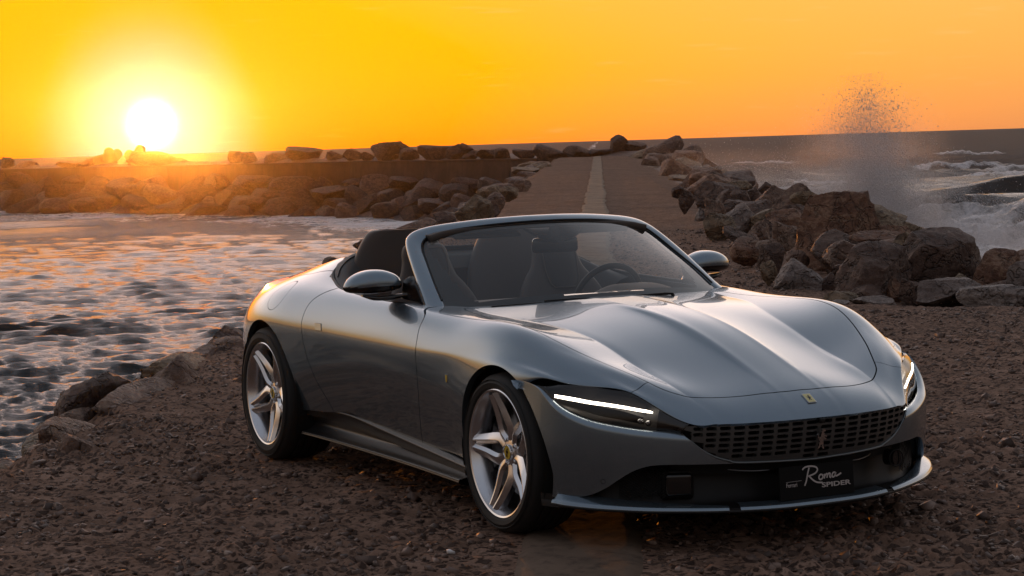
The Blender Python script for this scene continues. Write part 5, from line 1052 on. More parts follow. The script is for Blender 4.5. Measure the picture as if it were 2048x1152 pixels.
# front fender, nose panel and rear quarter
ns = [(1.918, .52), (1.918, .548), (1.945, .60), (1.972, .664), (1.985, .70)]     # fender / nose seam
nose_v = lambda P: np.interp(ay(P), [q[1] for q in ns], [q[0] for q in ns])-P.V[:, 0]
nose_p = rest.clip(nose_v(rest)+GAP*.6); rest = rest.clip(-nose_v(rest)+GAP*.6)
fend_p = rest.clip(.1-rest.V[:, 0]); quart_p = rest.clip(rest.V[:, 0]-.1)
def fuel_v(P): return np.where(ay(P) > .5, np.hypot((P.V[:, 0]-FUEL_C[0])/FUEL_R[0], (P.V[:, 2]-FUEL_C[1])/FUEL_R[1])-1, 9)
sideR = lambda P: P.clip(P.V[:, 1]); sideL = lambda P: P.clip(-P.V[:, 1])
quart_R, quart_L = sideR(quart_p), sideL(quart_p)
flap_p = quart_R.clip(fuel_v(quart_R)+.035); quart_R = quart_R.clip(-fuel_v(quart_R)+.0)
hood_p.build('bonnet', PAINT, car); nose_p.build('nose_panel', PAINT, car); tn_p.build('tonneau_cover', PAINT, car)
for P in (sideR(fend_p), sideL(fend_p)): P.build('front_wing', PAINT, car, flange=.03)
door_objs = [P.build('door', PAINT, car, flange=.02) for P in (sideR(door_p), sideL(door_p))]
quarter_objs = [P.build('rear_quarter_panel', PAINT, car, flange=.03) for P in (quart_R, quart_L)]
flap_p.build('fuel_flap', PAINT, quarter_objs[0], flange=.01)
# dark inner shell keeps the shut lines black
inner = body.clip(-poly_sd(XY(body), ck_poly)+.004)
inner = inner.clip(-(np.hypot(inner.V[:, 0]-FW[0], inner.V[:, 2]-FW[1])-FAR-.012)+np.where(ay(inner) < .6, -9, 0))
inner = inner.clip(-(np.hypot(inner.V[:, 0]-RW[0], inner.V[:, 2]-RW[1])-RAR-.012)+np.where(ay(inner) < .6, -9, 0))
inner = inner.clip(inner.V[:, 0]-2.2)
inner.build('inner_shell', DARKIN, car, flange=0, offset=-.013)

# ---------------------------------------------------------------- front bumper
BC = [(1.50, .957), (1.62, .948), (1.72, .925), (1.80, .888), (1.888, .828), (1.965, .765), (2.045, .680), (2.11, .60), (2.160, .51), (2.200, .38), (2.232, .22), (2.245, 0)]
BT = [.655, .655, .622, .570, .530, .509, .492, .482, .472, .462, .455, .452]
BS = [.2, .3, .6, .9, 1, 1, 1, 1, 1, 1, 1, 1]
BK = [(-.016, 0, 0), (-.002, .001, 0), (.014, .012, 0), (.020, .035, 0), (.020, .0, .3), (.016, 0, .5), (.008, 0, .7), (-.004, 0, .87), (-.022, 0, 1.0)]
def bumper_net():
    c = np.array(BC); full = np.concatenate([c*np.array([1, -1]), c[:-1][::-1]]); T = np.gradient(full, axis=0)
    N = np.stack([-T[:, 1], T[:, 0]], -1); N /= np.linalg.norm(N, axis=1, keepdims=True)
    if N[len(c)-1, 0] < 0: N = -N
    zt = np.r_[BT, BT[:-1][::-1]]; sc_ = np.r_[BS, BS[:-1][::-1]]; P = []
    for d, dz, f in BK:
        ins = np.r_[.022, .020, .012, .004, np.zeros(len(c)-4)]*max(0, 1-f*2.2)*(1 if f < .45 else 0); ins = np.r_[ins, ins[:-1][::-1]]
        q = full+N*(d*sc_-ins)[:, None]; P.append(np.stack([q[:, 0], q[:, 1], (zt-dz*sc_)*(1-f)+.15*f], -1))
    return fit_net(np.array(P))
_S, _N = eval_net(bumper_net(), 60, 360)
if (_N[30, 180, 0] < 0): _N = -_N
PB = Patch.grid(_S[:, ::-1], _N[:, ::-1])
BLOW = [(0, .335), (.326, .345), (.517, .352), (.636, .352), (.699, .332), (.744, .296), (.78, .26), (.82, .228), (.865, .212), (.923, .206), (1.0, .20)]
GR_LOW = [(.0, .338), (.326, .350), (.377, .361), (.423, .376), (.47, .403), (.51, .438), (.543, .471), (.56, .52)]
PB = PB.clip(-(np.hypot(PB.V[:, 0]-FW[0], PB.V[:, 2]-FW[1])-FAR-.02*np.clip((.6-PB.V[:, 2])/.3, 0, 1)*3))
bl = smooth_poly(BLOW, 80)
PB = PB.clip(np.interp(ay(PB), bl[:, 0], bl[:, 1])-PB.V[:, 2])
gl_ = smooth_poly(GR_LOW, 60)
PB = PB.clip(np.where(ay(PB) < .545, PB.V[:, 2]-np.interp(ay(PB), gl_[:, 0], gl_[:, 1]), -1))
bumper = PB.build('front_bumper', PAINT, car, flange=.03)
# ---------------------------------------------------------------- wheels
def lathe_y(prof, n, mt, name, parent, sharp=35):
    """profile [(radius, y)] spun about the Y axis"""
    P = np.array(prof, float); t = np.arange(n)*2*np.pi/n
    V = np.stack([np.cos(t)[:, None]*P[None, :, 0], np.broadcast_to(P[None, :, 1], (n, len(P))), np.sin(t)[:, None]*P[None, :, 0]], -1)
    return make_obj(name, V.reshape(-1, 3), grid_faces(n, len(P), True, False), mt, parent, sharp=sharp)
def spoke_mesh(R, y_hub, y_rim):
    """one forked spoke pointing along +Z, outer face towards -Y: two ridged arms and a root"""
    V, F = [], []
    def arm(a0, a1, flip):
        # stations along the arm: centre point, half width, crest height, depth
        p0 = np.array((math.sin(a0)*.052, math.cos(a0)*.052)); p1 = np.array((math.sin(a1)*(R-.004), math.cos(a1)*(R-.004)))
        mid = np.array((math.sin(a0*1.05)*.105, math.cos(a0*1.05)*.105))
        pts = catmull([p0, mid, (mid*.45+p1*.55), p1], 9); base = len(V); m = 6
        T = np.gradient(pts, axis=0); T /= np.linalg.norm(T, axis=1, keepdims=True); S = np.stack([T[:, 1], -T[:, 0]], -1)
        for k, (q, s_) in enumerate(zip(pts, S)):
            f = k/8; hw = .025*(1-f)+.0180*f+.002*math.sin(math.pi*f); y = y_hub+(y_rim-y_hub)*f**1.6; dep = .034*(1-f)+.050*f
            off = (-.35*hw if flip else .35*hw)*(1-.4*f)
            for a, b in ((-hw*.75, dep), (-hw, .012), (off-.003, -.001), (off+.003, -.001), (hw, .012), (hw*.75, dep)):
                V.append((q[0]+s_[0]*a, y+b, q[1]+s_[1]*a))
        n = len(pts)
        for i in range(n-1):
            for j in range(m):
                F.append((base+i*m+j, base+i*m+(j+1) % m, base+(i+1)*m+(j+1) % m, base+(i+1)*m+j))
        F.append(tuple(base+j for j in range(m))); F.append(tuple(base+(n-1)*m+j for j in range(m))[::-1])
    arm(math.radians(-10), math.radians(-31.5), True); arm(math.radians(10), math.radians(31.5), False)
    return V, F
def horse_outline():
    """rearing horse silhouette on a unit square"""
    return [(.52, .98), (.60, .95), (.66, .86), (.62, .83), (.57, .86), (.56, .78), (.60, .70), (.70, .66), (.74, .58), (.71, .55), (.66, .60), (.60, .60), (.66, .52), (.72, .47), (.70, .43), (.60, .46), (.56, .50),
            (.52, .40), (.55, .30), (.52, .20), (.58, .10), (.60, .02), (.52, .03), (.46, .14), (.44, .24), (.38, .20), (.34, .10), (.28, .03), (.22, .06), (.28, .16), (.30, .28), (.33, .40), (.28, .50), (.22, .58), (.20, .70), (.26, .76), (.24, .66), (.30, .58), (.36, .58),
            (.40, .70), (.42, .82), (.46, .93)]
def flat_shape(name, pts, M, thick, mt, parent):
    """extruded outline: pts in a local (a,b) plane, M maps (a,b,n) to the world"""
    bm = bmesh.new(); vs = [bm.verts.new(M @ Vector((a, b, 0))) for a, b in pts]; f = bm.faces.new(vs)
    r = bmesh.ops.extrude_face_region(bm, geom=[f]); d = (M.to_3x3() @ Vector((0, 0, thick)))
    bmesh.ops.translate(bm, vec=d, verts=[g for g in r['geom'] if isinstance(g, bmesh.types.BMVert)])
    bmesh.ops.triangulate(bm, faces=[f for f in bm.faces if len(f.verts) > 4])
    return from_bm(name, bm, mt, parent)
def plane_matrix(o, a, b):
    a, b = Vector(a).normalized(), Vector(b).normalized(); n = a.cross(b).normalized(); b = n.cross(a)
    return Matrix(((a.x, b.x, n.x, o[0]), (a.y, b.y, n.y, o[1]), (a.z, b.z, n.z, o[2]), (0, 0, 0, 1)))
def build_wheel(R, width, spoke_deg):
    w2 = width/2; rim = .267
    # barrel, outer lip at y = -w2
    barrel = lathe_y([(rim+.004, -w2+.010), (rim+.006, -w2+.003), (rim+.001, -w2), (rim-.006, -w2+.003), (rim-.010, -w2+.016), (rim-.017, -w2+.030), (rim-.028, -w2+.07), (rim-.030, 0), (rim-.02, w2-.02), (rim+.004, w2)], 96, ALLOY, 'wheel', None)
    g = .007; sh = R-.007
    prof = [(rim-.004, -w2+.016), (rim+.004, -w2+.004), (rim+.012, -w2-.004), (rim+.030, -w2-.009), (R-.035, -w2-.004), (R-.016, -w2+.008), (R-.006, -w2+.022), (R-.0015, -w2+.045)]
    for yc in (-.055, -.018, .018, .055):
        s_ = yc*width/.245; prof += [(R, s_-.009), (R-g, s_-.007), (R-g, s_+.005), (R, s_+.007)]
    prof += [(R-.0015, w2-.045), (R-.016, w2-.008), (R-.035, w2+.004), (rim+.02, w2+.006), (rim, w2-.01)]
    tyre = lathe_y(prof, 96, RUBBER, 'tyre', barrel, 28)
    ring = lathe_y([(R-.030, -w2-.0045), (R-.027, -w2-.0075), (R-.024, -w2-.003)], 96, RUBBER, 'tyre_rib', barrel)
    y_hub = -w2+.055; y_rim = -w2+.010
    V, F = spoke_mesh(rim-.010, y_hub, y_rim)
    first = None
    for k in range(5):
        if first is None: o = first = make_obj('spoke', V, F, ALLOY, barrel, sharp=25)
        else: o = copy_obj(first, barrel)
        o.rotation_euler = (0, math.radians(90-(spoke_deg+72*k)), 0)
    lathe_y([(.0, y_hub+.002), (.050, y_hub+.002), (.066, y_hub+.008), (.070, y_hub+.045), (.0, y_hub+.045)], 40, ALLOY, 'hub', barrel)
    cap = lathe_y([(.0, y_hub-.009), (.0275, y_hub-.008), (.0295, y_hub-.005), (.0295, y_hub+.006)], 32, YELLOW, 'centre_cap', barrel)
    lathe_y([(.0293, y_hub-.006), (.031, y_hub-.010), (.034, y_hub-.007), (.035, y_hub+.006)], 32, CHROME, 'cap_ring', barrel)
    hs = [((a-.46)*.040, (b-.5)*.040) for a, b in horse_outline()]
    flat_shape('cap_emblem', hs, plane_matrix((0, y_hub-.0092, 0), (1, 0, 0), (0, 0, 1)), .0012, BLACK, barrel)
    nut = None
    for k in range(5):
        a = math.radians(spoke_deg+36+72*k)
        if nut is None: o = nut = lathe_y([(0, -.012), (.007, -.012), (.0095, -.008), (.011, .02)], 10, CHROME, 'lug_nut', barrel)
        else: o = copy_obj(nut, barrel)
        o.location = (math.cos(a)*.054, y_hub+.010, math.sin(a)*.054)
    lathe_y([(.075, .02), (.075, -.004), (.10, -.012), (.190, -.012), (.190, .020), (.10, .020)], 64, DISC, 'brake_disc', barrel)
    cal = []
    for a in np.radians(np.linspace(150, 205, 9)):
        cal.append([(math.cos(a)*r, y, math.sin(a)*r) for r, y in ((.118, -.030), (.150, -.046), (.205, -.046), (.222, -.030), (.222, .03), (.118, .03))])
    cal = np.array(cal); m = cal.shape[1]
    Fc = [tuple(f) for f in grid_faces(9, m, False, True)]+[tuple(range(m)), tuple(8*m+i for i in range(m))[::-1]]
    make_obj('brake_caliper', cal.reshape(-1, 3), Fc, CALIPER, barrel, sharp=30)
    lathe_y([(0, .06), (rim-.032, .06)], 48, DARKIN, 'wheel_shade_disc', barrel)  # added dark disc, stands in for the shade inside the wheel
    return barrel
wheels = []
for (ax, az), R, wd, track, deg in ((FW, .338, .245, 1.652, 141), (RW, .352, .285, 1.676, 93)):
    w = build_wheel(R, wd, deg); w.parent = car; w.location = (ax, -track/2, az); wheels.append(w)
    w2 = copy_obj(w, car)
    for ch in list(w.children): copy_obj(ch, w2)
    w2.location = (ax, track/2, az); w2.rotation_euler[2] = math.pi; wheels.append(w2)

# wheel-arch liners
def arch_liner(ax, az, r, y_out, y_in):
    t = np.radians(np.linspace(-25, 205, 40)); V = []
    for y in (y_out, y_in):
        V.append(np.stack([ax+np.cos(t)*(r+.004), np.full(40, y), az+np.sin(t)*(r+.004)], -1))
    V.append(np.stack([ax+np.cos(t)*.05, np.full(40, y_in), az+np.sin(t)*.05], -1))
    return make_obj('wheel_arch_liner', np.array(V).reshape(-1, 3), grid_faces(3, 40), DARKIN, car, sharp=40)
for s_ in (-1, 1):
    arch_liner(*FW, FAR+.012, s_*.925, s_*.60); arch_liner(*RW, RAR+.012, s_*.955, s_*.60)
# floor and inner bulkheads (dark underside of the car)
bm = bmesh.new()
box_bm(bm, (.0, 0, .17), (1.75, 1.62, .05)); box_bm(bm, (1.45, 0, .19), (1.20, 1.10, .05)); box_bm(bm, (-1.55, 0, .22), (1.3, 1.1, .06))
box_bm(bm, (.72, 0, .46), (.06, 1.50, .56)); box_bm(bm, (-1.0, 0, .46), (.06, 1.5, .56)); box_bm(bm, (1.95, 0, .36), (.1, 1.0, .28))
from_bm('underbody', bm, DARKIN, car)

# ---------------------------------------------------------------- side skirts
SKIRT = mat('satin_dark_skirt', (.012, .011, .011), .38)
SK = [(-.93, .868, .300, .185), (-.70, .862, .306, .185), (-.40, .858, .305, .183), (-.1, .858, .283, .181), (.3, .865, .256, .180), (.7, .885, .235, .180), (1.0, .905, .222, .180)]
for s_ in (-1, 1):
    sec = []
    for x, y, zt, zb in SK:
        f = (x+.93)/1.93
        sec.append([(x, s_*(y-.05), zt+.05), (x, s_*(y+.016), zt+.022), (x, s_*(y+.024), zt+.006), (x, s_*(y+.004), zt-.03-.015*(1-f)), (x, s_*(y-.010), zb+.045), (x, s_*(y+.025), zb+.016),
                    (x, s_*(y+.062), zb+.008), (x, s_*(y+.066), zb+.001), (x, s_*(y+.060), zb-.010), (x, s_*(y-.02), zb-.028), (x, s_*(y-.10), zb-.03)])
    sec = np.array(sec)
    cur = np.stack([catmull(sec[:, j], 40) for j in range(sec.shape[1])], 1)
    fin = np.stack([catmull(cur[i], 44) for i in range(len(cur))])
    make_obj('side_skirt', fin.reshape(-1, 3), grid_faces(40, 44), SKIRT, car)

# ---------------------------------------------------------------- headlamps
HL_TOP = [(2.186, .515, .508), (2.098, .577, .548), (2.05, .61, .578), (2.011, .636, .604), (1.97, .664, .629), (1.907, .719, .640), (1.848, .777, .652), (1.78, .83, .657), (1.70, .882, .655), (1.655, .912, .650)]
HL_LOW = [(2.156, .540, .473), (2.10, .592, .480), (2.055, .637, .488), (2.01, .684, .497), (1.962, .732, .507), (1.90, .795, .526), (1.843, .842, .549), (1.79, .878, .577), (1.73, .908, .610), (1.66, .918, .645)]
def lamp_grid(s_, n, m, t0=0., t1=1., v0=0., v1=1., inset=0.0, bulge=.012):
    A = catmull(HL_TOP, 200); B = catmull(HL_LOW, 200); idx = np.linspace(t0, t1, n)*199
    a = np.stack([np.interp(idx, np.arange(200), A[:, k]) for k in range(3)], -1); b = np.stack([np.interp(idx, np.arange(200), B[:, k]) for k in range(3)], -1)
    v = np.linspace(v0, v1, m)[None, :, None]; G = a[:, None]*(1-v)+b[:, None]*v
    T = np.gradient((a+b)/2, axis=0); D = b-a; N = np.cross(T, D); N /= np.linalg.norm(N, axis=1, keepdims=True)
    if N[n//2, 1] < 0: N = -N
    G = G+N[:, None]*(bulge*np.sin(np.pi*v)-inset)
    G[..., 1] *= s_; return G
HOUSING = mat('headlamp_housing', (.022, .019, .018), .35)
for s_ in (-1, 1):
    f = (lambda a: a) if s_ < 0 else (lambda a: a[:, ::-1])
    G = lamp_grid(s_, 60, 12, .02, 1, 0, 1, inset=.004); hl = make_obj('headlamp', G.reshape(-1, 3), f(grid_faces(60, 12)), LENS, car)
    G = lamp_grid(s_, 60, 12, .10, 1, -.03, 1.03, inset=.045, bulge=-.004); make_obj('headlamp_housing', G.reshape(-1, 3), f(grid_faces(60, 12)), HOUSING, hl)
    # side walls of the housing
    e = lamp_grid(s_, 60, 2, .04, 1, 0, 1, inset=.006, bulge=0); q = lamp_grid(s_, 60, 2, .04, 1, -.03, 1.03, inset=.046, bulge=0)
    W = np.concatenate([e[:, 0], q[:, 0]]); make_obj('housing_edge', W, [(i, i+1, 60+i+1, 60+i) for i in range(59)], BLACK, hl)
    W = np.concatenate([e[:, 1], q[:, 1]]); make_obj('housing_edge', W, [(i, i+1, 60+i+1, 60+i) for i in range(59)], BLACK, hl)
    # inner blank between lamp and grille
    G = lamp_grid(s_, 16, 6, .015, .17, .01, .99, inset=.004, bulge=.004); make_obj('lamp_blank', G.reshape(-1, 3), f(grid_faces(16, 6)), BLACK, hl)
    # daylight bar: a real solid strip following the lamp
    c = catmull([(2.051, .614, .554), (2.014, .651, .562), (1.969, .693, .572), (1.917, .743, .582), (1.866, .793, .591), (1.810, .842, .603), (1.747, .886, .613)], 40)*np.array((1, s_, 1))
    T = np.gradient(c, axis=0); N = np.cross(T, np.broadcast_to((0, 0, 1.), T.shape)); N /= np.linalg.norm(N, axis=1, keepdims=True)
    if N[20, 1]*s_ < 0: N = -N
    D = np.broadcast_to((0, 0, -1.), T.shape)
    k = np.interp(np.linspace(0, 1, 40), [0, .06, .85, 1], [.45, .8, 1.1, .9])[:, None]
    Dn = D/np.linalg.norm(D, axis=1, keepdims=True)*.0063*k
    ring = np.stack([c-Dn, c-Dn+N*.006, c+Dn+N*.006, c+Dn], 1)
    F = [tuple(x) for x in grid_faces(40, 4, False, True)]+[(0, 1, 2, 3), (159, 158, 157, 156)]
    make_obj('daylight_bar', ring.reshape(-1, 3), F, LED, hl, smooth=False)
    # shelf under the bar and a small projector
    G = lamp_grid(s_, 40, 2, .28, .9, .58, .70, inset=.012); G2 = lamp_grid(s_, 40, 2, .28, .9, .66, .80, inset=.045)
    W = np.concatenate([G[:, 0], G2[:, 1]]); make_obj('lamp_shelf', W, [(i, i+1, 41+i, 40+i) for i in range(39)], SATIN, hl)
    G = lamp_grid(s_, 24, 3, .30, .62, .12, .42, inset=.030); make_obj('reflector_fin', G.reshape(-1, 3), f(grid_faces(24, 3)), HOUSING, hl)
    for t_ in (.24, .30):
        c = lamp_grid(s_, 3, 3, t_-.01, t_+.01, .66, .80, inset=.022)[1, 1]
        bm = bmesh.new(); bmesh.ops.create_uvsphere(bm, u_segments=14, v_segments=8, radius=.013, matrix=Matrix.Translation(c)); from_bm('projector', bm, CHROME, hl, smooth=True)

# ---------------------------------------------------------------- grille: panel with slots
LIPX = catmull([(2.316, 0.), (2.314, .10), (2.307, .19), (2.277, .33), (2.234, .43), (2.187, .51), (2.150, .55)], 60)
def grille_point(a, z):
    """surface behind the nose lip: lateral a, height z"""
    x = float(np.interp(abs(a), LIPX[:, 1], LIPX[:, 0])); t = np.clip((.51-z)/.17, 0, 1.2); return x-.004-.012*t-.030*t*t
def grille_low(a): return np.interp(abs(a), gl_[:, 0], gl_[:, 1])
def build_grille():
    V, F = [], []; key = {}
    def vid(a, z, dep):
        k = (round(a, 5), round(z, 5), dep)
        if k not in key: key[k] = len(V); V.append((grille_point(a, z)-dep, a, z))
        return key[k]
    ncol, nrow = 21, 7; pitch_z = .0228
    A = [0]
    for i in range(ncol//2): A.append(A[-1]+.0515*(1-.55*(i/(ncol/2))**1.3))
    scale = .552/A[-1]; A = [a*scale for a in A]
    cols = [-a for a in A[:0:-1]]+A
    skew = -.10
    for i in range(len(cols)-1):
        for j in range(nrow+1):
            zc = .503-pitch_z*(j+.5); ac = (cols[i]+cols[i+1])/2; w = (cols[i+1]-cols[i]); h = pitch_z
            rect = [(cols[i], zc-h/2), (cols[i+1], zc-h/2), (cols[i+1], zc+h/2), (cols[i], zc+h/2)]
            low = max(grille_low(q[0]) for q in rect); edge_ok = abs(ac)+w/2 < .535
            if max(q[1] for q in rect) < min(grille_low(q[0]) for q in rect)+.001: continue
            hole = zc-h*.36 > low+.004 and edge_ok and abs(ac) < .50
            rect = [(a, max(z, grille_low(a))) for a, z in rect]
            if not hole:
                if abs(ac) < .555: F.append([vid(a, z, 0) for a, z in rect])
                continue
            hw, hh = w*.385, h*.31; r = hh*.8; inn = []
            for cx, cz, a0 in ((-hw+r, -hh+r, 180), (hw-r, -hh+r, 270), (hw-r, hh-r, 0), (-hw+r, hh-r, 90)):
                for k in range(4):
                    t = math.radians(a0+30*k); dz = cz+r*math.sin(t); inn.append((ac+cx+r*math.cos(t)+skew*dz*(1 if ac < 0 else -1), zc+dz))
            ids = [vid(a, z, 0) for a, z in inn]; idb = [vid(a, z, .022) for a, z in inn]; out = [vid(a, z, 0) for a, z in rect]
            for c in range(4):
                q = ids[c*4:c*4+4]
                for k in range(3): F.append([out[c], q[k+1], q[k]])
                F.append([out[c], out[(c+1) % 4], ids[(c*4+4) % 16], q[3]])
            for k in range(16): F.append([ids[k], ids[(k+1) % 16], idb[(k+1) % 16], idb[k]])
    return V, F
GRILLE_PAINT = mat('grey_grille_paint', (.17, .185, .19), .36, .8, .6, .05)
V, F = build_grille(); grille = make_obj('grille', V, F, GRILLE_PAINT, car, sharp=30)
yy = np.linspace(-.545, .545, 60); zz = np.linspace(.30, .512, 14)
G = np.array([[(grille_point(y, z)-.045, y, z) for z in zz] for y in yy]); make_obj('grille_backing', G.reshape(-1, 3), grid_faces(60, 14), DARKIN, grille)
# grille frame: a rolled edge round the opening
ring = [(grille_point(a, grille_low(a))+.002, a, grille_low(a)-.001) for a in np.linspace(-.545, .545, 90)]
v, f = sweep(ring, circle_prof(.0045, 8), up=(1, 0, 0)); make_obj('grille_frame', v, f, GRILLE_PAINT, grille)
hs = [((a-.46)*.085, (b-.5)*.085) for a, b in horse_outline()]
flat_shape('horse_emblem', hs, plane_matrix((2.318, 0, .424), (0, 1, 0), (.1, 0, 1)), .006, CHROME, grille)
rbox('parking_camera', (2.322, 0, .497), (.024, .024, .020), .006, SATIN, grille)
for s_ in (-1, 1): rbox('sensor_bracket', (2.262, s_*.215, .488), (.01, .030, .012), .004, SATIN, grille)
# nose badge
def on_body(x, y):
    k = np.argmin((P1.V[:, 0]-x)**2+(P1.V[:, 1]-y)**2+np.where(P1.V[:, 2] < .45, 9, 0)); return Vector(P1.V[k]), Vector(P1.N[k])
q, n = on_body(2.236, 0.0); up_ = Vector((-n.z, 0, n.x)).normalized()
M = plane_matrix(q+n*.0012, (0, 1, 0), up_)
def rect_pts(w, h): return [(-w/2, -h/2), (w/2, -h/2), (w/2, h/2), (-w/2, h/2)]
BADGE = flat_shape('nose_badge', rect_pts(.040, .060), M, .0025, CHROME, car)
flat_shape('badge_field', rect_pts(.034, .053), plane_matrix(q+n*.0040, (0, 1, 0), up_), .0008, mat('badge_cream', (.75, .66, .28), .4, 0, .5), BADGE)
flat_shape('badge_horse', [((a-.46)*.032, (b-.5)*.034) for a, b in horse_outline()], plane_matrix(q+n*.0052, (0, 1, 0), up_), .0006, BLACK, BADGE)

# ---------------------------------------------------------------- lower intake, splitter, plate
LIP = [(2.318, 0), (2.306, .2), (2.262, .37), (2.19, .52), (2.09, .68), (1.965, .815), (1.86, .895), (1.80, .922), (1.775, .93)]
LIPZ = [.172, .172, .174, .176, .180, .186, .192, .196, .197]
lipc = catmull([(x, y, z) for (x, y), z in zip(LIP, LIPZ)], 60)
# intake wall: concave dark surface set back from the bumper skin
def intake_wall():
    G = []
    for a in np.linspace(-1, 1, 81):
        y = a*.93; k = abs(a); bx = np.interp(abs(y), [q[1] for q in BC[::-1]], [q[0] for q in BC[::-1]])
        zt = np.interp(abs(y), bl[:, 0], bl[:, 1]); ins = .085*np.clip((1-k)/.25, 0, 1)
        G.append([(bx-.02-ins*.2, y, zt+.012), (bx-.015-ins, y, zt-.03), (bx-.015-ins*1.05, y, (zt+.18)/2), (bx-.01-ins*.7, y, .182), (bx-.01, y, .166)])
    G = np.array(G); return np.stack([catmull(g, 16) for g in G])
G = intake_wall(); intake = make_obj('lower_intake', G.reshape(-1, 3), grid_faces(81, 16), SATIN, car)
# splitter blade in three pieces: painted centre insert and painted corner winglets on a black blade
def blade(c, name, mt, parent, inner, top, th=.012, rise=None):
    T = np.gradient(c, axis=0); N = np.stack([T[:, 1], -T[:, 0], 0*T[:, 0]], -1); N /= np.linalg.norm(N, axis=1, keepdims=True)
    N[N[:, 0] < 0] *= -1
    n = len(c); r = np.zeros(n) if rise is None else rise
    sec = np.stack([c-N*inner[:, None]+np.array((0, 0, 1))*(top+r)[:, None], c-N*.012+np.array((0, 0, 1))*(.008+r*.16)[:, None], c+np.array((0, 0, .001)), c-N*.004-np.array((0, 0, th)), c-N*.10-np.array((0, 0, th+.004))], 1)
    fin = np.stack([catmull(s, 18) for s in sec]); return make_obj(name, fin.reshape(-1, 3), grid_faces(n, 18), mt, parent)
full = np.concatenate([lipc[::-1]*np.array([1, -1, 1]), lipc[1:]])
u = full[:, 1]
blk = full.copy(); blk[:, 2] -= .006
blade(blk, 'splitter', SATIN, car, np.full(len(blk), .12), np.full(len(blk), .004))
m = np.abs(u) < .372; cc = full[m]
blade(cc, 'splitter_insert', PAINT, car, np.full(len(cc), .055), np.full(len(cc), .016))
for s_ in (-1, 1):
    m = (u*s_ > .378); cc = full[m] if s_ > 0 else full[m][::-1]
    t = np.linspace(0, 1, len(cc)); rise = np.interp(t, [0, .25, .55, .8, .93, 1], [.0, .006, .020, .034, .026, .008])
    blade(cc, 'splitter_winglet', PAINT, car, np.interp(t, [0, .3, .75, 1], [.02, .060, .065, .03]), np.interp(t, [0, 1], [.010, .012]), rise=rise)
plate = make_obj('show_plate', [(2.286, -.178, .187), (2.286, .178, .187), (2.279, .178, .318), (2.279, -.178, .318)], [(0, 1, 2, 3)], PLATE, car, smooth=False)
plate.data.vertices.foreach_get
sol = plate.modifiers.new('thickness', 'SOLIDIFY'); sol.thickness = .006; sol.offset = -1
def text_obj(name, body, size, loc, mt, parent, shear=0.0, bold=0.0, sx=1.0):
    cu = bpy.data.curves.new(name, 'FONT'); cu.body = body; cu.size = size; cu.shear = shear; cu.offset = bold; cu.extrude = .0006; cu.align_x = 'LEFT'; cu.resolution_u = 3
    tmp = bpy.data.objects.new(name, cu); COL.objects.link(tmp); dg = bpy.context.evaluated_depsgraph_get(); me = bpy.data.meshes.new_from_object(tmp.evaluated_get(dg))
    bpy.data.objects.remove(tmp); me.materials.clear(); me.materials.append(mt); me.name = name
    M = plane_matrix((2.2885, 0, .187), (0, 1, 0), (-.059, 0, 1)) @ Matrix.Translation(loc) @ Matrix.Diagonal((sx, 1, 1, 1)); me.transform(M)
    o = bpy.data.objects.new(name, me); COL.objects.link(o); o.parent = parent; return o
def stroke_text(name, strokes, loc, size, w, mt, parent):
    bm_v, bm_f = [], []
    for st in strokes:
        c = catmull(st, 8*len(st)); T = np.gradient(c, axis=0); T /= np.linalg.norm(T, axis=1, keepdims=True)+1e-9; N = np.stack([-T[:, 1], T[:, 0]], -1)
        b = len(bm_v)
        for (x, y), n_ in zip(c, N):
            for s_ in (-1, 1): bm_v.append(((x+s_*n_[0]*w)*size, (y+s_*n_[1]*w)*size, 0))
        bm_f += [(b+2*i, b+2*i+2, b+2*i+3, b+2*i+1) for i in range(len(c)-1)]
    M = plane_matrix((2.2892, 0, .187), (0, 1, 0), (-.059, 0, 1)) @ Matrix.Translation(loc)
    return make_obj(name, [M @ Vector(v) for v in bm_v], bm_f, mt, parent, smooth=False)
# handwritten word
ROMA = [[(-.10, .86), (.10, .98), (.45, 1.0), (.78, .92), (.86, .76), (.70, .60), (.36, .50), (.25, .48)], [(.34, .94), (.22, .60), (.12, .25), (.0, .0)], [(.30, .50), (.52, .28), (.78, .12), (1.15, .06)],
        [(1.12, .52), (.98, .46), (.93, .33), (1.0, .24), (1.13, .27), (1.20, .38), (1.14, .51)],
        [(1.26, .50), (1.31, .42), (1.27, .26)], [(1.30, .38), (1.42, .50), (1.48, .47), (1.45, .28)], [(1.47, .40), (1.60, .52), (1.66, .48), (1.64, .32), (1.72, .28)],
        [(2.00, .54), (1.86, .52), (1.78, .38), (1.84, .29), (1.96, .36), (2.03, .54)], [(2.03, .54), (2.00, .38), (2.10, .34), (2.38, .46)]]
stroke_text('plate_script', ROMA, (-.062, .050, 0), .075, .042, PRINT, plate)
text_obj('plate_word', 'SPIDER', .026, (.020, .036, 0), PRINT, plate, bold=.0005, sx=1.75)
text_obj('plate_maker', 'Ferrari', .024, (-.150, .050, 0), PRINT, plate, sx=.8)
v, f = sweep([(-.150, .071, 0), (-.11, .0715, 0), (-.076, .072, 0)], rrect(.0012, .0012, .0003, 1)); M = plane_matrix((2.289, 0, .187), (0, 1, 0), (-.059, 0, 1))
make_obj('plate_bar', [M @ Vector(q) for q in v], f, PRINT, plate)
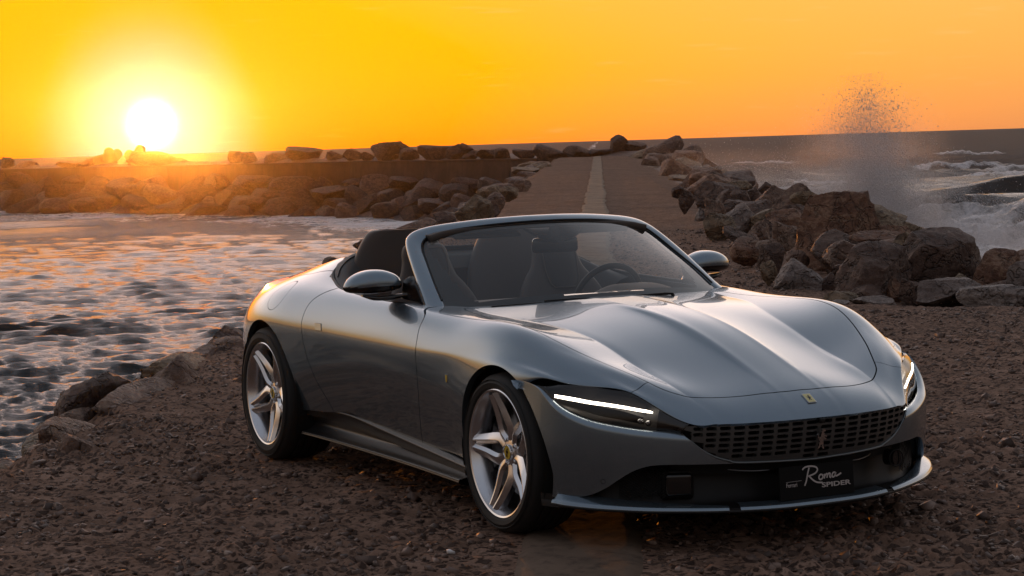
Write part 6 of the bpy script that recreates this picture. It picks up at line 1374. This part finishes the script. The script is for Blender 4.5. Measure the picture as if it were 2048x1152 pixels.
# slim bright strips, radar block and round fog unit in the intake
for s_ in (-1, 1):
    c = catmull([(2.150, s_*.366, .318), (2.19, s_*.31, .311), (2.223, s_*.25, .308), (2.243, s_*.198, .309)], 24)
    v, f = sweep(c, rrect(.012, .004, .0015, 2), scale=np.interp(np.linspace(0, 1, 24), [0, .2, .8, 1], [.3, 1, 1, .3])); make_obj('intake_strip', v, f, ALLOYD, intake)
rbox('radar_block', (2.075, -.520, .262), (.06, .105, .095), .016, BLACK, intake, rot=Matrix.Rotation(-.42, 3, 'Z'))
rbox('radar_frame', (2.062, -.520, .262), (.05, .135, .125), .022, SATIN, intake, rot=Matrix.Rotation(-.42, 3, 'Z'))
bm = bmesh.new(); bmesh.ops.create_cone(bm, cap_ends=True, segments=32, radius1=.034, radius2=.030, depth=.05, matrix=Matrix.Translation((2.145, .475, .285)) @ Matrix.Rotation(math.radians(90), 4, 'Y') @ Matrix.Rotation(-.3, 4, 'X')); from_bm('round_sensor', bm, BLACK, intake, sharp=40)
t = np.linspace(0, 2*np.pi, 40, endpoint=False); v, f = sweep(np.stack([2.172+0*t-.3*.033*np.cos(t)*0, .475+.034*np.cos(t), .285+.034*np.sin(t)], -1), circle_prof(.003, 6), up=(1, 0, 0), closed=True); make_obj('sensor_ring', v, f, SATIN, intake)
# diamond mesh in the outer ends of the intake
for s_ in (-1, 1):
    Vm, Fm = [], []
    def bar(p0, p1, w=.0022):
        v, f = sweep([p0, p1], circle_prof(w, 4)); b = len(Vm); Vm.extend(v.tolist()); Fm.extend([tuple(b+i for i in q) for q in f])
    for k in range(-10, 16):
        for d in (-1, 1):
            pts = []
            for q in np.linspace(0, 1, 6):
                y = .56+.16*q; z = .20+.011*k+d*.13*q+(.0 if d > 0 else .0)
                if .205 < z < np.interp(y, bl[:, 0], bl[:, 1])-.008:
                    bx = np.interp(y, [c[1] for c in BC[::-1]], [c[0] for c in BC[::-1]]); pts.append((bx-.055, s_*y, z))
            if len(pts) > 1: bar(pts[0], pts[-1])
    make_obj('intake_mesh', Vm, Fm, SATIN, intake)
# parking sensors in the bumper skin
def on_bumper(y, z):
    k = np.argmin((PB.V[:, 1]-y)**2+(PB.V[:, 2]-z)**2); return Vector(PB.V[k]), Vector(PB.N[k])
for s_ in (-1, 1):
    q, n = on_bumper(s_*.792, .285); t = np.linspace(0, 2*np.pi, 24, endpoint=False); a = n.cross(Vector((0, 0, 1))).normalized(); b = a.cross(n)
    c = [q+n*.0004+a*(.0095*math.cos(x))+b*(.0095*math.sin(x)) for x in t]; v, f = sweep(c, circle_prof(.0013, 5), up=tuple(n), closed=True); make_obj('parking_sensor', v, f, BLACK, bumper)
# ---------------------------------------------------------------- windscreen frame and glass
def yspline(pts, n):
    """mirror a y>=0 curve that ends on the centre line into a full curve"""
    h = catmull(pts+[(pts[-2][0], -pts[-2][1], pts[-2][2])], 8*len(pts)); h = h[:np.argmin(np.abs(h[:, 1]))+1]
    full = np.concatenate([h, (h*np.array([1, -1, 1]))[::-1][1:]]); s = np.r_[0, np.cumsum(np.linalg.norm(np.diff(full, axis=0), axis=1))]
    return np.stack([np.interp(np.linspace(0, s[-1], n), s, full[:, k]) for k in range(3)], -1)
FR_OUT = [(.40, .822, .855), (.325, .800, .898), (.20, .772, .985), (.05, .737, 1.085), (-.07, .703, 1.160), (-.125, .670, 1.198), (-.140, .61, 1.226), (-.115, .50, 1.246), (-.06, .30, 1.264), (-.02, .12, 1.272), (-.01, 0, 1.273)]
FR_IN = [(.46, .755, .865), (.395, .735, .905), (.265, .712, .985), (.11, .677, 1.075), (.0, .650, 1.140), (-.045, .617, 1.178), (-.048, .56, 1.203), (-.02, .46, 1.222), (.03, .28, 1.239), (.065, .11, 1.247), (.072, 0, 1.248)]
nF = 150; fo, fi = yspline(FR_OUT, nF), yspline(FR_IN, nF)
W_ = fi-fo; T = np.gradient((fo+fi)/2, axis=0); NN_ = np.cross(W_, T); NN_ /= np.linalg.norm(NN_, axis=1, keepdims=True)
if NN_[nF//2, 2] < 0: NN_ = -NN_
sec = np.stack([fo-NN_*.030+W_*.10, fo-NN_*.014-W_*.02, fo+NN_*.001+W_*.04, fo+W_*.22+NN_*.010, fo+W_*.5+NN_*.013, fo+W_*.8+NN_*.009, fi+NN_*.001, fi-NN_*.012, fi-NN_*.036-W_*.15, fo-NN_*.045+W_*.3], 1)
sec = np.stack([catmull(s, 40, closed=True) for s in sec]); 
frame = make_obj('windscreen_frame', sec.reshape(-1, 3), grid_faces(nF, 40, False, True), PAINT, car)
# glass: loft from scuttle to header, slightly bowed
gb = [(.455, .745, .872), (.50, .66, .876), (.575, .5, .880), (.64, .33, .882), (.69, .15, .884), (.70, 0, .884)]
gt = yspline(FR_IN[5:], 100); gbt = yspline(gb, 100); side = np.array(FR_IN[:6])
def glass_grid(n=100, m=40):
    A = yspline(gb, n); Bc = yspline(FR_IN[4:], n); v = np.linspace(0, 1, m)
    # follow the pillars at both ends
    pil = catmull(FR_IN[:5], m); L0, L1 = pil, pil*np.array([1, -1, 1]); G = np.zeros((n, m, 3)); u = np.linspace(0, 1, n)[:, None, None]
    lin = A[:, None]*(1-v[None, :, None])+Bc[:, None]*v[None, :, None]
    eL = L0-lin[0]; eR = L1-lin[-1]; G = lin+eL[None]*(1-u)**3+eR[None]*u**3
    T1 = np.gradient(G, axis=0); T2 = np.gradient(G, axis=1); N = np.cross(T1, T2); N /= np.linalg.norm(N, axis=2, keepdims=True)
    if N[n//2, m//2, 0] < 0: N = -N
    return G+N*(.022*np.sin(np.pi*v)[None, :, None]*np.sin(np.pi*u)-.004), N
GG, GN = glass_grid()
glass = make_obj('windscreen', GG.reshape(-1, 3), grid_faces(100, 40), GLASS, car)
# printed black border just under the glass
n, m = GG.shape[:2]; Vb = (GG-GN*.006).reshape(-1, 3); Fb = []
for i in range(n-1):
    for j in range(m-1):
        u = (i+.5)/(n-1); v = (j+.5)/(m-1); e = min(u, 1-u); c = np.interp(v, [0, .3, .75, 1], [.135, .085, .055, .05])
        if e < c or v < .14+.05*(abs(u-.5)*2)**3 or v > .955-.0*u: Fb.append((i*m+j, (i+1)*m+j, (i+1)*m+j+1, i*m+j+1))
make_obj('windscreen_border', Vb, Fb, mat('black_frit', (.012, .010, .011), .35), glass)
# rubber seal between frame and glass
v, f = sweep(fi[6:-6]+NN_[6:-6]*.002, circle_prof(.0055, 6)); make_obj('windscreen_seal', v, f, SATIN, frame)
# scuttle panel and wipers
sc_a = yspline([(.49, .70, .868), (.53, .60, .874), (.60, .45, .880), (.665, .25, .884), (.70, 0, .886)], 60)
sc_b = sc_a+np.array((.05, 0, -.030)); make_obj('scuttle', np.concatenate([sc_a-np.array((.06, 0, .045)), sc_b]), [(i, i+1, 61+i, 60+i) for i in range(59)], DARKIN, car)
def wiper(p0, p1, piv):
    c = catmull([p0, tuple((np.array(p0)+p1)/2+np.array((.012, 0, .004))), p1], 20); v, f = sweep(c, rrect(.010, .010, .003, 2)); w = make_obj('wiper', v, f, SATIN, car, sharp=40)
    c = catmull([piv, tuple((np.array(piv)+p0)*.5+np.array((.0, 0, .015))), tuple(np.array(p0)*.6+np.array(p1)*.4+np.array((0, 0, .01)))], 14); v, f = sweep(c, rrect(.016, .012, .003, 2)); make_obj('wiper_arm', v, f, SATIN, w, sharp=40)
wiper((.672, .30, .892), (.672, -.12, .894), (.685, .32, .885)); wiper((.655, -.16, .894), (.54, -.56, .886), (.67, -.10, .885))

# ---------------------------------------------------------------- door mirrors
def door_mirror(s_):
    # shell: superellipsoid stations across the car (y), pod faces rearwards
    st = [(.79, .030, .012, .0), (.80, .055, .035, .002), (.83, .085, .056, .006), (.88, .100, .070, .010), (.94, .100, .072, .010), (.99, .090, .064, .006), (1.03, .066, .047, .0), (1.052, .036, .027, -.006), (1.062, .012, .010, -.010)]
    n = 36; V = []
    for y, rx, rz, dz in st:
        t = np.arange(n)*2*np.pi/n; c, s2 = np.cos(t), np.sin(t)
        x = .03+rx*np.sign(c)*np.abs(c)**.8*np.where(c > 0, 1.0, .55); z = .983+dz+rz*.95*np.sign(s2)*np.abs(s2)**.85*np.where(s2 > 0, .92, .72)
        V.append(np.stack([x-.10*(y-.79), np.full(n, y*s_), z], -1))
    V = np.array(V); V = np.stack([catmull(V[:, k], 40) for k in range(n)], 1)
    F = grid_faces(40, n, False, True); F = F if s_ > 0 else F[:, ::-1]
    ctr = V.reshape(-1, 3)[F].mean(1); up = ctr[:, 2] > .981
    root = empty('door_mirror'); root.parent = car
    def sub(mask, name, mt):
        f = F[mask]; us = np.unique(f); mp = np.zeros(len(V.reshape(-1, 3)), int); mp[us] = np.arange(len(us)); return make_obj(name, V.reshape(-1, 3)[us], mp[f], mt, root)
    sub(up, 'mirror_cap', PAINT); sub(~up, 'mirror_base', BLACK)
    bb = V[20].mean(0)
    # lower lip and the arm that carries it to the door
    c = catmull([(.050, s_*.99, .938), (.055, s_*.93, .925), (.060, s_*.87, .924), (.075, s_*.81, .930), (.10, s_*.765, .932), (.15, s_*.735, .918)], 26)
    v, f = sweep(c, rrect(.07, .022, .009, 3), scale=np.interp(np.linspace(0, 1, 26), [0, .15, .5, .8, 1], [.35, 1.0, 1.0, .7, .9])); make_obj('mirror_arm', v, f, BLACK, root, sharp=50)
    make_obj('mirror_sail', [(.30, s_*.795, .905), (.06, s_*.795, .915), (.05, s_*.775, 1.0), (.10, s_*.765, 1.02), (.14, s_*.765, 1.0), (.30, s_*.77, .905), (.06, s_*.77, .915), (.05, s_*.755, 1.0), (.10, s_*.745, 1.02), (.14, s_*.745, 1.0)],
             [(0, 1, 2, 3, 4), (9, 8, 7, 6, 5), (0, 5, 6, 1), (1, 6, 7, 2), (2, 7, 8, 3), (3, 8, 9, 4), (4, 9, 5, 0)], BLACK, root, smooth=False)
    return root
for s_ in (-1, 1): door_mirror(s_)
# door handle flaps and wing shields
for s_, d in ((-1, door_objs[0]), (1, door_objs[1])):
    q = [(-.640, .767), (-.566, .765), (-.556, .735), (-.622, .733)]
    def onside(x, z):
        k = np.argmin((P1.V[:, 0]-x)**2+(P1.V[:, 2]-z)**2+np.where(P1.V[:, 1]*s_ < .6, 9, 0)); return P1.V[k], P1.N[k]
    ps = [onside(*a) for a in q]; ring = [p_+n_*.0004 for p_, n_ in ps]; dense = np.concatenate([np.linspace(ring[i], ring[(i+1) % 4], 6, endpoint=False) for i in range(4)])
    v, f = sweep(dense, circle_prof(.0026, 5), up=tuple(ps[0][1]), closed=True); h = make_obj('door_handle', v, f, BLACK, d)
    make_obj('handle_flap', [p_+n_*.003 for p_, n_ in ps], [(0, 1, 2, 3)] if s_ > 0 else [(3, 2, 1, 0)], PAINT, h, smooth=False)
    p_, n_ = onside(.855, .615); shp = [(0, -.5), (.22, -.38), (.36, -.1), (.40, .25), (.38, .5), (.12, .46), (0, .5), (-.12, .46), (-.38, .5), (-.40, .25), (-.36, -.1), (-.22, -.38)]
    a = (-s_, 0, 0); M = plane_matrix(Vector(p_)+Vector(n_)*.0005, a, (0, 0, 1)); flat_shape('wing_shield', [(x*.030, y*.042) for x, y in shp], M, .002, CHROME, car)
    M = plane_matrix(Vector(p_)+Vector(n_)*.0028, a, (0, 0, 1)); flat_shape('shield_field', [(x*.022, y*.033) for x, y in shp], M, .0006, YELLOW, car)
# belt trim round the cockpit
rim3 = []
for x, y in smooth_poly(COCKPIT[4:], 60):
    k = np.argmin((P1.V[:, 0]-x)**2+(P1.V[:, 1]-y)**2+np.where(P1.V[:, 2] < .7, 9, 0)); rim3.append((x, y, P1.V[k, 2]))
rim3 = np.array(rim3); k_ = np.ones(9)/9; rim3[4:-4, 2] = np.convolve(rim3[:, 2], k_, 'valid')
full = np.concatenate([rim3, (rim3*np.array([1, -1, 1]))[::-1][1:]])
v, f = sweep(full-np.array((0, 0, .006)), rrect(.018, .014, .005, 2)); make_obj('belt_trim', v, f, SATIN, car, sharp=50)

# ---------------------------------------------------------------- cabin
def tub():
    """inner side of the opening: from the belt down to the floor"""
    h = np.concatenate([ck_half, (ck_half*np.array([1, -1]))[::-1][1:]]); n = len(h); zt = np.interp(h[:, 0], [-1.1, -.9, -.6, 0, .5], [1.03, .965, .925, .895, .865])
    G = []
    for k, (sx, z) in enumerate(((1.0, None), (.975, .80), (.93, .62), (.90, .45), (.88, .22))):
        G.append(np.stack([h[:, 0]*(1 if k < 2 else .97), h[:, 1]*sx, zt-.004 if z is None else np.full(n, z)], -1))
    return np.array(G), n
G, n = tub(); make_obj('cabin_trim', G.reshape(-1, 3), grid_faces(5, n), LEATHER, car, sharp=50)
make_obj('cabin_floor', [(.5, -.75, .24), (.5, .75, .24), (-1.05, .75, .24), (-1.05, -.75, .24)], [(0, 1, 2, 3)], LEATHER, car, smooth=False)
# dashboard with two cowls
yy = np.linspace(-.73, .73, 80); G = []
for y in yy:
    hump = .055*math.exp(-((y-.37)/.20)**4)+.020*math.exp(-((y+.37)/.26)**4)
    G.append([(.62-.25*abs(y)**2, y, .80), (.55-.25*abs(y)**2, y, .858+hump*.2), (.40-.1*abs(y)**2, y, .872+hump*.7), (.24, y, .876+hump), (.17, y, .862+hump*.9), (.15, y, .82), (.22, y, .70), (.20, y, .50), (.28, y, .35)])
G = np.stack([catmull(g, 36) for g in np.array(G)]); dash = make_obj('dashboard', G.reshape(-1, 3), grid_faces(80, 36), LEATHER2, car)
t = np.linspace(0, 2*np.pi, 9)[:-1]
rbox('instrument_screen', (.155, .37, .868), (.01, .30, .075), .004, BLACK, dash)
# steering wheel
def steering():
    c = Vector((-.02, .37, .845)); ax = Vector((-.93, 0, .36)).normalized(); a = Vector((0, 1, 0)); b = ax.cross(a).normalized(); b = b if b.z > 0 else -b
    t = np.linspace(0, 2*np.pi, 72, endpoint=False); R = .182
    ring = [c+a*(R*math.cos(x))+b*(R*(.96 if math.sin(x) > 0 else .90)*math.sin(x)) for x in t]
    v, f = sweep(ring, circle_prof(.0155, 12), up=tuple(ax), closed=True); w = make_obj('steering_wheel', v, f, LEATHER, car)
    bm = bmesh.new(); R3 = Matrix((a, b, ax)).transposed().to_4x4(); box_bm(bm, (0, 0, 0), (.15, .10, .05)); bmesh.ops.bevel(bm, geom=bm.edges[:], offset=.02, segments=3, affect='EDGES'); bm.transform(Matrix.Translation(c-ax*.01) @ R3); from_bm('airbag_pad', bm, LEATHER, w, smooth=True)
    for d in ((1, .05), (-1, .05), (0, -1)):
        p0 = c+a*(d[0]*.06)+b*(d[1]*.04); p1 = c+a*(d[0]*R)+b*(d[1]*R*.9 if d[0] == 0 else .02); v, f = sweep([p0, (p0+p1)/2-ax*.004, p1], rrect(.030, .014, .005, 2), up=tuple(ax)); make_obj('spoke', v, f, ALLOYD, w, sharp=40)
    v, f = sweep([c-ax*.02, c-ax*.25], circle_prof(.035, 12)); make_obj('steering_column', v, f, SATIN, w)
steering()
# seats: shaped shells
def seat(y0):
    root = empty('seat', (0, 0, 0)); root.parent = car
    # backrest cross sections (height, half width, thickness, lean x)
    st = [(.42, .235, .16, -.36), (.52, .262, .15, -.395), (.64, .270, .13, -.435), (.76, .262, .12, -.475), (.86, .232, .11, -.510), (.93, .190, .10, -.535), (.98, .150, .095, -.552), (1.04, .128, .095, -.570), (1.09, .122, .090, -.585), (1.125, .105, .070, -.595), (1.138, .070, .035, -.600)]
    m = 28; V = []
    for z, hw, th, x in st:
        t = np.arange(m)*2*np.pi/m; c, s2 = np.cos(t), np.sin(t)
        bol = .05*np.clip(np.abs(s2)-.45, 0, 1)*np.clip((.95-z)/.3, 0, 1)
        V.append(np.stack([x+th*.5*np.sign(c)*np.abs(c)**.6+np.where(c > 0, bol, 0), y0+hw*np.sign(s2)*np.abs(s2)**.8, np.full(m, z)], -1))
    V = np.array(V); V = np.stack([catmull(V[:, k], 46) for k in range(m)], 1); F = [tuple(f) for f in grid_faces(46, m, False, True)]+[tuple(45*m+i for i in range(m))]
    make_obj('backrest', V.reshape(-1, 3), F, LEATHER2, root)
    # raised headrest panel and piping
    pan = []
    for z, hw in ((.88, .060), (.91, .085), (.98, .095), (1.06, .096), (1.115, .082)):
        xf = np.interp(z, [s[0] for s in st], [s[3]+s[2]*.5 for s in st]); pan.append([(xf+.004, y0-hw, z), (xf+.016, y0-hw*.6, z), (xf+.020, y0, z), (xf+.016, y0+hw*.6, z), (xf+.004, y0+hw, z)])
    P = np.array(pan); P = np.stack([catmull(P[:, k], 16) for k in range(5)], 1); P = np.stack([catmull(q, 16) for q in P]); make_obj('headrest_pad', P.reshape(-1, 3), grid_faces(16, 16), LEATHER, root)
    edge = np.concatenate([P[:, 0], P[-1, 1:], P[::-1, -1][1:], P[0, ::-1][1:-1]]); v, f = sweep(edge, circle_prof(.004, 5), closed=True, up=(1, 0, .1)); make_obj('piping', v, f, SEAM, root)
    sec = []
    for x, hw, zc, th in ((-.40, .25, .40, .14), (-.25, .265, .40, .16), (-.05, .265, .43, .17), (.06, .255, .45, .15), (.11, .24, .43, .10)):
        t = np.arange(m)*2*np.pi/m; sec.append(np.stack([np.full(m, x), y0+hw*np.sign(np.cos(t))*np.abs(np.cos(t))**.6, zc+th*.5*np.sign(np.sin(t))*np.abs(np.sin(t))**.7+.03*np.clip(np.abs(np.cos(t))-.6, 0, 1)], -1))
    S_ = np.array(sec); S_ = np.stack([catmull(S_[:, k], 24) for k in range(m)], 1); F = [tuple(f) for f in grid_faces(24, m, False, True)]+[tuple(23*m+i for i in range(m)), tuple(range(m))]
    make_obj('seat_cushion', S_.reshape(-1, 3), F, LEATHER2, root)
    return root
seat(.37); seat(-.37)
# rear bench with raised wind deflector behind the front seats
def rear_bench():
    root = empty('rear_bench'); root.parent = car
    for y0 in (-.34, .34):
        st = [(.50, .30, -.80), (.70, .315, -.86), (.88, .315, -.905), (1.00, .285, -.935), (1.10, .235, -.955), (1.17, .185, -.965), (1.195, .150, -.968), (1.20, .11, -.968)]
        m = 24; V = []
        for z, hw, x in st:
            t = np.arange(m)*2*np.pi/m; V.append(np.stack([x+.06*np.sign(np.cos(t))*np.abs(np.cos(t))**.6, y0+hw*np.sign(np.sin(t))*np.abs(np.sin(t))**.7, np.full(m, z)], -1))
        V = np.array(V); V = np.stack([catmull(V[:, k], 36) for k in range(m)], 1); F = [tuple(f) for f in grid_faces(36, m, False, True)]+[tuple(35*m+i for i in range(m))]
        make_obj('rear_backrest', V.reshape(-1, 3), F, LEATHER2, root)
        v, f = sweep([(-.895, y0-.02, .72), (-.915, y0-.02, .90), (-.93, y0-.02, 1.06), (-.93, y0-.02, 1.185)], circle_prof(.0028, 5)); make_obj('seam', v, f, SEAM, root)
    # shelf and side fairings flowing into the tonneau
    for s_ in (-1, 1):
        P = np.array([[(-.55, s_*.80, .905), (-.56, s_*.74, .88), (-.58, s_*.66, .80)], [(-.75, s_*.775, .945), (-.76, s_*.71, .955), (-.78, s_*.64, .90)], [(-.92, s_*.725, .985), (-.92, s_*.66, 1.025), (-.92, s_*.58, 1.03)], [(-1.04, s_*.66, 1.03), (-1.04, s_*.58, 1.075), (-1.03, s_*.50, 1.09)], [(-1.10, s_*.60, 1.045), (-1.11, s_*.52, 1.072), (-1.10, s_*.42, 1.08)]])
        P = np.stack([catmull(P[:, k], 24) for k in range(3)], 1); P = np.stack([catmull(q, 12) for q in P]); make_obj('side_fairing', P.reshape(-1, 3), grid_faces(24, 12), LEATHER, root)
        c = catmull([P[9, 1], P[12, 3], P[14, 6], P[15, 9], P[15, 11]], 20)+np.array((0, 0, .003)); v, f = sweep(c, circle_prof(.003, 5)); make_obj('fairing_seam', v, f, DARKIN, root)
    yy = np.linspace(-.60, .60, 30); G = np.array([[(-1.12, y, 1.045), (-1.07, y, 1.065), (-1.0, y, 1.04), (-.96, y, .98)] for y in yy]); make_obj('rear_shelf', G.reshape(-1, 3), grid_faces(30, 4), LEATHER, root)
rear_bench()
# tunnel, door cards, header trim, visors, inside mirror
rbox('centre_tunnel', (-.25, 0, .46), (1.1, .24, .30), .05, LEATHER, car)
for s_ in (-1, 1): rbox('door_card', (-.12, s_*.755, .72), (.9, .05, .26), .02, LEATHER2, car)
for s_ in (-1, 1): rbox('sun_visor', (-.035, s_*.30, 1.205), (.10, .36, .018), .008, LEATHER2, car, rot=Matrix.Rotation(math.radians(28), 3, 'Y'))
hd = yspline([(-.06, .60, 1.185), (-.06, .5, 1.205), (-.02, .3, 1.222), (.02, .1, 1.232), (.025, 0, 1.232)], 60); v, f = sweep(hd, rrect(.10, .035, .012, 3)); make_obj('header_trim', v, f, LEATHER2, car, sharp=50)
mir = rbox('inside_mirror', (.09, .02, 1.130), (.035, .235, .072), .022, BLACK, car, rot=Matrix.Rotation(math.radians(-8), 3, 'Z'))
rbox('mirror_stalk', (.085, .02, 1.185), (.03, .05, .07), .012, SATIN, mir)
# sensor pod under the header: swept half dome
st = [(-.02, .155, 1.225), (.03, .160, 1.210), (.075, .150, 1.192), (.115, .125, 1.172), (.14, .08, 1.160), (.147, .03, 1.157)]; V = []
for x, hw, z in st:
    t = np.linspace(0, np.pi, 16); V.append(np.stack([np.full(16, x), .02+hw*np.cos(t), z+.02-.036*np.sin(t)**.8], -1))
make_obj('sensor_pod', np.array(V).reshape(-1, 3), grid_faces(6, 16), SATIN, car)
build_sea()
build_spray()
build_mist()
WHITE = mat('white_scrap', (.75, .74, .74), .7); 
scrap('paper_scrap', 1.66, -1.33, .026, WHITE, 'crumpled white scrap on the ground by the front tyre', 'litter')
scrap('pebble', -3.2, 6.1, .055, ROCK_M[5], 'pale round pebble on bare ground right of the car', 'pebble')
# ---------------------------------------------------------------- salt haze over the water
def build_haze():
    m = bpy.data.materials.new('salt_haze'); m.use_nodes = True; t = NT(m.node_tree); t.n.clear(); o = t.node('ShaderNodeOutputMaterial'); v = t.node('ShaderNodeVolumePrincipled')
    v.inputs['Color'].default_value = (1.0, .93, .85, 1); v.inputs['Density'].default_value = .00012; v.inputs['Anisotropy'].default_value = .97; t.l.new(v.outputs[0], o.inputs['Volume'])
    bm = bmesh.new(); box_bm(bm, (-135, 40, 2.6), (470, 420, 18.2)); return tag(from_bm('haze', bm, m), 'thin salt haze hanging over the pier and water', 'haze', kind='stuff')
build_haze()
